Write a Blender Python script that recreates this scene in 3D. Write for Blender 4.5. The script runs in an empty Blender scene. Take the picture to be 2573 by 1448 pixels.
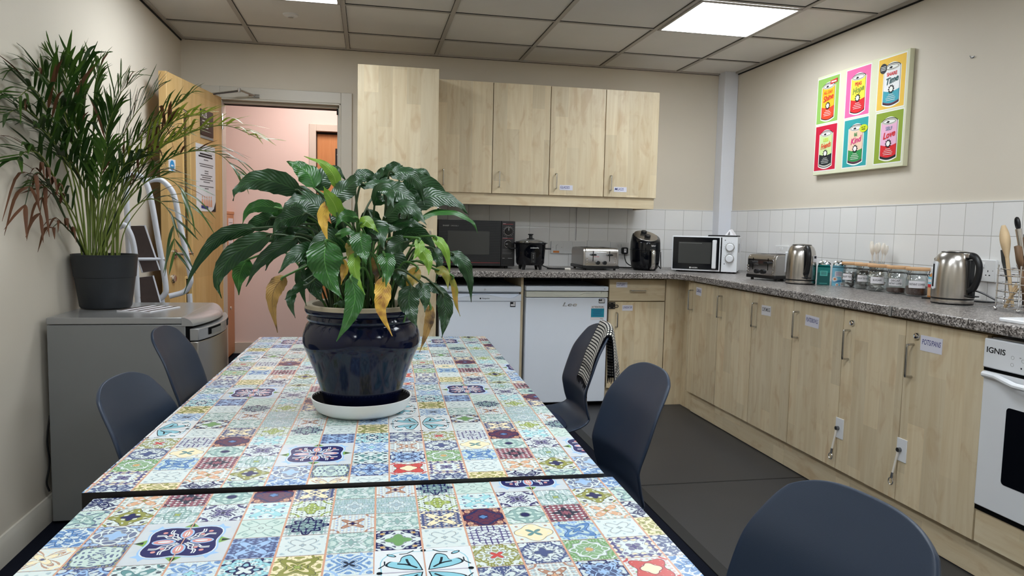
import bpy, bmesh, math, random
from mathutils import Vector, Matrix, Euler
random.seed(7)
PI = math.pi
SC = bpy.context.scene
COL = SC.collection

# ------------------------------------------------------------------ materials
def lin(r, g, b):
    def f(c):
        c /= 255.0
        return c / 12.92 if c <= 0.04045 else ((c + 0.055) / 1.055) ** 2.4
    return (f(r), f(g), f(b), 1.0)

class NT:
    """tiny node-graph helper"""
    def __init__(s, mat):
        s.t = mat.node_tree; s.n = s.t.nodes; s.l = s.t.links
    def node(s, typ, **kw):
        n = s.n.new(typ)
        for k, v in kw.items():
            if k.startswith('i_'): n.inputs[k[2:].replace('_', ' ')].default_value = v
            else: setattr(n, k, v)
        return n
    def link(s, a, b): s.l.new(a, b)
    def math(s, op, a, b=None, c=None):
        n = s.n.new('ShaderNodeMath'); n.operation = op
        for i, x in enumerate((a, b, c)):
            if x is None: continue
            if isinstance(x, (int, float)): n.inputs[i].default_value = x
            else: s.l.new(x, n.inputs[i])
        return n.outputs[0]
    def mix(s, f, a, b):
        n = s.n.new('ShaderNodeMix'); n.data_type = 'RGBA'
        for i, x in ((0, f), (6, a), (7, b)):
            if isinstance(x, (int, float)): n.inputs[i].default_value = x
            elif isinstance(x, tuple): n.inputs[i].default_value = x
            else: s.l.new(x, n.inputs[i])
        return n.outputs[2]

def base_mat(name, col=(.8, .8, .8, 1), rough=.5, metal=0., spec=.5, coat=0., trans=0., ior=1.45):
    m = bpy.data.materials.new(name); m.use_nodes = True
    b = m.node_tree.nodes['Principled BSDF']
    b.inputs['Base Color'].default_value = col
    b.inputs['Roughness'].default_value = rough
    b.inputs['Metallic'].default_value = metal
    b.inputs['Specular IOR Level'].default_value = spec
    b.inputs['Coat Weight'].default_value = coat
    b.inputs['Coat Roughness'].default_value = .05
    b.inputs['Transmission Weight'].default_value = trans
    b.inputs['IOR'].default_value = ior
    m.diffuse_color = col
    return m, b, NT(m)

def plain(name, rgb, rough=.5, metal=0., spec=.5, coat=0., var=.04, scale=8., bump=0., bscale=200.):
    """a plain paint / plastic with faint procedural variation"""
    col = lin(*rgb)
    m, b, t = base_mat(name, col, rough, metal, spec, coat)
    tc = t.node('ShaderNodeTexCoord')
    if var:
        nz = t.node('ShaderNodeTexNoise', i_Scale=scale, i_Detail=3.)
        t.link(tc.outputs['Object'], nz.inputs['Vector'])
        lo = tuple(max(0, c * (1 - var)) for c in col[:3]) + (1,)
        hi = tuple(min(1, c * (1 + var)) for c in col[:3]) + (1,)
        t.link(t.mix(nz.outputs['Fac'], lo, hi), b.inputs['Base Color'])
    if bump:
        n2 = t.node('ShaderNodeTexNoise', i_Scale=bscale, i_Detail=4.)
        t.link(tc.outputs['Object'], n2.inputs['Vector'])
        bp = t.node('ShaderNodeBump', i_Strength=bump, i_Distance=.002)
        t.link(n2.outputs['Fac'], bp.inputs['Height']); t.link(bp.outputs['Normal'], b.inputs['Normal'])
    return m

def wood(name, c_lo, c_mid, c_hi, axis='Z', strip=.085, rough=.38, knots=.42, grain=1.):
    m, b, t = base_mat(name, lin(*c_mid), rough, spec=.4)
    tc = t.node('ShaderNodeTexCoord'); oi = t.node('ShaderNodeObjectInfo')
    add = t.node('ShaderNodeVectorMath', operation='ADD')
    rnd = t.math('MULTIPLY', oi.outputs['Random'], 37.)
    cmb = t.node('ShaderNodeCombineXYZ')
    for k in 'XYZ': t.link(rnd, cmb.inputs[k])
    t.link(tc.outputs['Object'], add.inputs[0]); t.link(cmb.outputs[0], add.inputs[1])
    sep = t.node('ShaderNodeSeparateXYZ'); t.link(add.outputs[0], sep.inputs[0])
    ax = {'X': ('Y', 'Z', 'X'), 'Y': ('X', 'Z', 'Y'), 'Z': ('X', 'Y', 'Z')}[axis]
    across = t.math('ADD', sep.outputs[ax[0]], sep.outputs[ax[1]])
    along = sep.outputs[ax[2]]
    # lamella strips with their own tint
    sid = t.math('FLOOR', t.math('DIVIDE', across, strip))
    seg = t.math('FLOOR', t.math('ADD', t.math('DIVIDE', along, .55), t.math('MULTIPLY', sid, .37)))
    c2 = t.node('ShaderNodeCombineXYZ'); t.link(sid, c2.inputs[0]); t.link(seg, c2.inputs[1])
    wn = t.node('ShaderNodeTexWhiteNoise'); t.link(c2.outputs[0], wn.inputs['Vector'])
    # stretched grain
    c3 = t.node('ShaderNodeCombineXYZ')
    t.link(t.math('MULTIPLY', across, 26.), c3.inputs[0]); t.link(t.math('MULTIPLY', along, 1.6), c3.inputs[1]); t.link(sid, c3.inputs[2])
    g1 = t.node('ShaderNodeTexNoise', i_Scale=1., i_Detail=5., i_Roughness=.6, i_Distortion=.9); t.link(c3.outputs[0], g1.inputs['Vector'])
    c4 = t.node('ShaderNodeCombineXYZ')
    t.link(t.math('MULTIPLY', across, 9.), c4.inputs[0]); t.link(t.math('MULTIPLY', along, 4.5), c4.inputs[1]); t.link(sid, c4.inputs[2])
    g2 = t.node('ShaderNodeTexNoise', i_Scale=1., i_Detail=3., i_Distortion=1.6); t.link(c4.outputs[0], g2.inputs['Vector'])
    r1 = t.node('ShaderNodeMapRange', i_From_Min=.36, i_From_Max=.64); t.link(g1.outputs['Fac'], r1.inputs['Value'])
    colr = t.mix(t.math('MULTIPLY', r1.outputs[0], grain), lin(*c_hi), lin(*c_mid))
    r2 = t.node('ShaderNodeMapRange', i_From_Min=.54, i_From_Max=.72); t.link(g2.outputs['Fac'], r2.inputs['Value'])
    colr = t.mix(t.math('MULTIPLY', r2.outputs[0], knots), colr, lin(*c_lo))
    hsv = t.node('ShaderNodeHueSaturation')
    t.link(t.math('ADD', t.math('MULTIPLY', wn.outputs['Value'], .18), .90), hsv.inputs['Value'])
    t.link(colr, hsv.inputs['Color']); t.link(hsv.outputs[0], b.inputs['Base Color'])
    return m

def brushed(name, rgb, rough=.28, axis=2):
    m, b, t = base_mat(name, lin(*rgb), rough, metal=1.)
    tc = t.node('ShaderNodeTexCoord'); mp = t.node('ShaderNodeMapping')
    s = [90., 90., 90.]; s[axis] = 2.; mp.inputs['Scale'].default_value = s
    t.link(tc.outputs['Object'], mp.inputs['Vector'])
    nz = t.node('ShaderNodeTexNoise', i_Scale=4., i_Detail=3.); t.link(mp.outputs[0], nz.inputs['Vector'])
    mr = t.node('ShaderNodeMapRange', i_To_Min=rough - .03, i_To_Max=rough + .05); t.link(nz.outputs['Fac'], mr.inputs['Value'])
    t.link(mr.outputs[0], b.inputs['Roughness'])
    return m

M = {}
M['wall'] = plain('wall_paint', (218, 209, 194), .62, spec=.25, var=.03, scale=2.5, bump=.12, bscale=60.)
M['wall_pink'] = plain('corridor_paint', (236, 219, 212), .6, spec=.25, var=.02, scale=2.)
M['trim'] = plain('trim_gloss', (206, 200, 188), .35, var=.02)
M['white_gloss'] = plain('white_gloss', (222, 222, 222), .3, var=.02)
M['boxing'] = plain('boxing_paint', (230, 232, 240), .4, var=.02)
M['ceil_tile'] = plain('ceiling_tile', (224, 221, 217), .9, spec=.1, var=.05, scale=3., bump=.2, bscale=350.)
M['ceil_bar'] = plain('ceiling_grid', (176, 170, 163), .5, var=.02)
M['gap'] = plain('shadow_gap', (26, 23, 21), .8, var=0)
M['vinyl'] = plain('grey_vinyl', (54, 54, 56), .42, spec=.4, var=.10, scale=5., bump=.15, bscale=260.)
M['carpet'] = plain('navy_carpet', (20, 23, 34), .95, spec=.1, var=.3, scale=120., bump=.8, bscale=420.)
M['strip'] = plain('black_strip', (27, 27, 28), .55, var=.1)
M['maple'] = wood('maple_laminate', (184, 148, 106), (211, 192, 158), (222, 207, 177))
M['maple_h'] = wood('maple_laminate_horizontal', (184, 148, 106), (211, 192, 158), (222, 207, 177), axis='X')
M['maple_y'] = wood('maple_laminate_plinth', (184, 148, 106), (211, 192, 158), (222, 207, 177), axis='Y')
M['maple_in'] = plain('maple_carcass', (140, 118, 88), .6, var=.06)
M['oak'] = wood('oak_veneer', (188, 146, 86), (204, 166, 108), (214, 180, 124), strip=.4, knots=.2)
M['oak_pale'] = plain('oak_beading', (220, 184, 122), .4, var=.05)
M['beech'] = wood('beech_cupboard', (176, 112, 60), (190, 128, 76), (200, 140, 88), strip=.3, knots=.1)
M['orange_door'] = wood('orange_door_veneer', (178, 116, 66), (194, 134, 84), (204, 146, 96), strip=.35, knots=.1)
M['white'] = plain('white_enamel', (226, 228, 232), .28, var=.015)
M['white_fr'] = plain('white_fridge', (230, 237, 249), .38, spec=.45, var=.015, bump=.05, bscale=500.)
M['cream_pl'] = plain('cream_plastic', (218, 219, 208), .35, var=.02)
M['black'] = plain('black_plastic', (16, 17, 20), .38, var=.1)
M['black_gloss'] = plain('black_gloss', (9, 11, 17), .08, var=0)
M['black_matt'] = plain('black_void', (8, 8, 9), .9, spec=.1, var=0)
M['dgrey'] = plain('dark_grey_plastic', (58, 60, 60), .35, var=.05)
M['screen'] = plain('microwave_window', (60, 61, 60), .22, var=.05)
M['grey_print'] = plain('grey_print', (150, 150, 148), .5, var=0)
M['steel'] = brushed('brushed_steel', (186, 181, 175), .24)
M['steel_x'] = brushed('brushed_steel_flat', (176, 172, 168), .3, axis=0)
M['chrome'] = plain('chrome', (222, 222, 224), .08, metal=1., var=0)
M['handle'] = plain('satin_nickel', (190, 188, 184), .2, metal=1., var=0)
M['silver_fr'] = plain('silver_fridge_paint', (124, 125, 125), .36, metal=.15, var=.03)
M['silver_top'] = plain('silver_fridge_top', (150, 150, 150), .24, metal=.35, var=.03)
M['silver_door'] = brushed('silver_fridge_door', (160, 156, 152), .3)
M['chair'] = plain('navy_grey_shell', (35, 47, 65), .42, spec=.45, var=.05, bump=.08, bscale=700.)
M['chair_pad'] = plain('navy_seat_fabric', (36, 46, 72), .9, var=.2, scale=90., bump=.5, bscale=600.)
M['leg_metal'] = plain('grey_leg_metal', (120, 122, 124), .3, metal=1., var=.03)
M['pot_black'] = plain('anthracite_plastic_pot', (40, 43, 47), .45, var=.08)
M['soil'] = plain('potting_soil', (34, 27, 22), .95, var=.5, scale=60., bump=1., bscale=120.)
M['glaze'] = plain('navy_glaze', (9, 14, 38), .11, spec=.42, coat=0., var=.4, scale=14.)
M['terracotta'] = plain('pale_clay_rim', (150, 138, 116), .7, var=.15, scale=20.)
M['saucer'] = plain('white_plastic_saucer', (228, 229, 229), .38, var=.05, scale=15.)
M['tube_white'] = plain('white_tube', (206, 208, 216), .35, var=.03)
M['tread'] = plain('brown_tread', (64, 50, 46), .6, var=.15, scale=40.)
M['paper'] = plain('white_paper', (228, 226, 230), .8, spec=.2, var=.02)
M['paper_lilac'] = plain('label_paper', (222, 221, 234), .7, spec=.2, var=.02)
M['ink_blue'] = plain('blue_ink', (52, 58, 130), .7, var=0)
M['ink'] = plain('black_ink', (26, 26, 32), .7, var=0)
M['ink_grey'] = plain('grey_ink', (110, 108, 112), .7, var=0)
M['sign_black'] = plain('black_sign', (24, 22, 26), .35, var=.05)
M['sign_white'] = plain('sign_lettering', (226, 224, 222), .5, var=0)
M['sky_blue'] = plain('sign_blue', (46, 146, 206), .5, var=.03)
M['teal'] = plain('teal_card', (16, 132, 128), .35, var=.12, scale=30.)
M['teal_l'] = plain('teal_card_light', (96, 198, 190), .4, var=.05)
M['teal_d'] = plain('teal_card_dark', (10, 92, 92), .35, var=.1)
M['cyan'] = plain('pale_blue_card', (128, 196, 220), .4, var=.05)
M['cyan_d'] = plain('blue_card_print', (60, 136, 190), .4, var=.05)
M['sticker_teal'] = plain('sticker_teal', (22, 138, 164), .4, var=.12, scale=30.)
M['foil'] = plain('silver_foil', (226, 228, 230), .12, metal=1., var=0)
M['orange'] = plain('orange_print', (216, 130, 62), .6, var=.05)
M['peach'] = plain('peach_print', (224, 170, 140), .7, var=.1)
M['yellow'] = plain('yellow_print', (240, 205, 60), .6, var=.04)
M['red'] = plain('red_print', (206, 44, 48), .6, var=.05)
M['cork'] = plain('pale_wood_lid', (206, 164, 122), .6, var=.12, scale=25.)
M['coffee'] = plain('instant_coffee', (84, 52, 40), .9, var=.35, scale=160., bump=1., bscale=300.)
M['tea'] = plain('tea_bags', (150, 146, 142), .85, var=.5, scale=45., bump=1., bscale=60.)
M['sachet'] = plain('sugar_sachets', (242, 240, 234), .7, var=.1, scale=40., bump=1., bscale=50.)
M['honey'] = plain('amber_sauce', (196, 128, 60), .3, var=.15, scale=20.)
M['plywood'] = plain('pale_spoon_wood', (205, 178, 140), .6, var=.1, scale=30.)
M['brownwood'] = plain('brown_utensil_wood', (112, 84, 58), .6, var=.15, scale=30.)
M['pl_white'] = plain('white_plastic_cutlery', (232, 226, 216), .35, var=.03)
M['tray'] = plain('dark_tray', (34, 32, 34), .4, var=.1)
M['seam'] = plain('aluminium_joint', (170, 170, 170), .35, metal=.8, var=0)
M['petiole'] = plain('leaf_stalk', (66, 104, 44), .5, var=.2, scale=10.)
M['stalk_dk'] = plain('dark_stalk', (44, 62, 30), .5, var=.2, scale=10.)
M['cane'] = plain('palm_cane', (108, 122, 52), .5, var=.3, scale=14.)

def thin_glass(name, tint, rough=.03, refl=.35, base=.05):
    """thin clear wall: sees through straight, mirrors more towards grazing angles"""
    m, b, t = base_mat(name, tint, rough)
    tr = t.node('ShaderNodeBsdfTransparent'); tr.inputs['Color'].default_value = tint
    gl = t.node('ShaderNodeBsdfGlossy'); gl.inputs['Roughness'].default_value = rough
    lw = t.node('ShaderNodeLayerWeight'); lw.inputs['Blend'].default_value = .35
    f = t.math('MULTIPLY_ADD', lw.outputs['Facing'], refl, base)
    ms = t.node('ShaderNodeMixShader'); t.link(f, ms.inputs[0]); t.link(tr.outputs[0], ms.inputs[1]); t.link(gl.outputs[0], ms.inputs[2])
    t.link(ms.outputs[0], t.n['Material Output'].inputs[0])
    return m
M['glass'] = thin_glass('jar_glass', (.93, .95, .95, 1), .02, .4, .05)
M['clear'] = thin_glass('clear_plastic', (.93, .94, .94, 1), .05, .4, .06)
M['wired'] = thin_glass('wired_glass', lin(190, 180, 140), .15, .3, .10)

def emit_mat(name, rgb, strength):
    m, b, t = base_mat(name, (.9, .9, .9, 1), .4)
    b.inputs['Emission Color'].default_value = lin(*rgb)
    b.inputs['Emission Strength'].default_value = strength
    return m

def worktop_mat():
    m, b, t = base_mat('granite_laminate', lin(120, 116, 113), .3, spec=.5)
    tc = t.node('ShaderNodeTexCoord')
    vo = t.node('ShaderNodeTexVoronoi', i_Scale=210.); t.link(tc.outputs['Object'], vo.inputs['Vector'])
    sp = t.node('ShaderNodeSeparateColor'); t.link(vo.outputs['Color'], sp.inputs[0])
    nz = t.node('ShaderNodeTexNoise', i_Scale=70., i_Detail=4.); t.link(tc.outputs['Object'], nz.inputs['Vector'])
    f = t.math('ADD', t.math('MULTIPLY', sp.outputs[0], .75), t.math('MULTIPLY', nz.outputs['Fac'], .35))
    cr = t.node('ShaderNodeValToRGB'); t.link(f, cr.inputs[0])
    e = cr.color_ramp.elements
    e[0].position = .12; e[0].color = lin(44, 41, 40)
    e[1].position = .95; e[1].color = lin(206, 200, 196)
    for p, c in ((.34, (78, 73, 71)), (.5, (122, 116, 112)), (.74, (160, 153, 149))):
        k = e.new(p); k.color = lin(*c)
    t.link(cr.outputs[0], b.inputs['Base Color'])
    return m
M['worktop'] = worktop_mat()

def tile_mat(name, u_axis, u0, z0, size=.15):
    """white glazed wall tiles with grey grout, laid out in metres on the wall"""
    m, b, t = base_mat(name, lin(230, 230, 230), .16, spec=.5)
    g = t.node('ShaderNodeNewGeometry'); s = t.node('ShaderNodeSeparateXYZ'); t.link(g.outputs['Position'], s.inputs[0])
    def edge(sock, o):
        w = t.math('FRACT', t.math('DIVIDE', t.math('SUBTRACT', sock, o), size))
        return t.math('MULTIPLY', t.math('MINIMUM', w, t.math('SUBTRACT', 1., w)), size), t.math('FLOOR', t.math('DIVIDE', t.math('SUBTRACT', sock, o), size))
    du, iu = edge(s.outputs[u_axis], u0); dz, iz = edge(s.outputs['Z'], z0)
    d = t.math('MINIMUM', du, dz)
    gr = t.math('LESS_THAN', d, .0014)
    c = t.node('ShaderNodeCombineXYZ'); t.link(iu, c.inputs[0]); t.link(iz, c.inputs[1])
    wn = t.node('ShaderNodeTexWhiteNoise'); t.link(c.outputs[0], wn.inputs['Vector'])
    tint = t.mix(wn.outputs['Value'], lin(229, 228, 228), lin(236, 235, 233))
    t.link(t.mix(gr, tint, lin(178, 175, 170)), b.inputs['Base Color'])
    t.link(t.math('ADD', t.math('MULTIPLY', gr, .5), .16), b.inputs['Roughness'])
    h = t.node('ShaderNodeMapRange', i_From_Min=0., i_From_Max=.004); t.link(d, h.inputs['Value'])
    bp = t.node('ShaderNodeBump', i_Strength=.5, i_Distance=.0012); t.link(h.outputs[0], bp.inputs['Height'])
    t.link(bp.outputs['Normal'], b.inputs['Normal'])
    return m
M['tile_back'] = tile_mat('wall_tiles_back', 'X', -1.549, 1.334 - .45)
M['tile_right'] = tile_mat('wall_tiles_right', 'Y', -1.4, 1.334 - .45)

def leaf_mat(name, dark, light, vein, rough=.3, trans=.25, veinf=15., patch=None):
    """glossy leaf: midrib + side veins from the leaf's own UVs"""
    m, b, t = base_mat(name, lin(*dark), rough, spec=.5)
    uv = t.node('ShaderNodeUVMap'); s = t.node('ShaderNodeSeparateXYZ'); t.link(uv.outputs[0], s.inputs[0])
    au = t.math('ABSOLUTE', t.math('SUBTRACT', s.outputs[0], .5))
    ph = t.math('SUBTRACT', s.outputs[1], t.math('MULTIPLY', au, .45))
    sv = t.math('SINE', t.math('MULTIPLY', ph, veinf * 2 * PI))
    mr = t.node('ShaderNodeMapRange', i_From_Min=.6, i_From_Max=1., i_To_Max=.16); t.link(sv, mr.inputs['Value'])
    tc = t.node('ShaderNodeTexCoord'); nz = t.node('ShaderNodeTexNoise', i_Scale=16., i_Detail=3.); t.link(tc.outputs['Object'], nz.inputs['Vector'])
    c = t.mix(nz.outputs['Fac'], lin(*dark), lin(*light))
    if patch:
        n3 = t.node('ShaderNodeTexNoise', i_Scale=26., i_Detail=4.); t.link(tc.outputs['Object'], n3.inputs['Vector'])
        r3 = t.node('ShaderNodeMapRange', i_From_Min=.5, i_From_Max=.62); t.link(n3.outputs['Fac'], r3.inputs['Value'])
        c = t.mix(r3.outputs[0], c, lin(*patch))
    c = t.mix(mr.outputs[0], c, lin(*vein))
    c = t.mix(t.math('LESS_THAN', au, .016), c, lin(*vein))
    t.link(c, b.inputs['Base Color'])
    bp = t.node('ShaderNodeBump', i_Strength=.16, i_Distance=.003); t.link(sv, bp.inputs['Height']); t.link(bp.outputs['Normal'], b.inputs['Normal'])
    tr = t.node('ShaderNodeBsdfTranslucent'); t.link(c, tr.inputs['Color'])
    ms = t.node('ShaderNodeMixShader'); ms.inputs[0].default_value = trans
    out = t.n['Material Output']
    t.link(b.outputs[0], ms.inputs[1]); t.link(tr.outputs[0], ms.inputs[2]); t.link(ms.outputs[0], out.inputs[0])
    return m
LEAF = {
 'D': leaf_mat('lily_leaf_dark', (15, 43, 19), (30, 66, 28), (50, 88, 42), .32, .12),
 'M': leaf_mat('lily_leaf_mid', (28, 72, 26), (46, 96, 34), (78, 128, 58), .3, .18),
 'L': leaf_mat('lily_leaf_lime', (94, 138, 40), (126, 162, 54), (160, 186, 88), .34, .28),
 'Y': leaf_mat('lily_leaf_yellow', (202, 158, 52), (222, 180, 74), (190, 150, 60), .5, .25, patch=(148, 100, 44)),
 'B': leaf_mat('lily_leaf_brown', (120, 90, 50), (176, 138, 70), (96, 70, 42), .6, .2, patch=(70, 52, 36)),
 'O': leaf_mat('lily_leaf_olive', (92, 104, 34), (150, 140, 46), (120, 120, 60), .4, .25, patch=(170, 130, 50)),
}
PALM = {
 'D': leaf_mat('palm_leaflet_dark', (28, 54, 20), (54, 84, 32), (50, 74, 34), .35, .2, veinf=0.),
 'M': leaf_mat('palm_leaflet_green', (44, 74, 26), (74, 104, 36), (90, 116, 50), .38, .3, veinf=0.),
 'L': leaf_mat('palm_leaflet_lime', (118, 138, 44), (160, 168, 66), (150, 160, 80), .4, .3, veinf=0.),
 'B': leaf_mat('palm_leaflet_brown', (70, 44, 30), (118, 76, 48), (90, 60, 40), .7, .15, veinf=0.),
}

# ------------------------------------------------------------------ mesh builder
_tcache = {}
def text_geo(s, shear=0., bold=0.):
    key = (s, shear, bold)
    if key not in _tcache:
        cu = bpy.data.curves.new('t', 'FONT'); cu.body = s; cu.align_x = 'CENTER'; cu.align_y = 'CENTER'
        cu.size = 1.; cu.shear = shear; cu.offset = bold; cu.resolution_u = 3
        ob = bpy.data.objects.new('t', cu); COL.objects.link(ob)
        dg = bpy.context.evaluated_depsgraph_get(); dg.update()
        me = bpy.data.meshes.new_from_object(ob.evaluated_get(dg))
        _tcache[key] = ([tuple(v.co) for v in me.vertices], [tuple(p.vertices) for p in me.polygons])
        bpy.data.objects.remove(ob); bpy.data.curves.remove(cu); bpy.data.meshes.remove(me)
    return _tcache[key]

class MB:
    def __init__(s, mat=None):
        s.v = []; s.f = []; s.m = []; s.uv = []; s.mats = []; s.cur = 0; s.T = Matrix.Identity(4)
        if mat: s.use(mat)
    def use(s, mat):
        mat = M[mat] if isinstance(mat, str) else mat
        if mat not in s.mats: s.mats.append(mat)
        s.cur = s.mats.index(mat); return s
    def at(s, x=0, y=0, z=0, rx=0, ry=0, rz=0):
        s.T = Matrix.Translation((x, y, z)) @ Euler((rx, ry, rz)).to_matrix().to_4x4(); return s
    def add(s, vs, fs, uvs=None):
        o = len(s.v)
        s.v += [tuple(s.T @ Vector(p)) for p in vs]
        for i, f in enumerate(fs):
            s.f.append([o + k for k in f]); s.m.append(s.cur)
            s.uv.append(uvs[i] if uvs else None)
        return s
    def box(s, x0, y0, z0, x1, y1, z1):
        if x0 > x1: x0, x1 = x1, x0
        if y0 > y1: y0, y1 = y1, y0
        if z0 > z1: z0, z1 = z1, z0
        v = [(x, y, z) for z in (z0, z1) for y in (y0, y1) for x in (x0, x1)]
        return s.add(v, [(0, 2, 3, 1), (4, 5, 7, 6), (0, 1, 5, 4), (2, 6, 7, 3), (0, 4, 6, 2), (1, 3, 7, 5)])
    def rbox(s, x0, y0, z0, x1, y1, z1, r, axis='z', n=5):
        """box with its corners rounded around one axis"""
        if axis == 'z': a0, b0, a1, b1, c0, c1 = x0, y0, x1, y1, z0, z1
        elif axis == 'y': a0, b0, a1, b1, c0, c1 = x0, z0, x1, z1, y0, y1
        else: a0, b0, a1, b1, c0, c1 = y0, z0, y1, z1, x0, x1
        P = []
        for cx, cy, st in ((a1 - r, b1 - r, 0), (a0 + r, b1 - r, 1), (a0 + r, b0 + r, 2), (a1 - r, b0 + r, 3)):
            for k in range(n + 1):
                t = (st + k / n) * PI / 2; P.append((cx + r * math.cos(t), cy + r * math.sin(t)))
        return s.prism(P, c0, c1, axis)
    def prism(s, P, c0, c1, axis='z'):
        def w(a, b, c): return (a, b, c) if axis == 'z' else ((a, c, b) if axis == 'y' else (c, a, b))
        n = len(P); v = [w(a, b, c0) for a, b in P] + [w(a, b, c1) for a, b in P]
        f = [tuple(range(n))[::-1], tuple(range(n, 2 * n))] + [(i, (i + 1) % n, n + (i + 1) % n, n + i) for i in range(n)]
        return s.add(v, f)
    def poly(s, P): return s.add(P, [tuple(range(len(P)))])
    def disc(s, c, r, n=20, axis='z', sx=1., sy=1., rot=0.):
        P = []
        for k in range(n):
            t = 2 * PI * k / n; a, b = r * sx * math.cos(t), r * sy * math.sin(t)
            a, b = a * math.cos(rot) - b * math.sin(rot), a * math.sin(rot) + b * math.cos(rot)
            P.append({'z': (c[0] + a, c[1] + b, c[2]), 'y': (c[0] + a, c[1], c[2] + b), 'x': (c[0], c[1] + a, c[2] + b)}[axis])
        return s.poly(P)
    def tube(s, pts, r, n=8, closed=False, caps=True):
        pts = [Vector(p) for p in pts]; N = len(pts); rr = r if isinstance(r, (list, tuple)) else [r] * N
        vs = []; up = None
        for i in range(N):
            a = pts[(i - 1) % N] if (closed or i) else pts[0]; b = pts[(i + 1) % N] if (closed or i < N - 1) else pts[-1]
            t = (b - a).normalized()
            if up is None:
                up = Vector((0, 0, 1)) if abs(t.z) < .9 else Vector((1, 0, 0))
            x = up - t * up.dot(t)
            if x.length < 1e-6: x = t.orthogonal()
            x.normalize(); y = t.cross(x); up = x
            for k in range(n):
                q = 2 * PI * k / n; vs.append(pts[i] + (x * math.cos(q) + y * math.sin(q)) * rr[i])
        fs = []
        for i in range(N if closed else N - 1):
            j = (i + 1) % N
            for k in range(n): fs.append((i * n + k, i * n + (k + 1) % n, j * n + (k + 1) % n, j * n + k))
        if caps and not closed: fs += [tuple(range(n))[::-1], tuple((N - 1) * n + k for k in range(n))]
        return s.add(vs, fs)
    def cyl(s, p0, p1, r, n=20, r1=None): return s.tube([p0, p1], [r, r if r1 is None else r1], n)
    def lathe(s, prof, c=(0, 0, 0), n=32, sx=1., sy=1., cap=True):
        vs = []; fs = []; K = len(prof)
        for r, z in prof:
            for k in range(n):
                t = 2 * PI * k / n; vs.append((c[0] + r * sx * math.cos(t), c[1] + r * sy * math.sin(t), c[2] + z))
        for i in range(K - 1):
            for k in range(n): fs.append((i * n + k, i * n + (k + 1) % n, (i + 1) * n + (k + 1) % n, (i + 1) * n + k))
        if cap:
            if prof[0][0] > 1e-6: fs.append(tuple(range(n))[::-1])
            if prof[-1][0] > 1e-6: fs.append(tuple((K - 1) * n + k for k in range(n)))
        return s.add(vs, fs)
    def ball(s, c, r, n=12, sz=1.):
        return s.lathe([(max(1e-5, r * math.sin(PI * k / n)), -r * sz * math.cos(PI * k / n)) for k in range(n + 1)], c, n * 2, cap=False)
    def grid(s, fn, nu, nv, uv=True):
        vs = [fn(i / nu, j / nv) for j in range(nv + 1) for i in range(nu + 1)]
        fs = []; us = []
        for j in range(nv):
            for i in range(nu):
                a = j * (nu + 1) + i; fs.append((a, a + 1, a + nu + 2, a + nu + 1))
                us.append([(i / nu, j / nv), ((i + 1) / nu, j / nv), ((i + 1) / nu, (j + 1) / nv), (i / nu, (j + 1) / nv)])
        return s.add(vs, fs, us if uv else None)
    def text(s, txt, size, pos, face='y-', shear=0., bold=0., sx=1., tilt=0., maxw=None):
        """flat lettering: face = direction the writing looks towards"""
        V, F = text_geo(txt, shear, bold)
        if maxw:
            w = max(p[0] for p in V) - min(p[0] for p in V)
            if w * size * sx > maxw: sx = maxw / (w * size)
        ct, st = math.cos(tilt), math.sin(tilt); out = []
        for x, y, _ in V:
            x *= size * sx; y *= size; x, y = x * ct - y * st, x * st + y * ct
            if face == 'y-': out.append((pos[0] + x, pos[1], pos[2] + y))
            elif face == 'x-': out.append((pos[0], pos[1] - x, pos[2] + y))
            elif face == 'x+': out.append((pos[0], pos[1] + x, pos[2] + y))
            else: out.append((pos[0] + x, pos[1] + y, pos[2]))
        return s.add(out, F)
    def build(s, name, parent=None, smooth=35, bevel=0., seg=2, solid=0., sub=0, local=True, recalc=True):
        me = bpy.data.meshes.new(name)
        me.from_pydata(s.v, [], s.f)
        for m in s.mats: me.materials.append(m)
        for p, i in zip(me.polygons, s.m): p.material_index = i
        if any(u for u in s.uv):
            ul = me.uv_layers.new(name='UVMap')
            for p, u in zip(me.polygons, s.uv):
                if u:
                    for li, c in zip(p.loop_indices, u): ul.data[li].uv = c
        me.update()
        if recalc:
            bm = bmesh.new(); bm.from_mesh(me); bmesh.ops.recalc_face_normals(bm, faces=bm.faces); bm.to_mesh(me); bm.free()
        if smooth:
            me.shade_smooth()
            me.set_sharp_from_angle(angle=math.radians(smooth))
        o = bpy.data.objects.new(name, me); COL.objects.link(o)
        if parent is not None: o.parent = parent
        if solid:
            md = o.modifiers.new('thickness', 'SOLIDIFY'); md.thickness = solid; md.offset = 0.
        if sub:
            md = o.modifiers.new('smooth', 'SUBSURF'); md.levels = sub; md.render_levels = sub
        if bevel:
            md = o.modifiers.new('edges', 'BEVEL'); md.width = bevel; md.segments = seg; md.limit_method = 'ANGLE'; md.angle_limit = math.radians(40)
        return o

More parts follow.
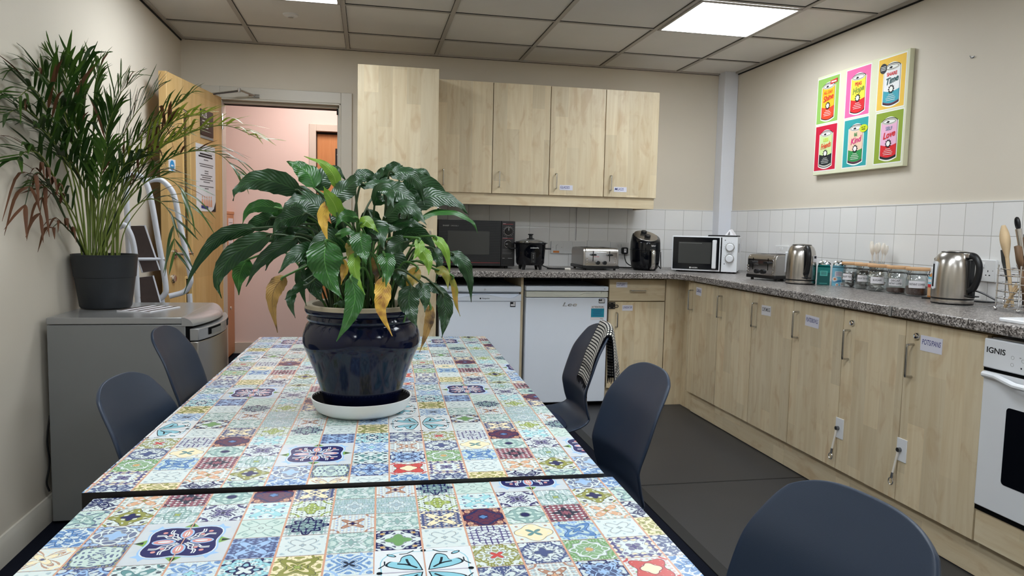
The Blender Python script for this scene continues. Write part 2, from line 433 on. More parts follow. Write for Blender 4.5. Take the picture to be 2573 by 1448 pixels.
def tag(o, label, cat, group=None, kind=None):
    o['label'] = label; o['category'] = cat
    if group: o['group'] = group
    if kind: o['kind'] = kind
    return o
def thing(name, label, cat, loc=(0, 0, 0), rz=0., group=None):
    o = bpy.data.objects.new(name, None); COL.objects.link(o)
    o.location = loc; o.rotation_euler = (0, 0, rz); o.empty_display_size = .05
    return tag(o, label, cat, group)
def struct(mb, name, parent=None, **kw):
    o = mb.build(name, parent, **kw)
    if parent is None: o['kind'] = 'structure'
    return o
def spline(P, n=8):
    """Catmull-Rom through the points"""
    P = [Vector(p) for p in P]; Q = [P[0] * 2 - P[1]] + P + [P[-1] * 2 - P[-2]]; out = []
    for i in range(1, len(Q) - 2):
        for k in range(n):
            t = k / n; a, b, c, d = Q[i - 1], Q[i], Q[i + 1], Q[i + 2]
            out.append(.5 * ((2 * b) + (c - a) * t + (2 * a - 5 * b + 4 * c - d) * t * t + (3 * b - a - 3 * c + d) * t ** 3))
    out.append(P[-1]); return out
EXPOSURE = 1.0
# ------------------------------------------------------------------ room shell
XL, YF, ZC = -3.915, -7.2, 2.359          # left wall, wall behind the camera, ceiling; right wall x=0, back wall y=0
DX0, DX1, DZ = -3.675, -2.892, 1.992      # doorway in the back wall
b = MB('vinyl'); b.box(-1.47, YF, -.06, 0, 0, 0)
struct(b, 'floor')
b = MB('carpet'); b.box(XL, YF, -.06, -1.52, 0, 0.0); b.box(DX0 - .1, 0, -.06, DX1 + .1, .02, 0)
struct(b, 'floor_carpet')
b = MB('strip'); b.box(-1.522, YF, -.05, -1.468, -.67, .004)
struct(b, 'trim_1', bevel=.001)
b = MB('strip'); b.box(-1.468, -2.108, -.002, -.63, -2.1, .0012)
struct(b, 'trim_8')
b = MB('wall'); b.box(XL - .12, YF, 0, XL, 0.0, 2.7); struct(b, 'wall_left')
b = MB('wall'); b.box(0, YF, 0, .12, 0, 2.7); struct(b, 'wall_right')
b = MB('wall'); b.box(XL - .12, YF - .12, 0, .12, YF, 2.7); struct(b, 'wall_front')
b = MB('wall')
b.box(XL - .12, 0, 0, DX0, .12, 2.7); b.box(DX1, 0, 0, .12, .12, 2.7); b.box(DX0, 0, DZ, DX1, .12, 2.7)
struct(b, 'wall_back')
# door frame: lining + architrave + stop
b = MB('trim')
b.box(DX0 - .115, -.018, 0, DX0, 0, DZ + .075); b.box(DX1, -.018, 0, DX1 + .075, 0, DZ + .075); b.box(DX0, -.018, DZ, DX1, 0, DZ + .075)
b.box(DX1 - .012, -.02, 0, DX1, .13, DZ); b.box(DX0, 0, 0, DX0 + .012, .13, DZ); b.box(DX0, -.02, DZ - .012, DX1, .13, DZ)
b.box(DX1 - .026, .03, 0, DX1 - .012, .06, DZ - .012); b.box(DX0, .03, DZ - .028, DX1, .06, DZ - .012)
struct(b, 'trim_2', bevel=.003)
b = MB('gap'); b.box(DX0, .062, DZ - .03, DX1, .12, DZ - .012); b.box(DX1 - .03, .02, DZ - .07, DX1 - .02, .028, DZ - .03)
struct(b, 'trim_3')
# white boxed-in pipe in the corner
b = MB('boxing'); b.box(-.108, -.105, 0, -.0, -.0, ZC + .05)
struct(b, 'trim_4', bevel=.004)
# skirting
b = MB('trim'); P = [(0, 0), (.016, 0), (.016, .075), (.010, .088), (.006, .098), (0, .1)]
b.prism([(XL + a, z) for a, z in P], YF, -.02, 'y')
struct(b, 'baseboard_left')
b = MB('trim'); b.box(XL, -.016, 0, DX0 - .115, 0, .1); b.box(DX1 + .075, -.016, 0, -2.78, 0, .1)
struct(b, 'baseboard_back', bevel=.003)
# tiled splashback
b = MB('tile_back'); b.box(-2.27, -.009, .88, -.108, 0, 1.334)
struct(b, 'wall_tiles_back')
b = MB('tile_right'); b.box(-.009, -4.6, .88, 0, -.105, 1.334)
struct(b, 'wall_tiles_right')
b = MB('white_gloss'); b.box(-.73, -.011, 1.334, -.108, 0, 1.339); b.box(-.011, -4.6, 1.334, 0, -.105, 1.339); b.box(-1.205, -.012, 1.09, -1.198, 0, 1.334)
struct(b, 'trim_5')
b = MB('gap'); b.box(-1.198, -.0095, 1.09, -1.1945, 0, 1.334)
struct(b, 'trim_6')
# suspended ceiling
XB = [-.4459 - .6 * k for k in range(6)]; YB = [-.4278 - .6 * k for k in range(12)]
b = MB('ceil_tile'); b.box(XL, YF, ZC + .008, 0, 0, ZC + .03)
b.use('ceil_bar')
for x in XB: b.box(x - .012, YF, ZC, x + .012, 0, ZC + .01)
for y in YB:
    if y > YF: b.box(XL, y - .0095, ZC + .0015, 0, y + .0095, ZC + .01)
b.use('gap')
for x in XB: b.box(x - .0145, YF, ZC + .005, x + .0145, 0, ZC + .0085)
for y in YB:
    if y > YF: b.box(XL, y - .012, ZC + .005, 0, y + .012, ZC + .0085)
struct(b, 'ceiling', smooth=0)
b = MB('ceil_bar')
b.box(-.026, YF, ZC - .004, 0 - .006, 0, ZC + .01); b.box(XL + .006, YF, ZC - .004, XL + .026, 0, ZC + .01); b.box(XL, -.022, ZC - .002, 0, -.003, ZC + .01)
b.use('gap'); b.box(-.006, YF, ZC - .012, 0, 0, ZC + .01); b.box(XL, YF, ZC - .012, XL + .007, 0, ZC + .01)
b.box(XL, -.003, ZC - .004, 0, 0, ZC + .01)
struct(b, 'trim_7')
# light panels (0.6 m modules of the grid)
M['panel'] = emit_mat('lit_diffuser', (241, 249, 255), 10.2)
LP = [('bright square ceiling light panel nearest the canvas picture', XB[0], YB[1]),
      ('square ceiling light panel above the open door, cut off by the top of the photo', XB[4], YB[1]),
      ('square ceiling light panel above the near chairs, out of view on the cooker side', XB[0], YB[5]),
      ('square ceiling light panel above the dining tables, out of view by the bare left wall', XB[4], YB[5]),
      ('added middle ceiling light panel, unseen overhead, brightening the right-hand cabinets', XB[2], YB[5]),  # extra panel added out of view to brighten the right-hand doors
      ('square ceiling light panel at the rear of the room on the cooker side', XB[0], YB[9]),
      ('square ceiling light panel at the rear of the room by the bare left wall', XB[4], YB[9])]
for lab, x, y in LP:
    t = thing('ceiling_light', lab, 'ceiling light', (x - .3, y - .3, ZC - .004), group='ceiling light panels')
    b = MB('ceil_bar')
    for s in (-1, 1):
        b.box(s * .272, -.288, -.001, s * .288, .288, .006); b.box(-.272, s * .272, -.001, .272, s * .288, .006)
    b.build('frame', t)
    b = MB('panel'); b.rbox(-.276, -.276, .0, .276, .276, .004, .03); b.build('diffuser', t)
# flush ceiling sensor
t = thing('smoke_detector', 'small round white flush detector on the ceiling above the doorway', 'smoke detector', (-3.148, -.735, ZC + .008))
b = MB('white_gloss'); b.lathe([(.0001, -.016), (.016, -.016), (.02, -.011), (.04, -.007), (.045, 0)], n=28); b.build('rim', t)
b = MB('ceil_bar'); b.lathe([(.0001, -.019), (.014, -.018), (.016, -.015)], n=20); b.build('sensor', t)
# hook and bare plaster scratch on the right wall
t = MB('leg_metal'); t.tube([(0, 0, .0), (-.012, 0, -.002), (-.016, .004, .008)], .0018, 6); t.tube([(-.004, -.010, .004), (-.004, .010, .0)], .002, 6)
o = t.build('picture_hook'); o.location = (0, -2.27, 1.995)
tag(o, 'tiny dark hook left in the bare right wall beyond the canvas picture', 'hook')

# ------------------------------------------------------------------ corridor beyond the door
CY = 1.56
b = MB('carpet'); b.box(-5.6, .12, -.06, -1.2, CY + .1, 0); b.box(DX0, .0, -.06, DX1, .13, .0); struct(b, 'floor_corridor')
D2 = (-3.165, -2.34, 1.992)
b = MB('wall_pink'); b.box(-5.6, CY, 0, D2[0], CY + .12, 2.6); b.box(D2[1], CY, 0, -1.2, CY + .12, 2.6); b.box(D2[0], CY, D2[2], D2[1], CY + .12, 2.6)
struct(b, 'wall_corridor')
b = MB('wall_pink'); b.box(-5.6, .121, 0, XL - .12, .125, 2.6); b.box(-5.7, .12, 0, -5.6, CY, 2.6); b.box(-1.2, .12, 0, -1.1, CY, 2.6)
struct(b, 'wall_corridor_ends')
b = MB('ceil_tile'); b.box(-5.6, .12, 2.5, -1.2, CY, 2.54); struct(b, 'ceiling_corridor')
b = MB('trim')
b.box(D2[0] - .06, CY - .015, 0, D2[0], CY, D2[2] + .06); b.box(D2[1], CY - .015, 0, D2[1] + .06, CY, D2[2] + .06); b.box(D2[0], CY - .015, D2[2], D2[1], CY, D2[2] + .06)
b.box(-5.6, CY - .014, 0, D2[0] - .06, CY, .1); b.box(D2[1] + .06, CY - .014, 0, -1.2, CY, .1)
struct(b, 'baseboard_corridor', bevel=.003)
b = MB('orange_door'); b.box(D2[0], CY + .05, 0, D2[1], CY + .09, D2[2] - .02)
d2 = struct(b, 'door_2')
b = MB('gap'); b.box(D2[0], CY + .045, D2[2] - .02, D2[1], CY + .1, D2[2]); b.box(D2[0], CY + .03, 0, D2[0] + .006, CY + .1, D2[2]); b.build('door_gap_shade', d2)  # dark strips standing for the shade in the gap round the door
t = thing('door_sign', 'black room sign lettered A on the orange door across the corridor', 'sign', (-2.905, CY + .048, 1.765))
b = MB('sign_black'); b.box(-.095, -.004, -.085, .095, .001, .085); b.use('sign_white'); b.text('A', .062, (-.062, -.0045, .045)); b.text('Re', .026, (-.06, -.0045, .012)); b.build('plate', t)
b = MB('chrome'); b.box(-.095, -.004, -.105, .095, .001, -.088); b.build('slider', t)
# corridor cupboard
t = thing('corridor_cupboard', 'waist-high beech cupboard standing in the corridor beside the door', 'cupboard', (-3.865, 1.24, 0))
b = MB('beech'); b.box(-.8, 0, .04, -.018, .31, 1.235); b.box(-.8, .02, 0, -.03, .3, .04); b.build('carcass', t, bevel=.002)
b = MB('beech'); b.box(-.81, -.012, 1.235, .004, .315, 1.258); b.build('top', t, bevel=.002)
b = MB('beech'); b.box(-.018, -.004, .02, 0, .31, 1.235); b.build('side_panel', t, bevel=.002)
b = MB('beech'); b.box(-.79, -.018, .06, -.02, 0, 1.23); d = b.build('door', t, bevel=.002)
b = MB('handle'); b.tube([(-.06, -.018, .6), (-.06, -.04, .6), (-.06, -.04, .72), (-.06, -.018, .72)], .004, 8); b.build('handle', d)
o = MB('trim'); o.cyl((0, 0, 0), (.008, 0, 0), .014, 16); o = o.build('cap', t); o.location = (0, .12, .43)
b = MB('paper'); b.box(0, .06, .93, .0012, .27, 1.2); b.use('ink_grey')
for k in range(7): b.box(.0012, .09, 1.16 - .03 * k, .0016, .24 - .02 * (k % 3), 1.165 - .03 * k)
o = b.build('paper_notice'); o.location = (-3.865, 1.24, 0)
tag(o, 'white notice taped to the side of the corridor cupboard', 'notice')
# corridor lamp that lights the pink wall
M['panel_c'] = emit_mat('corridor_diffuser', (255, 234, 228), 9.5)
t = thing('corridor_light', 'square ceiling light panel of the corridor, hidden above the doorway', 'ceiling light', (-3.1, .85, 2.49))
b = MB('ceil_bar'); b.box(-.31, -.31, 0, .31, .31, .008); b.build('frame', t)
b = MB('panel_c'); b.box(-.28, -.28, -.006, .28, .28, -.002); b.build('diffuser', t)

# ------------------------------------------------------------------ the open room door
H, Fr = Vector((-3.655, -.06, 0)), Vector((-3.79, -.86, 0))
d = (Fr - H).normalized(); ang = math.atan2(d.y, d.x)       # local +x runs from hinge to free edge; local +y = visible face
door = MB('oak'); W = .81
GX0, GX1 = .515, .6
door.box(.0, -.042, .008, GX0 - .015, 0, 1.985); door.box(GX1 + .015, -.042, .008, W, 0, 1.985)
for z0, z1 in ((.008, .28), (.845, .99), (1.8, 1.985)): door.box(GX0 - .015, -.042, z0, GX1 + .015, 0, z1)
dr = struct(door, 'door_1', bevel=.0015); dr.location = H; dr.rotation_euler = (0, 0, ang)
b = MB('oak_pale')
for z0, z1 in ((.28, .845), (.99, 1.8)):
    b.box(GX0 - .015, -.046, z0, GX0, .004, z1); b.box(GX1, -.046, z0, GX1 + .015, .004, z1)
    b.box(GX0, -.046, z0, GX1, .004, z0 + .014); b.box(GX0, -.046, z1 - .014, GX1, .004, z1)
b.build('beading', dr, bevel=.002)
for z0, z1 in ((.28, .845), (.99, 1.8)):
    b = MB('wired'); b.box(GX0, -.024, z0, GX1, -.018, z1); g = b.build('vision_panel', dr)
    b = MB('leg_metal')
    for k in range(1, 4): b.box(GX0 + .0215 * k, -.0176, z0, GX0 + .0215 * k + .0012, -.0172, z1)
    k = z0 + .02
    while k < z1: b.box(GX0, -.0176, k, GX1, -.0172, k + .0012); k += .0215
    b.build('wire_mesh', g)
b = MB('chrome'); b.lathe([(.024, 0), (.024, .006), (.018, .010), (.018, .014), (.0001, .015)], n=24); o = b.build('lock_cylinder', dr); o.rotation_euler = (-PI / 2, 0, 0); o.location = (.766, 0, .846)
b = MB('handle'); b.lathe([(.026, 0), (.026, .008), (.0001, .009)], n=24); b.tube([(0, 0, 0), (0, 0, .05), (.0, 0, .055), (-.11, 0, .055)], .009, 10); o = b.build('door_handle', dr); o.rotation_euler = (-PI / 2, 0, 0); o.location = (.745, 0, .985)
for z in (.25, 1.0, 1.78):
    b = MB('chrome'); b.cyl((-.006, .004, z), (-.006, .004, z + .1), .007, 10); b.build('hinge', dr)
b = MB('leg_metal'); b.box(.10, -.09, 1.9, .34, -.042, 1.955)
b.build('closer_body', dr, bevel=.004)
SB = dr
# closer arm on the frame
t = thing('door_closer_arm', 'silver folding closer arm above the open door, fixed to the door frame', 'door closer', (-3.5, -.02, 2.02))
def wp(x, y, z): return (x + 3.5, y + .02, z - 2.02)
b = MB('handle'); b.tube([wp(-3.70, -.2, 1.978), wp(-3.53, -.14, 2.02)], .007, 8); b.build('main_arm', t)
b = MB('handle'); b.tube([wp(-3.53, -.14, 2.026), wp(-3.45, -.03, 2.012)], .007, 8); b.build('forearm', t)
b = MB('chrome'); b.cyl(wp(-3.53, -.14, 2.012), wp(-3.53, -.14, 2.036), .011, 14); b.build('pivot', t)
b = MB('chrome'); b.box(*wp(-3.49, -.034, 2.0), *wp(-3.42, -.018, 2.022)); b.build('bracket', t, bevel=.002)
def on_door(mb, name, label, cat):
    o = mb if not isinstance(mb, MB) else mb.build(name)
    o.location = H + Vector((0, 0, 0)); o.rotation_euler = (0, 0, ang); tag(o, label, cat); return o
# sign A28 on the door; local x of writing runs towards the hinge, seen from the visible (+y) face
def dtext(b, s, size, x, z, y, **k):
    V0 = len(b.v); b.text(s, size, (0, 0, 0), 'y-', **k)
    for i in range(V0, len(b.v)):
        p = b.v[i]; b.v[i] = (x - p[0], y, z + p[2])
t = thing('door_sign', 'black room sign A28 high on the open oak door', 'sign', H, ang)
b = MB('sign_black'); b.box(.160, .0005, 1.70, .357, .006, 1.857); b.use('sign_white'); dtext(b, 'A28', .05, .305, 1.825, .0066, bold=.01)
for k in range(3): b.box(.225 + .01 * k, .0062, 1.785 - .02 * k, .335, .0066, 1.792 - .02 * k)
b.build('plate', t, bevel=.001)
b = MB('grey_print'); b.box(.160, .0005, 1.682, .357, .005, 1.697); b.build('slider', t)
b = MB('paper'); b.box(.126, .0005, 1.234, .43, .0018, 1.643); b.use('ink')
def rowz(z, x0, x1, h, mat):
    b.use(mat); b.box(x0, .0018, z, x1, .0022, z + h)
rowz(1.606, .27, .285, .012, 'ink'); rowz(1.58, .18, .37, .010, 'ink'); rowz(1.565, .17, .39, .010, 'ink'); rowz(1.548, .24, .31, .006, 'ink_grey')
for k, (z, w) in enumerate(((1.52, .11), (1.507, .1), (1.48, .03), (1.466, .03), (1.452, .09), (1.439, .07), (1.426, .1), (1.412, .05), (1.385, .11), (1.372, .03))): rowz(z, .27 - w, .27 + w, .006, 'ink_grey')
b.use('peach')
for k in range(5):
    x = .20 + .035 * k
    b.poly([(x - .016, .0023, 1.262), (x + .016, .0023, 1.262), (x + .013, .0023, 1.30), (x + .004, .0023, 1.312), (x - .004, .0023, 1.312), (x - .013, .0023, 1.30)]); b.disc((x, .0023, 1.322), .008, 10, 'y')
b.use('ink'); b.poly([(.126, .0022, 1.234), (.20, .0022, 1.234), (.16, .0022, 1.25), (.126, .0022, 1.30)]); b.use('ink_blue'); b.poly([(.25, .0024, 1.245), (.36, .0024, 1.252), (.36, .0024, 1.27), (.25, .0024, 1.266)])
on_door(b, 'paper_notice', 'white printed notice with a picture of people, taped to the open oak door', 'notice')
b = MB('paper'); b.box(.714, .0005, 1.444, .80, .0018, 1.512); b.use('sky_blue'); b.disc((.757, .0022, 1.478), .029, 24, 'y'); b.use('paper'); b.box(.742, .0023, 1.474, .772, .0026, 1.482)
on_door(b, 'door_sticker', 'small white sticker with a blue disc near the free edge of the oak door', 'sticker')
# ------------------------------------------------------------------ fitted kitchen
FX = -.66          # door face plane of the right-hand run
FY = -.66          # door face plane of the back run
HT = .90           # worktop height
def bow(b, p, q, out, r=.0045):
    """bar handle from p to q standing off by vector out"""
    p, q, out = Vector(p), Vector(q), Vector(out); d = (q - p).normalized() * .012
    b.tube(spline([p, p + out * .55, p + out * .92 + d * .25, p + out + d, q + out - d, q + out * .92 - d * .25, q + out * .55, q], 4), r, 8)
    return b
def knob_lock(parent, loc, ax):
    b = MB('chrome')
    if ax == 'x-':
        prof = [(.013, 0), (.013, .006), (.0095, .011), (.0001, .013)]
        b.lathe(prof, n=20); o = b.build('lock', parent); o.rotation_euler = (0, -PI / 2, 0)
    o.location = loc; return o

# --- right-hand run: six single-door base units, local origin at the unit's floor corner on the door plane
SEAM = [-.835, -1.222, -1.612, -1.995, -2.376, -2.749, -3.124]
INFO = [('CEREAL', 'ink_blue', 'paper_lilac', (.107, .80), (.073, .05), 0.05, 'maple base cabinet nearest the corner, first of the right-hand run, small blue-written label'),
        (None, None, None, None, None, 0, 'maple base cabinet of the right-hand run with neither label nor lock'),
        ('TOWELS - MISC', 'ink', 'paper', (.119, .772), (.09, .052), -.02, 'maple base cabinet of the right-hand run with a small black-lettered label'),
        ('PLATES/BOWLS', 'ink_blue', 'paper_lilac', (.135, .767), (.105, .052), .03, 'maple base cabinet labelled PLATES/BOWLS in blue handwriting'),
        (None, None, None, None, None, 0, 'maple base cabinet with a round lock but no paper label'),
        ('POTS/PANS', 'ink_blue', 'paper_lilac', (.112, .778), (.105, .058), .0, 'maple base cabinet labelled POTS/PANS beside the oven, with a round lock')]
INFO[2] = ('CUPS-MUGS',) + INFO[2][1:]
for k in range(6):
    y0, y1 = SEAM[k], SEAM[k + 1]; w = y0 - y1
    txt, ink, pap, lp, ls, tilt, lab = INFO[k]
    t = thing('base_cabinet', lab, 'kitchen cabinet', (FX, y0, 0), group='base cabinets of the right-hand run')
    b = MB('maple_in'); b.box(.02, -w + .001, .15, .60, -.001, .855); b.build('carcass', t)
    g = .0022
    b = MB('maple'); b.box(0, -w + g, .138, .018, -g, .852); dd = b.build('door', t, bevel=.0012)
    hz = .80 if k < 4 else .765
    b = MB('handle'); bow(b, (0, -.046, hz - .125), (0, -.046, hz), (-.03, 0, 0)); b.build('handle', dd)
    if k >= 4: knob_lock(dd, (0, -.062, .80), 'x-')
    if txt:
        cy, cz = -lp[0] - .02, lp[1]
        b = MB(pap); b.at(0, cy, cz, rx=tilt); b.box(-.0012, -ls[0] / 2, -ls[1] / 2, 0, ls[0] / 2, ls[1] / 2)
        b.use(ink); b.text(txt, .028, (-.0016, 0, .004), 'x-', shear=.15, bold=.006, maxw=ls[0] * .86)
        b.build('paper_label', dd)
# strap locks lying over the seams (white plate with a hanging pull)
for lab, y, z in (('white plate with hanging cord and metal loop on the unlabelled locked cabinet', -2.395, .325), ('white plate with hanging cord and metal loop on the POTS/PANS cabinet', -2.772, .345)):
    t = thing('cable_lock', lab, 'lock', (FX, y, z), group='white cable locks on the base cabinets')
    b = MB('white'); b.box(-.004, -.026, -.045, 0, .026, .045); b.build('plate', t, bevel=.001)
    b = MB('leg_metal'); b.cyl((-.004, .006, 0), (-.017, .006, 0), .009, 14); b.build('stud', t)
    b = MB('pl_white'); b.tube([(-.014, .006, -.008), (-.016, .013, -.05), (-.018, .022, -.10)], .0042, 8); b.build('cord', t)
    b = MB('chrome'); b.tube([(-.018, .022, -.095), (-.018, .026, -.118)], .0052, 8)
    b.tube([(-.018 , .029 + .012 * math.sin(q * PI / 6), -.133 + .014 * math.cos(q * PI / 6)) for q in range(12)], .0022, 6, closed=True); b.build('loop', t)
if True:
    pass
# corner post between the two runs
t = thing('corner_post', 'maple filler panel closing the inner corner between the two cabinet runs', 'panel', (FX, FY, 0))
b = MB('maple'); b.box(-.09, .002, 0, .05, .02, .853); b.build('back_run_panel', t, bevel=.001)
b = MB('maple'); b.box(.045, -.165, 0, .063, .0, .853); b.box(.0, -.173, .14, .018, -.152, .852); b.build('right_run_panel', t, bevel=.001)
# plinth
t = thing('plinth', 'long maple plinth along the foot of the right-hand cabinets', 'plinth', (-.628, -.84, 0))
cuts = [0, -.335, -1.09, -1.6, -2.9, -3.9]
for a, c in zip(cuts[:-1], cuts[1:]):
    b = MB('maple_y'); b.box(0, c + .0006, .003, .018, a - .0006, .137 if a > -2.2 else .137); b.build('board', t, bevel=.001)
# back run: cabinet with drawer
t = thing('drawer_cabinet', 'maple base cabinet with one drawer above its door, beside the right white fridge', 'kitchen cabinet', (-1.146, FY, 0))
W = .39
b = MB('maple_in'); b.box(.0, .02, .15, W, .6, .855); b.box(.0, .06, 0, W, .08, .15); b.build('carcass', t)
b = MB('maple_h'); b.box(.0, 0, .708, W, .018, .850); dd = b.build('drawer', t, bevel=.0012)
b = MB('handle'); bow(b, (.145, 0, .778), (.245, 0, .778), (0, -.03, 0)); b.build('handle', dd)
b = MB('paper_lilac'); b.box(.045, -.0012, .797, .122, 0, .833); b.use('ink_blue'); b.text('CUTLERY', .024, (.078, -.0016, .816), 'y-', shear=.1, bold=.006, maxw=.058); b.build('paper_label', dd)
b = MB('maple'); b.box(.0, 0, .125, W, .018, .702); dd = b.build('door', t, bevel=.0012)
b = MB('handle'); bow(b, (.052, 0, .535), (.052, 0, .63), (0, -.03, 0)); b.build('handle', dd)
b = MB('paper_lilac'); b.box(.092, -.0015, .643, .165, 0, .68); b.use('ink_blue'); b.text('LONDON TAP', .02, (.128, -.002, .664), 'y-', shear=.1, bold=.008, maxw=.062); b.build('paper_label', dd)
b = MB('maple'); b.box(0, .04, .003, W, .058, .122); b.build('plinth_board', t)
# hasp between the fridge and that cabinet
t = thing('hasp_lock', 'small black hasp and loop fixed between the right white fridge and the drawer cabinet', 'lock', (-1.13, FY, .68))
b = MB('black'); b.box(-.022, -.007, -.024, .025, -.0005, .02); b.build('plate', t, bevel=.001)
b = MB('chrome')
for x in (-.013, .016):
    for z in (-.016, .012): b.cyl((x, -.007, z), (x, -.0085, z), .0028, 10)
b.build('screw', t)
b = MB('black'); b.tube([(.025, -.004, .0), (.038, -.006, .002), (.046, -.006, -.004), (.046, -.006, -.01), (.038, -.006, -.014), (.025, -.004, -.013)], .0024, 8); b.build('staple', t)
# divider panel between fridges
t = MB('maple'); t.box(-.008, 0, 0, .009, .6, .856); o = t.build('divider_panel', bevel=.001); o.location = (-1.7275, -.63, 0)
tag(o, 'narrow upright maple panel between the two white fridges', 'panel')
t = MB('black_matt'); t.box(0, 0, 0, 1.12, .02, .86); o = t.build('fridge_shade_sheet'); o.location = (-2.27, -.03, 0); o['kind'] = 'structure'  # black sheet in front of the wall, painting the shade behind the fridges

# --- worktops
def edge_prof(z0=HT - .038, z1=HT, r=.007):
    return None
t = MB('worktop'); P = [(-2.275, -.01), (-2.275, -.735), (-.79, -.76), (-.735, -.80), (-.695, -.89), (-.69, -2.686), (-.01, -2.686), (-.01, -.115), (-.11, -.115), (-.11, -.01)]
t.prism([(x, y) for x, y in P], HT - .038, HT); o = t.build('worktop', bevel=.006, seg=3)
tag(o, 'grey speckled worktop running round the corner, under the microwaves and jars', 'worktop')
t = MB('worktop'); t.box(-.69, -4.0, HT - .038, -.01, -2.70, HT); o = t.build('worktop', bevel=.006, seg=3)
tag(o, 'grey speckled worktop past the metal joint, above the oven', 'worktop')
t = MB('seam'); t.box(-.6915, -2.6995, HT - .039, -.02, -2.6865, HT + .0004); o = t.build('joint_strip', bevel=.0005)
tag(o, 'thin metal joint strip between the two grey worktops', 'strip')

# --- tall larder unit
t = thing('larder_cabinet', 'tall maple larder cabinet beside the doorway, reaching near the ceiling', 'kitchen cabinet', (-2.771, FY, 0))
W = .487
b = MB('maple'); b.box(0, .02, 0, W, .655, 2.13); b.build('carcass', t, bevel=.001)
b = MB('maple'); b.box(0, 0, .93, W, .018, 2.13); dd = b.build('door', t, bevel=.0012)
b = MB('handle'); bow(b, (W - .045, 0, 1.02), (W - .045, 0, 1.14), (0, -.03, 0)); b.build('handle', dd)
b = MB('maple'); b.box(0, 0, .13, W, .018, .926); dd = b.build('door', t, bevel=.0012)
b = MB('handle'); bow(b, (W - .045, 0, .72), (W - .045, 0, .84), (0, -.03, 0)); b.build('handle', dd)
b = MB('maple'); b.box(W, .03, 1.30, W + .004, .05, 1.303); b.build('side_seam', t)
t = MB('chrome'); t.cyl((0, 0, 0), (.012, 0, 0), .012, 12); t.cyl((.012, 0, 0), (.03, 0, -.012), .004, 8); o = t.build('hook'); o.location = (-2.2835, -.60, 1.288)
tag(o, 'small silver hook on the side of the tall larder cabinet', 'hook')

# --- wall units
UX = [-.73, -1.117, -1.505, -1.897, -2.272]; UY = -.38
LAB = [('MUGS', 'maple wall cabinet labelled MUGS, the end one nearest the corner'), ('GLASSES', 'maple wall cabinet labelled GLASSES'),
       (None, 'unlabelled maple wall cabinet between the GLASSES one and the end one by the larder'), (None, 'unlabelled maple wall cabinet butting against the tall larder')]
for k in range(4):
    x1, x0 = UX[k], UX[k + 1]; w = x1 - x0
    t = thing('wall_cabinet', LAB[k][1], 'kitchen cabinet', (x0, UY, 1.40), group='wall cabinets above the back worktop')
    b = MB('maple'); b.box(0.0005, .02, 0, w - .0005, .375, .727); b.build('carcass', t)
    b = MB('maple'); b.box(.0025, 0, .001, w - .0025, .018, .727); dd = b.build('door', t, bevel=.0012)
    b = MB('handle'); bow(b, (.047, 0, .045), (.047, 0, .145), (0, -.028, 0)); b.build('handle', dd)
    if LAB[k][0]:
        b = MB('paper_lilac'); b.box(.075, -.0012, .037, .167, 0, .071); b.use('ink_blue'); b.text(LAB[k][0], .024, (.112, -.0016, .055), 'y-', shear=.12, bold=.004, maxw=.066); b.build('paper_label', dd)
t = thing('light_pelmet', 'long maple pelmet board under the four wall cabinets', 'pelmet', (-2.27, UY, 1.325))
b = MB('maple_h'); b.box(0, .016, 0, 1.53, .034, .075); b.build('front_board', t, bevel=.001)
b = MB('maple_h'); b.box(1.512, .034, 0, 1.53, .372, .075); b.build('end_board', t, bevel=.001)

# --- oven under the near worktop
t = thing('oven', 'white built-under oven at the right edge, with a dark glass door window', 'oven', (-.665, -3.128, 0))
W = .60
b = MB('white'); b.box(.02, -W, .26, .6, -.002, .845); b.build('body', t)
b = MB('white'); b.box(-.012, -W, .745, .02, 0, .843); cp = b.build('control_panel', t, bevel=.004)
b = MB('black'); b.text('IGNIS', .026, (-.0124, -.048, .805), 'x-', bold=.02, sx=1.15); b.use('grey_print')
for y, z in ((-.112, .795), (-.112, .772), (-.15, .79)): b.tube([(-.0122, y + .0055 * math.cos(q * PI / 5), z + .0055 * math.sin(q * PI / 5)) for q in range(10)], .0006, 4, closed=True)
b.box(-.0126, -.143, .797, -.0122, -.137, .8); b.use('ink'); b.disc((-.0126, -.146, .766), .003, 10, 'x'); b.build('panel_markings', cp)
for y in (-.23, -.37, -.5):
    b = MB('white'); b.lathe([(.024, 0), (.021, .018), (.017, .022), (.0001, .022)], n=24); o = b.build('knob', cp); o.rotation_euler = (0, -PI / 2, 0); o.location = (-.012, y, .795)
b = MB('black_matt'); b.box(-.006, -W, .734, .02, 0, .746); b.build('vent_gap', t)
b = MB('white'); b.box(-.006, -W, .272, .02, -.001, .734); od = b.build('door', t, bevel=.003)
b = MB('white'); pts = []
for k in range(13):
    q = k / 12; out = -.012 - .028 * min(1, max(0, (min(q, 1 - q) - .08) / .17))
    pts.append((out, -.006 - q * (W - .012), .722 - .010 * min(1, max(0, (min(q, 1 - q) - .08) / .17))))
b.tube(pts, .0105, 10); b.build('handle', od)
b = MB('black_gloss'); b.rbox(-.0075, -W + .1, .375, -.004, -.1, .63, .012, 'x'); b.build('window', od)
b = MB('black_matt'); b.box(.0, -W, .255, .02, 0, .272); b.build('base_trim', t)
t = MB('maple_y'); t.box(0, -.6, .14, .018, -.001, .256); t.box(.018, -.6, .1372, .06, -.001, .15); o = t.build('oven_filler_panel', bevel=.001); o.location = (-.66, -3.128, 0)
tag(o, 'maple panel under the white oven', 'panel')
t = thing('hob', 'white hob edge on the near worktop at the right border', 'hob', (-.35, -3.43, HT))
b = MB('white'); b.rbox(-.29, -.30, 0, .29, .30, .012, .02); b.build('plate', t, bevel=.003)
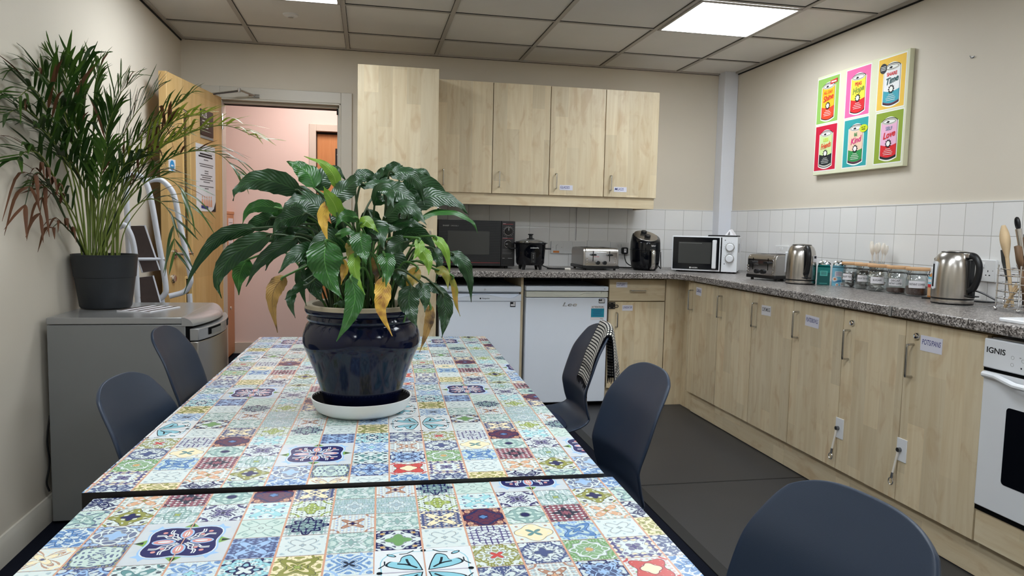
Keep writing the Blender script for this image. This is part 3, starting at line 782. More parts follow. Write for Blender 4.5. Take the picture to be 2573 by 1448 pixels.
for x, y, r in ((-.14, -.14, .09), (-.14, .14, .075), (.13, -.14, .075), (.13, .14, .09)):
    b = MB('dgrey'); b.lathe([(r, 0), (r, .006), (.0001, .006)], (x, y, .012), 28); b.build('hotplate', t)

# --- white fridges
def fridge_box(t, w, body_z=.75):
    b = MB('white_fr'); b.box(0, .06, .03, w, .58, .795); b.build('body', t, bevel=.004)
    for x in (.04, w - .07):
        b = MB('black'); b.cyl((x + .015, .1, 0), (x + .015, .1, .03), .015, 12); b.build('foot', t)
        b = MB('black'); b.cyl((x + .015, .52, 0), (x + .015, .52, .03), .015, 12); b.build('foot', t)
    b = MB('black_matt'); b.box(.01, .05, .012, w - .01, .1, .045); b.build('plinth_gap', t)
t = thing('fridge', 'white undercounter fridge marked Lee, with a teal attention sticker', 'fridge', (-1.706, FY, 0), group='white undercounter fridges')
W = .55; fridge_box(t, W)
b = MB('white_fr'); b.box(-.002, -.005, .772, W + .002, .1, .803); tp = b.build('top', t, bevel=.006, seg=3)
b = MB('ink_grey'); b.box(W - .03, -.0056, .786, W - .02, -.005, .789); b.build('mark', tp)
b = MB('white_fr'); b.box(0, 0, .035, W, .055, .728); dd = b.build('door', t, bevel=.006, seg=3)
b = MB('cream_pl'); P = [(0, .768), (.055, .768), (.055, .757), (.17, .757), (.20, .745), (.36, .745), (.39, .757), (.505, .757), (.505, .768), (W, .768), (W, .732), (0, .732)]
b.prism(P[::-1], -.002, .05, 'y'); b.build('handle_rail', dd, bevel=.0015)
b = MB('cream_pl'); b.box(.05, .012, .74, .51, .05, .768); b.build('handle_recess', dd)
b = MB('chrome'); b.text('Lee', .036, (.288, -.0012, .683), 'y-', shear=.25, bold=.01, sx=1.9); b.build('badge', dd)
b = MB('paper'); b.box(.436, -.001, .583, .528, 0, .676); b.use('sticker_teal'); b.box(.438, -.0014, .60, .527, -.001, .658); b.use('ink'); b.text('ATTENTION', .016, (.482, -.0015, .667), 'y-', bold=.01, maxw=.08)
b.use('ink_blue')
for k in range(5): b.box(.45 + .004 * (k % 2), -.0018, .646 - .009 * k, .516 - .005 * (k % 3), -.0014, .648 - .009 * k)
b.use('ink_grey'); b.box(.5, -.0014, .589, .52, -.001, .592); b.build('attention_sticker', dd)
b = MB('ink'); b.rbox(.488, -.001, .692, .53, 0, .722, .004, 'y'); b.use('paper'); b.box(.491, -.0014, .697, .527, -.001, .706); b.box(.51, -.0014, .708, .527, -.001, .719); b.use('grey_print'); b.box(.493, -.0014, .712, .506, -.001, .719); b.build('energy_sticker', dd)
t = thing('fridge', 'white undercounter fridge marked Hotpoint behind the leafy plant', 'fridge', (-2.262, FY, 0), group='white undercounter fridges')
W = .522; fridge_box(t, W)
b = MB('white_fr'); b.box(-.002, -.008, .762, W + .002, .1, .80); tp = b.build('top', t, bevel=.01, seg=3)
b = MB('grey_print'); b.text('fr', .02, (.285, -.0085, .779), 'y-', shear=.3); b.build('mark', tp)
b = MB('white_fr'); b.box(0, 0, .035, W, .055, .705); dd = b.build('door', t, bevel=.006, seg=3)
b = MB('white_fr'); P = [(0, .706), (0, .75)]
for k in range(25):
    q = k / 24; x = .02 + q * (W - .04); P.append((x, .722 + .026 * math.exp(-((x - .27) / .11) ** 2) + .02 * max(0, abs(q - .5) * 2 - .86) / .14))
P += [(W, .75), (W, .706)]
b.prism(P[::-1], -.006, .05, 'y'); b.build('handle_rail', dd, bevel=.0015)
b = MB('white_fr'); b.box(.01, .02, .706, W - .01, .05, .75); b.build('handle_recess', dd)
b = MB('ink'); b.box(.253, -.0066, .718, .262, -.006, .727); b.text('Hotpoint', .013, (.292, -.0066, .7225), 'y-', bold=.008); b.build('badge', dd)
b = MB('ink'); b.box(.452, -.001, .668, .487, 0, .70); b.use('paper'); b.box(.456, -.0014, .674, .484, -.001, .686); b.box(.472, -.0014, .688, .484, -.001, .698); b.build('energy_sticker', dd)
# ------------------------------------------------------------------ mosaic table tops
def c_(r, g, b): return lin(r, g, b)[:3]
K = dict(W=c_(203, 213, 211), navy=c_(32, 38, 86), slate=c_(74, 86, 126), lbl=c_(150, 180, 214), blue=c_(84, 126, 176), aqua=c_(150, 200, 206), sage=c_(134, 164, 160),
         lime=c_(150, 166, 88), olive=c_(136, 138, 74), crim=c_(140, 84, 98), peach=c_(204, 160, 128), cream=c_(228, 214, 178), grn=c_(108, 150, 96), mint=c_(188, 206, 198),
         pur=c_(82, 76, 124), dred=c_(98, 48, 66), och=c_(196, 160, 104), gry=c_(158, 178, 186), dk=c_(40, 48, 66), red=c_(190, 76, 74), brn=c_(168, 128, 108), teal=c_(98, 140, 142))
# key: bg, A (flower), B (scroll), C (centre), (R1, wave4, wave8), (freq, twist, threshold), (R3, wave, corner ring)
MO = {
 'scr': ('W', 'navy', 'navy', 'slate', (.50, -.22, .05), (8., 2.4, .55), (.16, .06, .55)),
 'pea': ('W', 'peach', 'sage', 'olive', (.52, -.34, 0), (9., 0, .82), (.12, .03, .36)),
 'cri': ('crim', 'dk', 'W', 'crim', (.46, .10, .10), (11., 0, .72), (.2, .06, .34)),
 'cir': ('mint', 'sage', 'W', 'navy', (.86, .10, .06), (7., 0, .6), (.25, 0, .2)),
 'qua': ('dred', 'navy', 'peach', 'blue', (.84, .12, .03), (9., 1.6, .35), (.2, .03, .2)),
 'cro': ('slate', 'cream', 'W', 'slate', (.55, -.3, .06), (8., 0, .86), (.12, .03, .3)),
 'gry': ('gry', 'W', 'sage', 'gry', (.5, .1, .1), (13., 1.2, .45), (.2, .05, .4)),
 'leaf': ('mint', 'sage', 'slate', 'mint', (.6, -.25, .1), (9., 2., .6), (.2, .1, .4)),
 'oli': ('W', 'olive', 'navy', 'navy', (.78, .16, .05), (7., 0, .8), (.34, .1, .25)),
 'sag': ('W', 'sage', 'gry', 'lime', (.72, .16, .10), (12., 0, .6), (.16, -.06, .24)),
 'nsc': ('W', 'pur', 'navy', 'dk', (.34, -.12, .12), (10., 2.2, .6), (.12, .05, .5)),
 'aqc': ('W', 'aqua', 'slate', 'W', (.55, -.33, .08), (7., 0, .9), (.14, -.05, .62)),
 'lim': ('W', 'lime', 'navy', 'lime', (.52, .14, .0), (12., 0, .9), (.16, .05, .5)),
 'lbf': ('slate', 'W', 'lbl', 'lbl', (.92, .06, .04), (10., .8, .35), (.4, .1, .1)),
 'min': ('mint', 'mint', 'sage', 'mint', (.4, .1, 0), (7., 2.6, .72), (.1, 0, .55)),
 'nsf': ('sage', 'navy', 'W', 'sage', (.78, .08, .14), (9., 0, .35), (.2, .06, .2)),
 'wbd': ('W', 'brn', 'lbl', 'navy', (.4, -.22, .06), (11., 0, .86), (.13, .04, .4)),
 'swi': ('W', 'cream', 'brn', 'slate', (.4, -.2, 0), (8., 2.8, .66), (.1, 0, .4)),
 'psl': ('slate', 'mint', 'olive', 'mint', (.92, -.06, .05), (13., 1., .78), (.2, .04, .1)),
 'slb': ('slate', 'lbl', 'lbl', 'blue', (.5, -.3, .08), (8., 0, .88), (.12, .05, .5)),
 'wgl': ('W', 'W', 'gry', 'gry', (.5, -.2, 0), (9., 2., .7), (.1, .03, .6)),
 'stf': ('sage', 'W', 'mint', 'sage', (.6, -.2, .14), (9., 1.2, .55), (.22, .08, .4)),
 'dkb': ('W', 'teal', 'dk', 'W', (.5, -.3, .04), (6., 0, .9), (.14, 0, .4)),
 'tls': ('W', 'lbl', 'blue', 'aqua', (.5, .12, .1), (8., 2.2, .5), (.2, .06, .5)),
 'tns': ('aqua', 'navy', 'W', 'W', (.5, .12, .08), (8., 1.2, .6), (.28, -.12, .46)),
 'olf': ('cream', 'olive', 'olive', 'lime', (.62, -.3, .1), (8., 1.4, .7), (.16, -.06, .5)),
 'wbk': ('W', 'lbl', 'blue', 'dk', (.3, -.1, 0), (8., 1.8, .62), (.2, -.14, .55)),
 'gfl': ('navy', 'W', 'och', 'grn', (.84, .1, .05), (7., 0, .8), (.48, .12, .2)),
 'slw': ('pur', 'W', 'W', 'pur', (.36, -.2, .1), (12., 0, .45), (.1, 0, .5)),
 'crc': ('W', 'cream', 'brn', 'teal', (.78, .1, 0), (7., 0, .93), (.26, -.18, .12)),
 'bsa': ('mint', 'blue', 'lbl', 'blue', (.66, -.26, .04), (8., 1.2, .6), (.2, -.08, .4)),
 'ocr': ('olive', 'cream', 'cream', 'olive', (.78, .1, .08), (9., 1., .5), (.16, .05, .2)),
 'olo': ('olive', 'W', 'W', 'red', (.6, .2, .1), (9., 1.6, .5), (.26, -.12, .42)),
 'slt': ('slate', 'W', 'W', 'slate', (.62, .18, .06), (8., 1.8, .62), (.36, .1, .4)),
 'grc': ('grn', 'W', 'grn', 'och', (.8, .06, .08), (9., 1.4, .35), (.2, .0, .3)),
 'slp': ('pur', 'W', 'cream', 'pur', (.72, -.2, .12), (8., 0, .55), (.2, .06, .4)),
 'bsc': ('W', 'slate', 'slate', 'W', (.62, .2, 0), (7., 2.2, .45), (.3, .05, .5)),
 'slf': ('slate', 'W', 'W', 'slate', (.4, -.24, .0), (7., 2.6, .8), (.1, 0, .55)),
 'wbr': ('W', 'brn', 'gry', 'peach', (.46, -.24, .1), (10., 0, .6), (.14, .05, .4)),
 'blu': ('navy', 'lbl', 'W', 'lbl', (.74, -.1, .12), (9., 1., .45), (.2, .05, .3)),
 'red': ('W', 'red', 'grn', 'cream', (.78, -.2, .02), (7., 0, .92), (.42, .06, .3)),
 'blb': ('W', 'blue', 'blue', 'W', (.56, .14, .1), (8., 1.6, .42), (.16, .04, .4)),
 'lbs': ('slate', 'lbl', 'W', 'slate', (.6, .2, .05), (8., 2., .5), (.2, .1, .5)),
}
def mosaic_mat():
    m, b, t = base_mat('printed_mosaic_vinyl', lin(220, 222, 218), .32, spec=.4)
    def at(n): return t.node('ShaderNodeAttribute', attribute_name=n)
    uv = t.node('ShaderNodeUVMap'); s = t.node('ShaderNodeSeparateXYZ'); t.link(uv.outputs[0], s.inputs[0])
    ma = t.math
    tc = t.node('ShaderNodeTexCoord'); wob = t.node('ShaderNodeTexNoise', i_Scale=60., i_Detail=2.); t.link(tc.outputs['Object'], wob.inputs['Vector'])
    wsp = t.node('ShaderNodeSeparateColor'); t.link(wob.outputs['Color'], wsp.inputs[0])
    u = ma('ADD', ma('MULTIPLY_ADD', s.outputs[0], 2., -1.), ma('MULTIPLY_ADD', wsp.outputs[0], .09, -.045))
    v = ma('ADD', ma('MULTIPLY_ADD', s.outputs[1], 2., -1.), ma('MULTIPLY_ADD', wsp.outputs[1], .09, -.045))
    p, q = ma('ABSOLUTE', u), ma('ABSOLUTE', v)
    u2, v2 = ma('MULTIPLY', u, u), ma('MULTIPLY', v, v)
    r2 = ma('ADD', ma('ADD', u2, v2), 1e-5); r = ma('SQRT', r2)
    c2 = ma('DIVIDE', ma('SUBTRACT', u2, v2), r2)
    k4 = ma('MULTIPLY_ADD', ma('MULTIPLY', c2, c2), 2., -1.); k8 = ma('MULTIPLY_ADD', ma('MULTIPLY', k4, k4), 2., -1.)
    P1, P2, P3 = [t.node('ShaderNodeSeparateXYZ') for _ in range(3)]
    for n, k in ((P1, 'p1'), (P2, 'p2'), (P3, 'p3')): t.link(at(k).outputs['Vector'], n.inputs[0])
    e1 = ma('SUBTRACT', r, ma('ADD', P1.outputs[0], ma('ADD', ma('MULTIPLY', P1.outputs[1], k4), ma('MULTIPLY', P1.outputs[2], k8))))
    # scrolls: product of folded sines, bent by the angle
    f, g = P2.outputs[0], P2.outputs[1]
    ph = ma('MULTIPLY', g, k4)
    sc = ma('ABSOLUTE', ma('MULTIPLY', ma('SINE', ma('ADD', ma('MULTIPLY', f, p), ph)), ma('SINE', ma('ADD', ma('MULTIPLY', f, q), ph))))
    sB = ma('GREATER_THAN', sc, ma('SUBTRACT', P2.outputs[2], .08))
    e3 = ma('SUBTRACT', r, ma('ADD', P3.outputs[0], ma('MULTIPLY', P3.outputs[1], k4)))
    dc = ma('SQRT', ma('ADD', ma('POWER', ma('SUBTRACT', 1., p), 2.), ma('POWER', ma('SUBTRACT', 1., q), 2.)))
    ring = ma('LESS_THAN', ma('ABSOLUTE', ma('SUBTRACT', dc, P3.outputs[2])), .055)
    sc2 = ma('ABSOLUTE', ma('MULTIPLY', ma('SINE', ma('ADD', ma('MULTIPLY', ma('MULTIPLY', f, 1.9), p), ma('MULTIPLY', ph, -1.3))), ma('SINE', ma('ADD', ma('MULTIPLY', ma('MULTIPLY', f, 1.9), q), ma('MULTIPLY', ph, -1.3)))))
    fin = ma('MULTIPLY', ma('GREATER_THAN', sc2, .62), ma('GREATER_THAN', e1, .05))
    bg, A, B, C = [at(k).outputs['Color'] for k in ('cb', 'ca', 'cs', 'cc')]
    dkA = t.mix(.55, A, (.02, .025, .06, 1))
    col = t.mix(ring, bg, A)
    col = t.mix(ma('MULTIPLY', sB, .9), col, B)
    col = t.mix(ma('MULTIPLY', fin, .5), col, A)
    col = t.mix(ma('LESS_THAN', e1, 0.), col, A)
    inner = ma('MULTIPLY', ma('LESS_THAN', e1, -.12), ma('GREATER_THAN', sc, ma('ADD', P2.outputs[2], -.12)))
    col = t.mix(ma('MULTIPLY', inner, .85), col, bg)
    col = t.mix(ma('LESS_THAN', ma('ABSOLUTE', e1), .026), col, dkA)
    col = t.mix(ma('LESS_THAN', e3, 0.), col, C)
    col = t.mix(ma('LESS_THAN', ma('ABSOLUTE', e3), .028), col, dkA)
    # printed joints: rusty along the columns, thin and grey across
    us, vs = s.outputs[0], s.outputs[1]
    du = ma('MINIMUM', us, ma('SUBTRACT', 1., us)); dv = ma('MINIMUM', vs, ma('SUBTRACT', 1., vs))
    nz = t.node('ShaderNodeTexNoise', i_Scale=30., i_Detail=3.); t.link(tc.outputs['Object'], nz.inputs['Vector'])
    ww = ma('MULTIPLY_ADD', nz.outputs['Fac'], .5, .75)
    col = t.mix(ma('LESS_THAN', dv, ma('MULTIPLY', ww, .014)), col, lin(150, 130, 124))
    col = t.mix(ma('LESS_THAN', du, ma('MULTIPLY', ww, .022)), col, lin(198, 152, 128))
    t.link(col, b.inputs['Base Color'])
    return m
M['mosaic'] = mosaic_mat()
M['edge_black'] = plain('table_edge_black', (26, 23, 24), .55, var=.1)
# the printed sheet's repeat: columns 7..13 of rows 1..8; the other half is the same sheet turned by 180 degrees
RR = {1: 'gry lim aqc nsc sag oli leaf', 2: 'stf cro qua cir cri pea scr', 3: 'gfl wgl slw crc bsa wgl ocr', 4: 'TE0 TE1 olo slt grc slp bsc',
      5: 'TE2 TE3 slf wbr blu red blb', 6: 'wbk olf tns tls dkb lbs wgl', 7: 'stf wgl slb ME0 ME1 psl swi', 8: 'wbd nsf min ME2 ME3 lbf blb'}
RR = {k: v.split() for k, v in RR.items()}
def cell(r, c):
    c = c % 14
    if c < 7: r, c = 2 - r, 13 - c
    return RR[(r - 1) % 8 + 1][c - 7]

def anchor(k, c): return k[:2] in ('ME', 'TE') and k[2] == ('3' if c % 14 < 7 else '0')      # first cell of a two-by-two print

def table_top(name, parent, x0, x1, y0, y1, zt, cells):
    """cells: (key, ax0, ax1, ay0, ay1) in table coordinates; clipped to the top's rectangle"""
    vs, fs, uvs, ats = [], [], [], []
    for key, a0, a1, b0, b1 in cells:
        c0, c1, d0, d1 = max(a0, x0), min(a1, x1), max(b0, y0), min(b1, y1)
        if c1 - c0 < 1e-4 or d1 - d0 < 1e-4: continue
        o = len(vs); vs += [(c0, d0, zt), (c1, d0, zt), (c1, d1, zt), (c0, d1, zt)]; fs.append((o, o + 1, o + 2, o + 3))
        U = lambda x: (x - a0) / (a1 - a0); V = lambda y: (y - b0) / (b1 - b0)
        uvs.append([(U(c0), V(d0)), (U(c1), V(d0)), (U(c1), V(d1)), (U(c0), V(d1))]); ats.append(key)
    nm = len(fs)
    def bx(X0, Y0, Z0, X1, Y1, Z1, cap):
        o = len(vs); vs.extend([(x, y, z) for z in (Z0, Z1) for y in (Y0, Y1) for x in (X0, X1)])
        q = [(0, 2, 3, 1), (0, 1, 5, 4), (2, 6, 7, 3), (0, 4, 6, 2), (1, 3, 7, 5)] + ([(4, 5, 7, 6)] if cap else [])
        fs.extend([tuple(o + k for k in f) for f in q])
    bx(x0, y0, zt - .026, x1, y1, zt - .0002, True)
    me = bpy.data.meshes.new(name); me.from_pydata(vs, [], fs)
    me.materials.append(M['mosaic']); me.materials.append(M['edge_black'])
    ul = me.uv_layers.new(name='UVMap')
    for k in ('p1', 'p2', 'p3'): me.attributes.new(k, 'FLOAT_VECTOR', 'FACE')
    for k in ('cb', 'ca', 'cs', 'cc'): me.attributes.new(k, 'FLOAT_COLOR', 'FACE')
    A = {k: me.attributes[k] for k in ('p1', 'p2', 'p3', 'cb', 'ca', 'cs', 'cc')}; ul = me.uv_layers['UVMap']
    for i, p in enumerate(me.polygons):
        if i < nm:
            for li, uvc in zip(p.loop_indices, uvs[i]): ul.data[li].uv = uvc
            mo = MO.get(ats[i], ('W', 'W', 'W', 'W', (0., 0, 0), (0., 0, 2.), (-1., 0, 9.)))
            for k, ckey in zip(('cb', 'ca', 'cs', 'cc'), mo[:4]): A[k].data[i].color = K[ckey] + (1,)
            for k, vec in zip(('p1', 'p2', 'p3'), mo[4:]): A[k].data[i].vector = vec
        else: p.material_index = 1
    me.update()
    o = bpy.data.objects.new(name, me); COL.objects.link(o); o.parent = parent
    return o

def blob(n, R, a4, ph=0., sq=1.):
    return [(R * (1 + a4 * math.cos(4 * (2 * PI * k / n) + ph)) * math.cos(2 * PI * k / n), R * sq * (1 + a4 * math.cos(4 * (2 * PI * k / n) + ph)) * math.sin(2 * PI * k / n)) for k in range(n)]
for nm_, rgb in (('pr_navy', (34, 38, 90)), ('pr_lbl', (150, 186, 222)), ('pr_grn', (124, 164, 84)), ('pr_pink', (206, 142, 138)), ('pr_white', (212, 216, 218)), ('pr_bg', (192, 198, 202)), ('pr_aqua', (134, 190, 204)), ('pr_dk', (30, 42, 52)), ('pr_rust', (198, 152, 128)), ('pr_sil', (176, 170, 186))):
    M[nm_] = plain('print_' + nm_[3:], rgb, .32, spec=.4, var=.05, scale=40.)
def ribbon(b, pts, w, z):
    pts = [Vector((p[0], p[1], z)) for p in pts]; L, R = [], []
    for i, p in enumerate(pts):
        t = (pts[min(i + 1, len(pts) - 1)] - pts[max(i - 1, 0)]).normalized(); nrm = Vector((-t.y, t.x, 0)) * w / 2
        L.append(p + nrm); R.append(p - nrm)
    n = len(pts); b.add(L + R, [(i, i + 1, n + i + 1, n + i) for i in range(n - 1)])
def medallion(b, cx, cy, sx, sy, clip=None):
    """printed navy medallion over two by two tiles, half-size 1 = the tile edge"""
    def P(L): return [(cx + x * sx, cy + y * sy) for x, y in L]
    def flat(L, z, mat):
        b.use(mat); b.poly([(x, y, z) for x, y in P(L)])
    z = .0002; dz = .00007
    flat([(-1, -1), (1, -1), (1, 1), (-1, 1)], z, 'pr_bg')
    for k in range(4):
        c, s = math.cos(k * PI / 2), math.sin(k * PI / 2)
        R = lambda L: [(x * c - y * s, x * s + y * c) for x, y in L]
        flat(R([(.55, -.30), (.96, 0), (.55, .30)]), z + dz, 'pr_grn')
        flat(R([(.78, -.06), (.99, 0), (.78, .06)]), z + dz * 1.5, 'pr_dk')
    for k in range(4):
        c, s = math.cos(PI / 4 + k * PI / 2), math.sin(PI / 4 + k * PI / 2)
        R = lambda L: [(x * c - y * s, x * s + y * c) for x, y in L]
        flat(R([(.80, -.09), (1.06, -.16), (1.0, 0), (1.06, .16), (.80, .09)]), z + dz, 'pr_lbl')
    flat(blob(48, .84, -.14), z + 2 * dz, 'pr_lbl'); flat(blob(48, .80, -.14), z + 3 * dz, 'pr_white'); flat(blob(48, .775, -.14), z + 4 * dz, 'pr_navy')
    for k in range(4):
        a = k * PI / 2; c, s = math.cos(a), math.sin(a)
        R = lambda L: [(x * c - y * s, x * s + y * c) for x, y in L]
        el = lambda r0, r1, w: [((r0 + r1) / 2 + (r1 - r0) / 2 * math.cos(t * PI / 8), w * math.sin(t * PI / 8)) for t in range(16)]
        flat(R(el(.14, .62, .135)), z + 5 * dz, 'pr_lbl'); flat(R(el(.18, .59, .1)), z + 6 * dz, 'pr_pink'); flat(R(el(.24, .50, .045)), z + 7 * dz, 'pr_white')
        for m_ in (-1, 1):
            b.use('pr_white')
            for off in (0, .075):
                pts = spline([(.10, m_ * (.05 + off * .2), 0), (.26 - off, m_ * (.17 + off), 0), (.36, m_ * (.19 + off), 0), (.45, m_ * (.30 + off * .7), 0), (.60, m_ * (.30 + off * .6), 0)], 5)
                ribbon(b, P(R([(p.x, p.y) for p in pts])), .028 * sx, z + 5.5 * dz)
        a2 = a + PI / 4; b.use('pr_pink'); b.disc((cx + .46 * sx * math.cos(a2), cy + .46 * sy * math.sin(a2), z + 6 * dz), .045 * sx, 12)
        b.disc((cx + .66 * sx * math.cos(a2), cy + .66 * sy * math.sin(a2), z + 6 * dz), .05 * sx, 12)
    b.use('pr_rust'); b.box(cx - .012 * sx, cy - sy, z + 8 * dz, cx + .012 * sx, cy + sy, z + 8.4 * dz)
    for s in (-1, 1): b.box(cx + s * sx - .012 * sx, cy - sy, z + 8 * dz, cx + s * sx + .012 * sx, cy + sy, z + 8.4 * dz)
def teal_flower(b, cx, cy, sx, sy):
    def flat(L, z, mat):
        b.use(mat); b.poly([(cx + x * sx, cy + y * sy, z) for x, y in L])
    z = .0002; dz = .00007
    flat([(-1, -1), (1, -1), (1, 1), (-1, 1)], z, 'pr_white'); flat(blob(40, .97, -.1), z + dz, 'pr_aqua'); flat(blob(40, .945, -.1), z + 2 * dz, 'pr_white')
    for mx in (-1, 1):
        for my in (-1, 1):
            def S(L): return [(mx * x, my * y) for x, y in (L if mx * my > 0 else L[::-1])]
            lob = [(p.x, p.y) for p in spline([(.08, .06, 0), (.30, .10, 0), (.52, .16, 0), (.74, .30, 0), (.66, .46, 0), (.50, .42, 0), (.44, .62, 0), (.28, .70, 0), (.20, .54, 0), (.13, .30, 0), (.08, .06, 0)], 4)][:-1]
            c0 = (.36, .33); big = [(c0[0] + (x - c0[0]) * 1.12, c0[1] + (y - c0[1]) * 1.12) for x, y in lob]
            flat(S(big), z + 3 * dz, 'pr_dk'); flat(S(lob), z + 4 * dz, 'pr_aqua')
            b.use('pr_dk'); ribbon(b, [(cx + mx * x * sx, cy + my * y * sy) for x, y in ((.16, .14), (.30, .27), (.40, .32), (.55, .36))], .05 * sx, z + 5 * dz); ribbon(b, [(cx + mx * x * sx, cy + my * y * sy) for x, y in ((.3, .27), (.34, .42), (.36, .55))], .05 * sx, z + 5 * dz)
            flat(S([(.66 + .10 * math.cos(t * PI / 6), .74 + .06 * math.sin(t * PI / 6) + .05 * math.cos(t * PI / 6)) for t in range(12)]), z + 4 * dz, 'pr_dk'); flat(S([(.66 + .07 * math.cos(t * PI / 6), .74 + .035 * math.sin(t * PI / 6) + .035 * math.cos(t * PI / 6)) for t in range(12)]), z + 5 * dz, 'pr_aqua')
            b.use('pr_dk'); ribbon(b, [(cx + mx * x * sx, cy + my * y * sy) for x, y in ((.20, .92), (.34, .80), (.5, .78))], .03 * sx, z + 4 * dz); ribbon(b, [(cx + mx * x * sx, cy + my * y * sy) for x, y in ((.92, .2), (.80, .34), (.80, .5))], .03 * sx, z + 4 * dz)
    for k in range(4):
        a = k * PI / 2; b.use('pr_sil'); ribbon(b, [(cx + math.cos(a) * q * sx, cy + math.sin(a) * q * sy) for q in (.1, .95)], .03 * sx, z + 6 * dz)
        b.use('pr_dk'); b.disc((cx + .9 * math.cos(a) * sx, cy + .9 * math.sin(a) * sy, z + 6 * dz), .06 * sx, 10)
    b.use('pr_rust'); b.box(cx - .012 * sx, cy - sy, z + 8 * dz, cx + .012 * sx, cy + sy, z + 8.4 * dz)

def make_table(lab, ox, oy, rz, w, d, zt, cells, bigs):
    """origin = middle of the top, on the floor"""
    t = thing('dining_table', lab, 'table', (ox, oy, 0), rz, 'two tile-patterned dining tables')
    tp = table_top('tabletop', t, -w / 2, w / 2, -d / 2, d / 2, zt, cells)
    for kind, cx, cy, sx, sy in bigs:
        if abs(cx) - sx > w / 2 or abs(cy) - sy > d / 2: continue
        b = MB(); b.at(0, 0, zt); (medallion if kind == 'ME' else teal_flower)(b, cx, cy, sx, sy)
        o = b.build('large_tile_print', tp, smooth=0, recalc=False)
        bm = bmesh.new(); bm.from_mesh(o.data)               # trimmed at the table edge
        for co, no in (((w / 2, 0, 0), (1, 0, 0)), ((-w / 2, 0, 0), (-1, 0, 0)), ((0, d / 2, 0), (0, 1, 0)), ((0, -d / 2, 0), (0, -1, 0))):
            bmesh.ops.bisect_plane(bm, geom=bm.verts[:] + bm.edges[:] + bm.faces[:], plane_co=co, plane_no=no, clear_outer=True)
        bm.to_mesh(o.data); bm.free()
    for sx in (-1, 1):
        for sy in (-1, 1):
            b = MB('leg_metal'); b.box(sx * (w / 2 - .03) - .02, sy * (d / 2 - .06) - .02, 0, sx * (w / 2 - .03) + .02, sy * (d / 2 - .06) + .02, zt - .027); b.build('leg', t, bevel=.003)
    b = MB('leg_metal')
    for sy in (-1, 1): b.box(-w / 2 + .05, sy * (d / 2 - .06) - .012, zt - .075, w / 2 - .05, sy * (d / 2 - .06) + .012, zt - .027)
    b.build('frame', t)
    return t
S_ = .0645
def big_list(cells):
    out = []
    for key, a0, a1, b0, b1, tr in cells:
        if key in ('ME0', 'TE0'): out.append((key, a0, a1, b0, b1, tr))
    return out
# near table
NX, NY, NW, ND = -2.711, -4.762, .849, 1.59
cl, bg = [], []
for r in range(-1, 24):
    for c in range(-1, 15):
        k = cell(r, c); x0 = -2.701 + S_ * (c - 7) - NX; y1 = -4.017 - S_ * (r - 1) - NY
        cl.append((k, x0, x0 + S_, y1 - S_, y1))
        if anchor(k, c):
            bg.append((k[:2], x0 + S_, y1 - S_, S_, S_))
make_table('near tile-patterned dining table with nothing on it', NX, NY, math.radians(-.9), NW, ND, .737, cl, bg)
# far table: the same sheet laid the other way round, in two pieces
TX, TY, TW, TD = -2.696, -3.162, .853, 1.601
TR = math.radians(-1.5); s2, sr = .0675, .0645
cl, bg = [], []
for piece, (c0, c1, ystart, xs) in enumerate(((1, 14, -3.866, 0.), (0, 14, -3.145, .004))):
    for c in range(c0, c1):
        y1 = ystart + sr * (12 - c) - TY
        if piece == 1: y1 = -3.19 + sr * (14 - c) - TY
        for r in range(-6, 14):
            k = cell(r, c); x0 = -2.463 - s2 * (r - 2) + xs - TX + .0204
            yy0, yy1 = y1 - sr, y1
            if piece == 0 and yy1 > -3.19 - TY: yy1 = -3.19 - TY
            if yy1 <= yy0 + .002: continue
            cl.append((k, x0, x0 + s2, yy0, yy1))
            if anchor(k, c) and not (piece == 0 and yy1 + .001 < y1): bg.append((k[:2], x0, y1 - sr, s2, sr))
make_table('far tile-patterned dining table with the big potted plant on it', TX, TY, TR, TW, TD, .744, cl, bg)
# ------------------------------------------------------------------ appliances on the back worktop
Z0 = HT
# black microwave
t = thing('microwave', 'large black microwave with two dials, at the left end of the back worktop', 'microwave', (-2.255, -.42, Z0))
W = .515
b = MB('black'); b.box(0, .012, .014, W, .38, .318); b.build('body', t, bevel=.004)
b = MB('black'); b.box(.002, -.012, .018, .418, .012, .317)
b.use('dgrey')
for k in range(26): b.box(.004, -.0128, .03 + .011 * k, .416, -.012, .0312 + .011 * k)
b.use('grey_print'); b.text('SHARP', .013, (.05, -.0132, .279), 'y-', bold=.01, sx=1.1); b.text('CAROUSEL II', .010, (.107, -.0132, .279), 'y-', sx=.9)
b.use('red'); b.box(.004, -.0131, .038, .416, -.0127, .0392); dd = b.build('door', t, bevel=.002)
b = MB('screen'); b.rbox(.062, -.0138, .092, .34, -.012, .246, .004, 'y'); b.build('window', dd)
b = MB('tray'); b.box(.422, -.010, .018, W - .002, .012, .317)
b.use('red'); b.box(.428, -.0106, .2965, .5, -.01, .2978); b.box(.428, -.0106, .201, .5, -.01, .2022); b.use('grey_print'); b.box(.43, -.0106, .2985, .45, -.01, .3015); b.box(.43, -.0106, .204, .462, -.01, .2062)
for z in (.128, .118, .108, .1): b.box(.43, -.0106, z, .495 - .004 * (int(z * 1000) % 3), -.01, z + .0012)
for x0, x1, z in ((.43, .446, .068), (.468, .498, .068), (.43, .455, .035), (.468, .5, .035)): b.box(x0, -.0106, z, x1, -.01, z + .003)
for k in range(16):
    a = PI * 2 * k / 18 - .9; b.box(.467 + .034 * math.cos(a) - .002, -.0106, .25 + .034 * math.sin(a) - .002, .467 + .034 * math.cos(a) + .002, -.01, .25 + .034 * math.sin(a) + .001)
cp = b.build('control_panel', t, bevel=.0015)
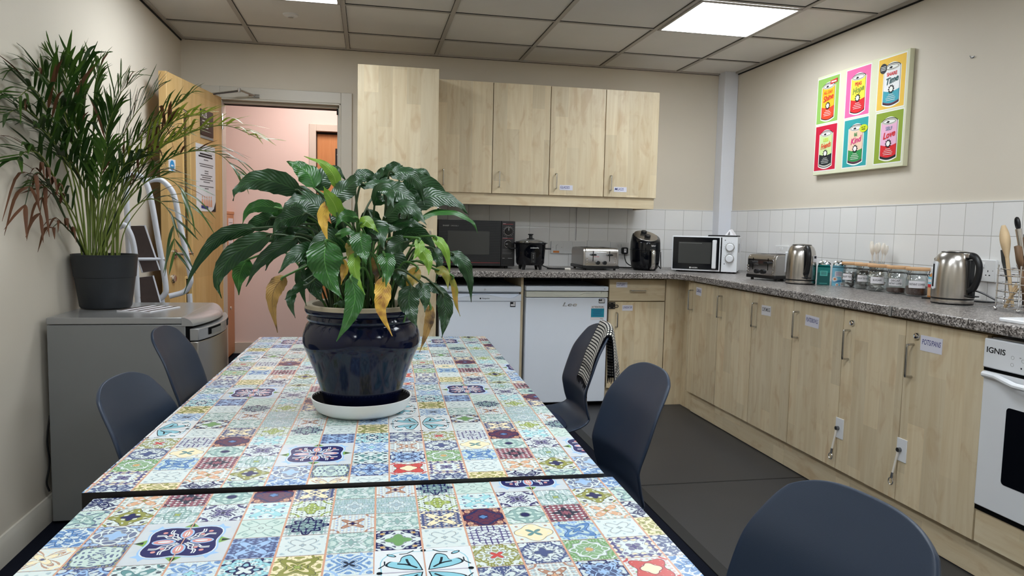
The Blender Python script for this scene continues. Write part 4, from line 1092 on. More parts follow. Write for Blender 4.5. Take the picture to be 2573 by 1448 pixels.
for z, r, a in ((.25, .0265, 0), (.165, .0235, PI / 2)):
    b = MB('black_gloss'); b.lathe([(r, 0), (r * .96, .014), (r * .9, .016), (.0001, .016)], n=28); b.use('chrome'); b.lathe([(r + .0012, 0), (r + .0012, .002), (r, .002)], n=28, cap=False)
    b.use('grey_print'); b.box(-.002, .004, .016, .002, r * .85, .0168); o = b.build('dial', cp); o.rotation_euler = (PI / 2, -a, 0); o.location = (.467, -.010, z)
b = MB('black'); b.box(.43, -.0125, .028, .508, -.009, .062); b.build('door_button', cp, bevel=.002)
for x in (.04, W - .05):
    for y in (.04, .33):
        b = MB('black'); b.cyl((x, y, 0), (x, y, .015), .013, 12); b.build('foot', t)
# rice cooker
t = thing('rice_cooker', 'black rice cooker with a glass lid, between the black microwave and the toaster', 'rice cooker', (-1.645, -.478, Z0 + .0006))
R = .102
b = MB('black_gloss'); b.lathe([(.06, .028), (.085, .03), (.094, .045), (R - .004, .11), (R, .165), (R + .004, .17), (R + .012, .173), (R + .012, .178), (R - .004, .181)], n=48); b.build('body', t)
b = MB('clear'); b.lathe([(R - .006, .181), (R - .02, .189), (.05, .198), (.0001, .201)], n=40); lid = b.build('lid', t)
b = MB('chrome'); b.lathe([(R - .002, .179), (R - .001, .184), (R - .006, .184)], n=40, cap=False); b.build('lid_rim', lid)
b = MB('black'); b.lathe([(.028, .199), (.024, .204), (.012, .208), (.011, .224), (.018, .23), (.018, .235), (.0001, .236)], n=24); b.build('lid_knob', lid)
for s in (-1, 1):
    b = MB('black'); b.prism([(s * (R - .004), -.025), (s * (R + .035), -.02), (s * (R + .04), 0), (s * (R + .035), .02), (s * (R - .004), .025)], .134, .142); b.build('handle', t, bevel=.003)
b = MB('black'); b.rbox(-.0185, -.106, .045, .0125, -.09, .118, .006, 'y'); b.use('grey_print'); b.box(-.008, -.1064, .108, .004, -.106, .1095)
for k in range(4): b.box(-.006 + .003 * (k % 2), -.1064, .078 + .007 * k, .0, -.106, .0815 + .007 * k)
pn = b.build('switch_panel', t, bevel=.002)
b = MB('dgrey'); b.box(-.009, -.112, .052, .003, -.105, .06); b.build('lever', pn, bevel=.001)
b = MB('sign_white'); b.text('cookworks', .0125, (.004, -.1075, .146), 'y-', bold=.008); b.build('lettering', t)
for k in range(4):
    a = PI / 4 + k * PI / 2; b = MB('black'); b.tube([(.08 * math.cos(a), .08 * math.sin(a), 0), (.075 * math.cos(a), .075 * math.sin(a), .036)], [.009, .015], 12); b.build('foot', t)
b = MB('black'); b.tube(spline([(.08, .05, .03), (.15, .06, .006), (.22, .02, .006), (.235, -.03, .006), (.19, -.03, .006), (.12, .01, .006)], 8), .004, 8); cd = b.build('cord', t)
b = MB('pl_white'); b.tube([(.235, -.03, .006), (.262, -.055, .007)], .008, 8); b.build('cord_tag', cd)

def toaster(name, lab, loc, rz, front_dark, w=.25, dp=.30, h=.152):
    """front face at local y=0, looking along -y"""
    t = thing(name, lab, 'toaster', loc, rz, 'four-slice steel toasters')
    b = MB('black'); b.box(-w / 2 - .004, .002, .012, w / 2 + .004, dp, .032); b.build('base', t, bevel=.004)
    P = [(.004, .03)]; 
    for k in range(9):
        a = PI - k / 8 * PI / 2; P.append((.034 + .03 * math.cos(a), h - .03 + .03 * math.sin(a)))
    for k in range(9):
        a = PI / 2 - k / 8 * PI / 2; P.append((dp - .034 + .03 * math.cos(a), h - .03 + .03 * math.sin(a)))
    P += [(dp - .004, .03)]
    b = MB('steel_x'); b.prism(P, -w / 2 + .018, w / 2 - .018, 'x'); b.build('body', t, smooth=40)
    for s in (-1, 1):
        b = MB('steel_x'); a0, a1 = s * (w / 2 - .018), s * (w / 2); Q = [((y - dp / 2) * .985 + dp / 2, (z - .03) * .985 + .03) for y, z in P]
        b.prism(Q, min(a0, a1), max(a0, a1), 'x'); b.build('side_panel', t, smooth=40, bevel=.004)
    for k in (-1.5, -.5, .5, 1.5):
        pass
    for k in (-1, 1):
        for j in (-1, 1):
            b = MB('black_matt'); x = k * .058 + j * .02; b.box(x - .012, .05, h - .004, x + .012, dp - .05, h + .0006); b.build('slot', t)
    b = MB('chrome'); b.box(-w / 2 + .012, -.001, .034, w / 2 - .012, .006, h - .028)
    b.use('black_matt')
    for k in (-1, 1): b.box(k * .058 - .0028, -.0016, .06, k * .058 + .0028, 0, h - .022)
    b.use('grey_print')
    fp = b.build('front_plate', t, bevel=.0015)
    for k in (-1, 1):
        b = MB('black'); b.prism([(k * .058 - .021, .104), (k * .058 - .012, .112), (k * .058 + .012, .112), (k * .058 + .021, .104), (k * .058 + .012, .099), (k * .058 - .012, .099)], -.022, .0, 'y'); b.build('lever', fp, bevel=.002)
        b = MB('black'); b.lathe([(.014, 0), (.0125, .013), (.0001, .014)], n=22); o = b.build('dial', fp); o.rotation_euler = (PI / 2, 0, 0); o.location = (k * .024, -.001, .052)
        for j in range(3):
            b = MB('steel'); b.lathe([(.0052, 0), (.0045, .004), (.0001, .0045)], n=14); o = b.build('button', fp); o.rotation_euler = (PI / 2, 0, 0); o.location = (k * .098, -.001, .05 + .016 * j)
    b = MB('red' if not front_dark else 'grey_print'); b.text('Russell Hobbs', .0105, (-.036, -.0014, .093), 'y-', maxw=.04); b.build('badge', fp)
    for x in (-w / 2 + .02, w / 2 - .02):
        for y in (.03, dp - .03):
            b = MB('black'); b.cyl((x, y, 0), (x, y, .014), .009, 10); b.build('foot', t)
    return t
toaster('toaster', 'steel four-slice toaster on the back worktop between the rice cooker and the air fryer', (-1.165, -.525, Z0), 0., False)
toaster('toaster', 'steel four-slice toaster beside the white microwave, partly behind a kettle', (-.452, -1.315, Z0), -PI / 2 + .26, True, w=.22)
# air fryer
t = thing('air_fryer', 'black air fryer with a silver handle, left of the white microwave', 'air fryer', (-.805, -.40, Z0))
prof = [(.078, .004), (.093, .02), (.103, .07), (.106, .13), (.104, .19), (.096, .235), (.088, .256)]
b = MB('black_gloss'); b.lathe(prof, n=56, sx=.97, sy=1.15, cap=True)
# slanted top: cut the front down
b.build('body', t)
o = [c for c in t.children if c.name.startswith('body')][0]
bm = bmesh.new(); bm.from_mesh(o.data)
nrm = Vector((0, -.38, 1)).normalized()
r_ = bmesh.ops.bisect_plane(bm, geom=bm.verts[:] + bm.edges[:] + bm.faces[:], plane_co=(0, 0, .236), plane_no=nrm, clear_outer=True)
ed = [e for e in bm.edges if e.is_boundary]; bmesh.ops.contextual_create(bm, geom=ed)
bm.to_mesh(o.data); bm.free()
b = MB('steel_x'); b.lathe([(.088, 0), (.086, .004), (.0001, .0045)], n=40, sx=.93, sy=1.12); tp = b.build('control_top', t); tp.location = (0, 0, .237); tp.rotation_euler = (math.atan(.38), 0, 0)
for y, z in ((-.035, .012), (.042, .012)):
    b = MB('black'); b.lathe([(.021, .003), (.02, .02), (.018, .022), (.0001, .022)], (0, y, 0), 24); b.build('dial', tp)
b = MB('handle'); P = spline([(0, -.117, .135), (0, -.15, .13), (0, -.153, .08), (0, -.150, .03), (0, -.116, .02)], 8); n_ = len(P)
b.tube(P, [.0135 + .003 * math.sin(PI * k / (n_ - 1)) for k in range(n_)], 12); b.build('drawer_handle', t)
b = MB('black_matt'); b.lathe([(.1068, .138), (.1074, .139), (.1068, .140)], n=56, sx=.97, sy=1.15, cap=False); b.build('drawer_seam', t)
b = MB('sign_white'); b.text('Salter', .014, (.012, -.1215, .172), 'y-', bold=.01); b.build('lettering', t)
b = MB('black'); b.lathe([(.075, 0), (.078, .006)], n=30); b.build('foot', t)
b = MB('black'); b.tube(spline([(.09, .03, .06), (.13, .05, .02), (.155, .08, .008), (.175, .13, .035), (.2, .2, .12)], 8), .004, 8); b.build('cord', t)
# white microwave in the corner, turned towards the room
MA = math.radians(-33)
t = thing('microwave', 'white microwave with a black glass door, turned in the corner of the worktop', 'microwave', (-.655, -.515, Z0), MA)
W, Dp, Hh_ = .43, .31, .245
b = MB('white'); b.box(0, .022, .012, W, Dp, Hh_); b.build('body', t, bevel=.004)
b = MB('white'); b.box(.0, -.006, .01, .322, .021, Hh_); dd = b.build('door', t, bevel=.003)
b = MB('black_gloss'); b.box(.008, -.0075, .02, .314, -.005, Hh_ - .008); b.use('screen'); b.box(.045, -.0078, .06, .262, -.007, .205); b.use('grey_print'); b.box(.05, -.0081, .197, .2, -.0076, .1985)
b.use('sign_white'); b.box(.122, -.0081, .026, .131, -.0074, .0365); b.text('HADEN', .012, (.155, -.0081, .031), 'y-', bold=.01); b.build('glass_front', dd)
b = MB('white'); b.rbox(.272, -.05, .03, .299, -.03, .222, .006, 'y')
b.box(.274, -.035, .196, .297, -.005, .222); b.box(.274, -.035, .03, .297, -.005, .05); b.build('handle', dd, bevel=.005, seg=3)
b = MB('black_matt'); b.box(.322, -.002, .05, .330, .02, .075); b.box(.322, -.002, .15, .330, .02, .18); b.box(.323, .004, .015, .329, .02, .24); b.build('hinge_gap', t)
b = MB('white'); b.box(.330, -.004, .01, W, .022, Hh_)
b.use('ink_grey'); b.disc((.35, -.0042, .222), .004, 10, 'y'); b.disc((.35, -.0042, .064), .004, 10, 'y')
for k in range(12):
    for z in (.175, .1):
        a = -2.2 + PI * k / 7.6 + PI; b.box(.382 + .036 * math.cos(a) - .0012, -.0046, z + .036 * math.sin(a) - .0012, .382 + .036 * math.cos(a) + .0012, -.004, z + .036 * math.sin(a) + .0012)
cp = b.build('control_panel', t, bevel=.002)
for z in (.175, .1):
    b = MB('white'); b.lathe([(.027, 0), (.024, .016), (.02, .019), (.0001, .019)], n=28); b.use('handle'); b.lathe([(.0295, 0), (.0295, .003), (.027, .003)], n=28, cap=False); o = b.build('dial', cp); o.rotation_euler = (PI / 2, 0, 0); o.location = (.382, -.004, z)
b = MB('grey_print')
for k in range(5): b.box(W, .09 + .012 * k, .14, W + .0006, .096 + .012 * k, .2)
b.build('side_vent', t)
for x in (.04, W - .04):
    for y in (.03, Dp - .04):
        b = MB('black'); b.cyl((x, y, 0), (x, y, .013), .012, 10); b.build('foot', t)
b = MB('black_matt'); b.box(.01, .02, .008, W - .004, Dp - .01, .0125); b.build('underside', t)
Rm = Matrix.Rotation(MA, 4, 'Z')
def on_mw(x, y): 
    p = Rm @ Vector((x, y, 0)); return (-.655 + p.x, -.515 + p.y, Z0 + Hh_)
t = thing('serving_tray', 'flat dark tray lying on top of the white microwave', 'tray', on_mw(.34, .15), MA)
b = MB('tray'); b.rbox(-.11, -.11, 0.0005, .085, .12, .004, .012); b.build('base', t)
b = MB('tray'); b.tube([(-.105, -.105, .006), (.08, -.105, .006), (.08, .115, .006), (-.105, .115, .006)], .004, 8, closed=True); b.build('rim', t)
b = MB('paper'); b.add([(-.035, -.02, 0), (.03, -.03, 0), (.0, -.005, .045), (-.028, .05, 0), (.045, .05, 0), (.012, .03, .048)], [(0, 1, 2), (1, 4, 5, 2), (0, 2, 5, 3), (3, 5, 4)])
b.use('ink_grey'); b.add([(-.012, -.0235, .008), (.006, -.0215, .009), (.002, -.0095, .034), (-.004, -.0135, .030)], [(0, 1, 2, 3)])
p = on_mw(.37, .08); o = b.build('folded_paper', recalc=True); o.location = (p[0], p[1], p[2] + .0045); o.rotation_euler = (0, 0, MA)
tag(o, 'small folded white paper standing on the dark tray above the white microwave', 'paper')
# kettles
def kettle(lab, loc, rz):
    t = thing('kettle', lab, 'kettle', loc, rz, 'brushed steel electric kettles')
    b = MB('black'); b.lathe([(.074, 0), (.078, .003), (.078, .006)], n=40); b.use('steel'); b.lathe([(.078, .006), (.079, .010), (.078, .02)], n=40); b.build('base', t)
    b = MB('black'); b.lathe([(.0775, .02), (.0775, .027)], n=40); b.build('seam_ring', t)
    b = MB('steel'); b.lathe([(.079, .027), (.0795, .06), (.0785, .11), (.076, .15), (.071, .18), (.062, .202), (.05, .213), (.048, .214)], n=48); bd = b.build('body', t)
    b = MB('steel_x'); b.lathe([(.049, .213), (.046, .218), (.02, .221), (.0001, .221)], n=36); lid = b.build('lid', t)
    b = MB('black'); b.lathe([(.05, .2125), (.0505, .2155), (.0485, .2165)], n=36, cap=False); b.build('lid_ring', lid)
    # handle towards local -y
    P = spline([(0, -.058, .202), (0, -.092, .198), (0, -.114, .165), (0, -.112, .115), (0, -.096, .075), (0, -.08, .06)], 8); n = len(P)
    b = MB('black'); b.tube(P, [.0155 - .003 * math.sin(PI * k / (n - 1)) for k in range(n)], 12); b.box(-.013, -.086, .05, .013, -.07, .185); h = b.build('handle', t, bevel=.003)
    b = MB('black'); b.box(-.02, -.108, .036, .02, -.079, .041); b.box(-.006, -.1, .032, .006, -.079, .06); b.build('switch', h, bevel=.0015)
    b = MB('steel_x'); b.box(-.016, -.078, .194, .016, -.045, .212); b.build('lid_button', t, bevel=.003)
    b = MB('white'); b.rbox(-.009, -.0835, .06, .009, -.07, .175, .007, 'y', 5); b.use('black_gloss'); b.rbox(-.005, -.0842, .07, .005, -.08, .165, .004, 'y', 4)
    o = b.build('water_gauge', t); o.rotation_euler = (0, 0, -PI / 2 - .3)
    b = MB('steel'); b.prism([(-.022, .185), (0, .2), (.022, .185), (.012, .155), (0, .148), (-.012, .155)], .055, .085, 'y'); b.build('spout', t, bevel=.004)
    return t
k1 = kettle('steel kettle with its handle to the front, beside the toaster near the white microwave', (-.352, -1.565, Z0), math.radians(-14))
b = MB('paper'); b.rbox(.040, -.0705, .125, .058, -.0695, .16, .002, 'y'); b.use('ink'); b.box(.044, -.0708, .144, .055, -.0704, .157); o = b.build('sticker', k1)
kettle('steel kettle by the wall socket, nearest the utensil rack', (-.316, -2.59, Z0), math.radians(5))
# cartons with crumpled foil
def carton(lab, loc, rz, mats, kind):
    t = thing('tea_carton', lab, 'carton', loc, rz, 'cartons with foil bags beside the jars')
    w, d, h = .064, .04, .098
    b = MB(mats[0]); b.box(-w / 2, -d / 2, 0, w / 2, d / 2, h)
    y = -d / 2
    b.use(mats[1]); b.box(-w * .30, y - .0005, .05, w * .30, y, .078)
    b.use('ink' if kind == 0 else 'ink_blue')
    for k in range(3): b.box(-w * .22, y - .0008, .057 + .0065 * k, w * .22, y - .0004, .0592 + .0065 * k)
    if kind == 0:
        b.use('teal_d'); b.box(-w / 2 + .001, y - .0003, .001, w / 2 - .001, y + .0001, .068); b.use('teal_l'); b.box(-.02, y - .0006, .008, .02, y, .0105)
    else:
        for cx, cz, r in ((-.018, .036, .011), (.02, .01, .010), (.019, .047, .0065), (-.006, .006, .007)):
            b.use('paper')
            for q in range(8): b.disc((cx + r * .8 * math.cos(q * PI / 4), y - .0006 - q * 1e-5, cz + r * .8 * math.sin(q * PI / 4)), r * .45, 10, 'y')
            b.use('orange'); b.disc((cx, y - .0009, cz), r * .5, 12, 'y')
        b.use('cyan_d'); b.poly([(-.03, y - .0004, .016), (.012, y - .0004, .022), (.03, y - .0004, .034), (.0, y - .0004, .03)])
    b.use('gap'); b.box(-w / 2 + .004, -d / 2 + .004, h - .001, w / 2 - .004, d / 2 - .004, h + .0005)
    b.build('box', t, bevel=.0008)
    b = MB(mats[0])
    for s in (-1, 1): b.add([(-w / 2, s * d / 2, h), (w / 2, s * d / 2, h), (w / 2 - .004, s * (d / 2 + .012), h + .012), (-w / 2 + .004, s * (d / 2 + .012), h + .012)], [(0, 1, 2, 3)])
    b.build('flap', t, solid=.0008)
    rg = random.Random(5 + kind); b = MB('foil')
    def f(u, v):
        a = 2 * PI * u; rr = (1 - abs(2 * v - 1) ** 1.6 * .55) * (.75 + .5 * rg.random())
        return (w * .46 * rr * math.cos(a), d * .5 * rr * math.sin(a), h - .012 + .045 * v + .006 * rg.random())
    b.grid(f, 16, 7, uv=False); b.build('foil_bag', t, smooth=0)
    return t
carton('dark teal carton with a crumpled silver foil bag, right of the first kettle', (-.253, -1.628, Z0), math.radians(-33), ('teal', 'teal_l'), 0)
carton('pale blue carton printed with daisies, with crumpled foil, beside the first jar', (-.2, -1.682, Z0), math.radians(-33), ('cyan', 'paper'), 1)
# clip-top jars
def jar(lab, loc, rz, txt, fill, fill_h, lw, ldx=0.):
    t = thing('storage_jar', lab, 'jar', loc, rz, 'glass clip-top storage jars')
    R = .05; h = .118
    out = [(.040, 0), (.046, .004), (R, .014), (R, .074), (.047, .086), (.041, .096), (.040, .104), (.043, .108), (.043, h)]
    inn = [(r - .003, z + (.004 if z < .01 else 0)) for r, z in out[::-1]]
    b = MB('glass'); b.lathe(out + inn, n=36, cap=False); vs = len(b.v)
    b.disc((0, 0, 0), .040, 36); b.disc((0, 0, .004), .037, 36); b.build('glass_body', t)
    b = MB(fill); rg = random.Random(len(lab))
    if fill == 'coffee':
        b.lathe([(.0001, .0052), (.040, .006), (.0462, .016), (.0462, fill_h - .002), (.04, fill_h), (.0001, fill_h + .002)], n=30)
    else:
        for k in range(44 if fill == 'sachet' else 34):
            a = rg.random() * 2 * PI; rr = .030 * math.sqrt(rg.random()); z = .012 + (fill_h - .02) * (k / (44. if fill == 'sachet' else 34.))
            Mx = Matrix.Translation((rr * math.cos(a), rr * math.sin(a), z)) @ Euler((rg.uniform(-.9, .9), rg.uniform(-.5, .5), rg.uniform(0, 3.1))).to_matrix().to_4x4()
            lx, ly = (.026, .008) if fill == 'sachet' else (.018, .015)
            lx = min(lx, max(.008, .0455 - rr)); ly = min(ly, lx)
            b.T = Mx; b.add([(-lx, -ly, 0), (lx, -ly, .001), (lx, ly, 0), (-lx, ly, .001), (0, 0, .005), (0, 0, -.004)], [(0, 1, 4), (1, 2, 4), (2, 3, 4), (3, 0, 4), (1, 0, 5), (2, 1, 5), (3, 2, 5), (0, 3, 5)])
        b.T = Matrix.Identity(4)
    o = b.build('contents', t); o['kind'] = 'stuff'
    b = MB('cork'); b.lathe([(.044, h), (.05, h + .001), (.052, h + .006), (.052, h + .012), (.05, h + .015), (.0001, h + .015)], n=36); b.build('lid', t)
    b = MB('black'); b.tube([(.0425 * math.cos(q * PI / 12), .0425 * math.sin(q * PI / 12), .101) for q in range(24)], .0016, 6, closed=True)
    b.tube([(.012, -.0425, .101), (.014, -.052, .104), (.014, -.055, .118), (-.014, -.055, .118), (-.014, -.052, .104), (-.012, -.0425, .101)], .0016, 6)
    b.tube([(.010, -.0445, .10), (.012, -.053, .085), (.008, -.055, .066), (-.008, -.055, .066), (-.012, -.053, .085), (-.010, -.0445, .10)], .0015, 6)
    o = b.build('wire_clip', t); o.rotation_euler = (0, 0, math.radians(65))
    b = MB('paper'); a0 = lw / 2 / R; n = 12; zc, hh = .056, .0165; RR_ = R + .0008
    V = []
    for k in range(n + 1):
        a = -PI / 2 + (k / n * 2 - 1) * a0
        V += [(RR_ * math.cos(a), RR_ * math.sin(a), zc - hh), (RR_ * math.cos(a), RR_ * math.sin(a), zc + hh)]
    b.add(V, [(2 * k, 2 * k + 2, 2 * k + 3, 2 * k + 1) for k in range(n)])
    b.use('ink')
    for i, line in enumerate(txt):
        V0 = len(b.v); b.text(line, .0125, (0, 0, 0), 'y-', bold=.01, maxw=lw * .9)
        for j in range(V0, len(b.v)):
            x, _, z = b.v[j]; a = -PI / 2 + x / R; b.v[j] = ((RR_ + .0005) * math.cos(a), (RR_ + .0005) * math.sin(a), zc + z + (0 if len(txt) == 1 else .007 - .014 * i))
    o = b.build('paper_label', t); o.rotation_euler = (0, 0, ldx)
VA = math.radians(-36)
for lab, x, y, txt, fill, fh, lw, dx in (
        ('glass clip-top jar of dark fruit tea bags, first of the row beside the blue carton', -.186, -1.772, ['FRUIT TEA'], 'tea', .085, .05, -.5),
        ('glass clip-top jar labelled tea bags, second in the row of jars', -.192, -1.884, ['DECAF TEA BAGS'], 'tea', .1, .062, -.15),
        ('glass clip-top jar of white sugar sachets, third and middle of the row', -.208, -2.003, ['SUGAR'], 'sachet', .1, .064, -.12),
        ('glass clip-top jar with a little decaf instant coffee, fourth in the row', -.202, -2.13, ['DECAF', 'INSTANT COFFEE'], 'coffee', .026, .06, -.25),
        ('glass clip-top jar nearly half full of instant coffee, last in the row', -.206, -2.263, ['INSTANT COFFEE'], 'coffee', .046, .072, -.1)):
    jar(lab, (x, y, Z0), VA, txt, fill, fh, lw, dx)
# amber bottle
t = thing('sauce_bottle', 'amber bottle with a white cap, half hidden behind the near kettle', 'bottle', (-.206, -2.375, Z0), VA)
b = MB('honey'); b.lathe([(.028, 0), (.031, .005), (.031, .085), (.028, .1), (.021, .112), (.021, .116)], n=28); b.build('body', t)
b = MB('white_gloss'); b.lathe([(.024, .113), (.0245, .135), (.022, .138), (.0001, .138)], n=24); b.build('cap', t)
b = MB('cyan'); b.lathe([(.0314, .064), (.0314, .098)], n=28, cap=False); b.use('paper'); b.lathe([(.0316, .074), (.0316, .086)], n=28, cap=False); b.use('red'); b.lathe([(.0315, .05), (.0315, .063)], n=28, cap=False); b.use('cork'); b.lathe([(.0314, .012), (.0314, .049)], n=28, cap=False); b.build('label', t)
# tumbler with clear-wrapped white plastic cutlery behind the jars
t = thing('clear_tumbler', 'clear tumbler of white plastic cutlery behind the first two jars', 'tumbler', (-.085, -1.83, Z0))
b = MB('clear'); b.lathe([(.028, 0), (.038, .14), (.036, .14), (.026, .004), (.0001, .004)], n=28); b.build('body', t)
rg = random.Random(3)
for k in range(8):
    a = k * PI / 4; r0, r1 = .012, .030 + .020 * rg.random()
    L = .215 + .03 * rg.random(); tx, ty = math.cos(a), math.sin(a)
    t2 = thing('plastic_spoon', 'white plastic spoon standing in the clear tumbler behind the jars', 'spoon', (-.085, -1.83, Z0 + .006), 0, 'white plastic cutlery in the tumbler')
    p0 = Vector((.016 * tx, .016 * ty, 0)); p1 = Vector((r1 * tx, r1 * ty, L)); q = p0.lerp(p1, .76)
    b = MB('pl_white'); b.tube([p0, p0.lerp(p1, .4), q], [.0028, .0032, .0024], 6); b.build('handle', t2)
    b = MB('pl_white'); P = [p0.lerp(p1, .76 + .24 * j / 8) for j in range(9)]
    b.tube(P, [.003 + .0075 * math.sin(PI * min(1, j / 8 * .93)) ** .8 for j in range(9)], 8); b.build('bowl', t2)
# sockets
def socket(lab, loc, ax, w, h, sw=(), holes=(), group=None, extra=None):
    t = thing('wall_socket', lab, 'socket', loc, 0 if ax == 'y' else -PI / 2, group)
    b = MB('white_gloss'); b.box(-w / 2, -.012, -h / 2, w / 2, 0, h / 2); p = b.build('plate', t, bevel=.003)
    for x in sw:
        b = MB('white_gloss'); b.box(x - .006, -.0155, .012, x + .006, -.011, .034); b.build('switch', p, bevel=.002)
    b = MB('black_matt')
    for x in holes:
        b.box(x - .002, -.0124, -.006, x + .002, -.0118, .002); b.box(x - .013, -.0124, -.022, x - .006, -.0118, -.018); b.box(x + .006, -.0124, -.022, x + .013, -.0118, -.018)
    if holes: b.build('pin_hole', p)
    for x in (-w / 2 + .014, w / 2 - .014):
        b = MB('grey_print'); b.cyl((x, -.0118, 0), (x, -.0126, 0), .0025, 10); b.build('screw', p)
    return t
zc = 1.038
t = socket('white socket plate with an orange label, behind the rice cooker handle', (-1.34, -.011, zc), 'y', .094, .09, group='white sockets along the back splashback')
b = MB('orange'); b.box(-.03, -.0128, -.04, .015, -.012, -.026); b.build('warning_label', t)
b = MB('grey_print'); b.tube([(-.008, -.0135, -.02), (-.008, -.0135, .014), (.004, -.0135, .02)], .0012, 6); b.build('hook_mark', t)
socket('plain white socket plate between the orange-labelled plate and the steel toaster', (-1.175, -.011, zc), 'y', .1, .09, group='white sockets along the back splashback')
t = MB('white_gloss'); t.box(-.045, -.011, -.047, .045, 0, .047); o = t.build('wall_plate', bevel=.003); o.location = (-1.265, -.0095, zc); tag(o, 'blank white cover plate beside the orange-labelled socket plate', 'plate')
t = MB('white_gloss'); t.box(-.09, -.011, -.04, .09, 0, .047); o = t.build('wall_plate', bevel=.003); o.location = (-1.02, -.0095, 1.045); tag(o, 'long blank white plate on the tiles above the back toaster', 'plate')
t = socket('white double socket with a black plug, between the toaster and the air fryer', (-.855, -.011, zc), 'y', .15, .09, (-.012, .012), (.04,), group='white sockets along the back splashback')
def plug(lab, loc, rz, cable):
    t = thing('power_plug', lab, 'plug', loc, rz, 'black mains plugs')
    b = MB('black'); b.rbox(-.024, -.03, -.024, .024, -.0, .026, .012, 'y'); b.build('body', t, bevel=.004)
    b = MB('paper'); b.box(-.01, -.0308, -.012, .008, -.03, .016); b.use('ink'); b.box(-.006, -.0312, .004, .004, -.0306, .008); b.build('label', t)
    b = MB('black'); b.tube(spline(cable, 8), .0038, 8); b.build('cable', t)
plug('black plug in the double socket left of the air fryer', (-.823, -.0235, 1.02), 0, [(0, -.018, -.022), (0, -.022, -.05), (.004, -.05, -.085), (.02, -.1, -.105), (.05, -.16, -.112), (.02, -.22, -.113), (-.06, -.22, -.114), (-.1, -.18, -.114)])
t = socket('small white double socket on the right-hand wall behind the second toaster', (-.011, -.83, 1.05), 'x', .15, .09, (-.012, .012))
t = socket('white double socket on the right-hand wall behind the near kettle', (-.011, -2.425, 1.032), 'x', .15, .098, (-.012, .012), (-.036, .036))
plug('black plug in the double socket behind the near kettle', (-.0235, -2.385, 1.025), -PI / 2, [(0, -.018, -.022), (0, -.024, -.06), (.015, -.03, -.09), (.07, -.04, -.085), (.14, -.05, -.1), (.2, -.07, -.119), (.13, -.14, -.1205), (.05, -.2, -.1205), (0, -.26, -.1205)])

# ------------------------------------------------------------------ wire rack with utensils at the right edge
RX, RY = -.25, -2.875
t = thing('utensil_rack', 'chrome wire basket of kitchen utensils at the right edge of the worktop', 'utensil rack', (RX, RY, Z0))
rr = .10
def ringp(r, z, n=32): return [(r * math.cos(2 * PI * k / n), r * math.sin(2 * PI * k / n), z) for k in range(n)]
for z in (.012, .03, .048, .075, .105, .135, .16):
    b = MB('chrome'); b.tube(ringp(rr, z), .0022, 6, closed=True); b.build('wire_ring', t)
for k in range(6):
    a = k * PI / 3 + 2.6; b = MB('chrome'); b.tube([(rr * math.cos(a), rr * math.sin(a), .008), (rr * math.cos(a), rr * math.sin(a), .175)], .0028, 8); b.ball((rr * math.cos(a), rr * math.sin(a), .0075), .0075, 8); b.build('upright', t)
b = MB('chrome')
for k in range(-3, 4): b.tube([(-.095, k * .026, .012), (.095, k * .026, .012)], .0018, 6)
b.build('base_grid', t)
def tool(name, lab, cat, p0, p1): 
    t = thing(name, lab, cat, (RX, RY, Z0 + .016)); return t, Vector(p0), Vector(p1)
GU = 'utensils standing in the wire basket'
t, p, q = tool('wooden_spoon', 'pale wooden spoon standing tallest at the left of the wire basket', 'spoon', (-.03, .03, 0), (-.045, .085, .31)); t['group'] = GU
b = MB('plywood'); b.tube([p, p.lerp(q, .6)], [.006, .007], 8); b.build('handle', t)
b = MB('plywood'); P = [p.lerp(q, .58 + .42 * j / 12) for j in range(13)]
b.tube(P, [.006 + .0125 * math.sin(PI * (j / 12) ** 1.25 * .98) for j in range(13)], 12); b.build('bowl', t)
t, p, q = tool('spatula', 'black spatula behind the pale wooden spoon in the wire basket', 'spatula', (.02, .03, 0), (.035, .06, .285)); t['group'] = GU
b = MB('black'); b.tube([p, p.lerp(q, .65)], .006, 8); b.build('handle', t)
b = MB('black'); d = q - p; r_ = Vector((.5, .86, 0)); b.add([p.lerp(q, .62) - r_ * .012, p.lerp(q, .62) + r_ * .012, p.lerp(q, .97) + r_ * .024, p.lerp(q, 1.) - r_ * .02], [(0, 1, 2, 3)]); b.build('blade', t, solid=.004)
t, p, q = tool('kitchen_knife', 'grey-handled utensil leaning out at the left of the wire basket', 'utensil', (-.01, .05, .0), (-.03, .095, .215)); t['group'] = GU
b = MB('dgrey'); b.tube([p.lerp(q, .45), p.lerp(q, .8), q], [.006, .010, .007], 8); b.build('handle', t)
b = MB('steel'); b.tube([p, p.lerp(q, .5)], .004, 6); b.build('shaft', t)
t, p, q = tool('whisk', 'wire balloon whisk in the basket beside the black ladle', 'whisk', (.0, -.005, 0), (.0, .03, .245)); t['group'] = GU
b = MB('steel'); b.tube([p, p.lerp(q, .5)], .007, 8); b.build('handle', t)
b = MB('chrome'); d = q - p; c0 = p.lerp(q, .48)
for k in range(5):
    a = k * PI / 5; r_ = Vector((math.cos(a), math.sin(a), 0)); pts = [c0 + d * .52 * s_ + r_ * .03 * math.sin(PI * s_ ** .8) for s_ in [j / 10 for j in range(11)]]
    b.tube(pts, .0011, 5); b.tube([c0 + d * .52 * s_ - r_ * .03 * math.sin(PI * s_ ** .8) for s_ in [j / 10 for j in range(11)]], .0011, 5)
b.build('balloon', t)
t, p, q = tool('masher', 'steel-handled utensil with a black hanging end, tallest in the wire basket', 'utensil', (.0, -.02, 0), (-.03, .045, .345)); t['group'] = GU
b = MB('steel'); b.tube([p, p.lerp(q, .5), p.lerp(q, .86)], [.006, .0095, .0115], 12); b.build('handle', t)
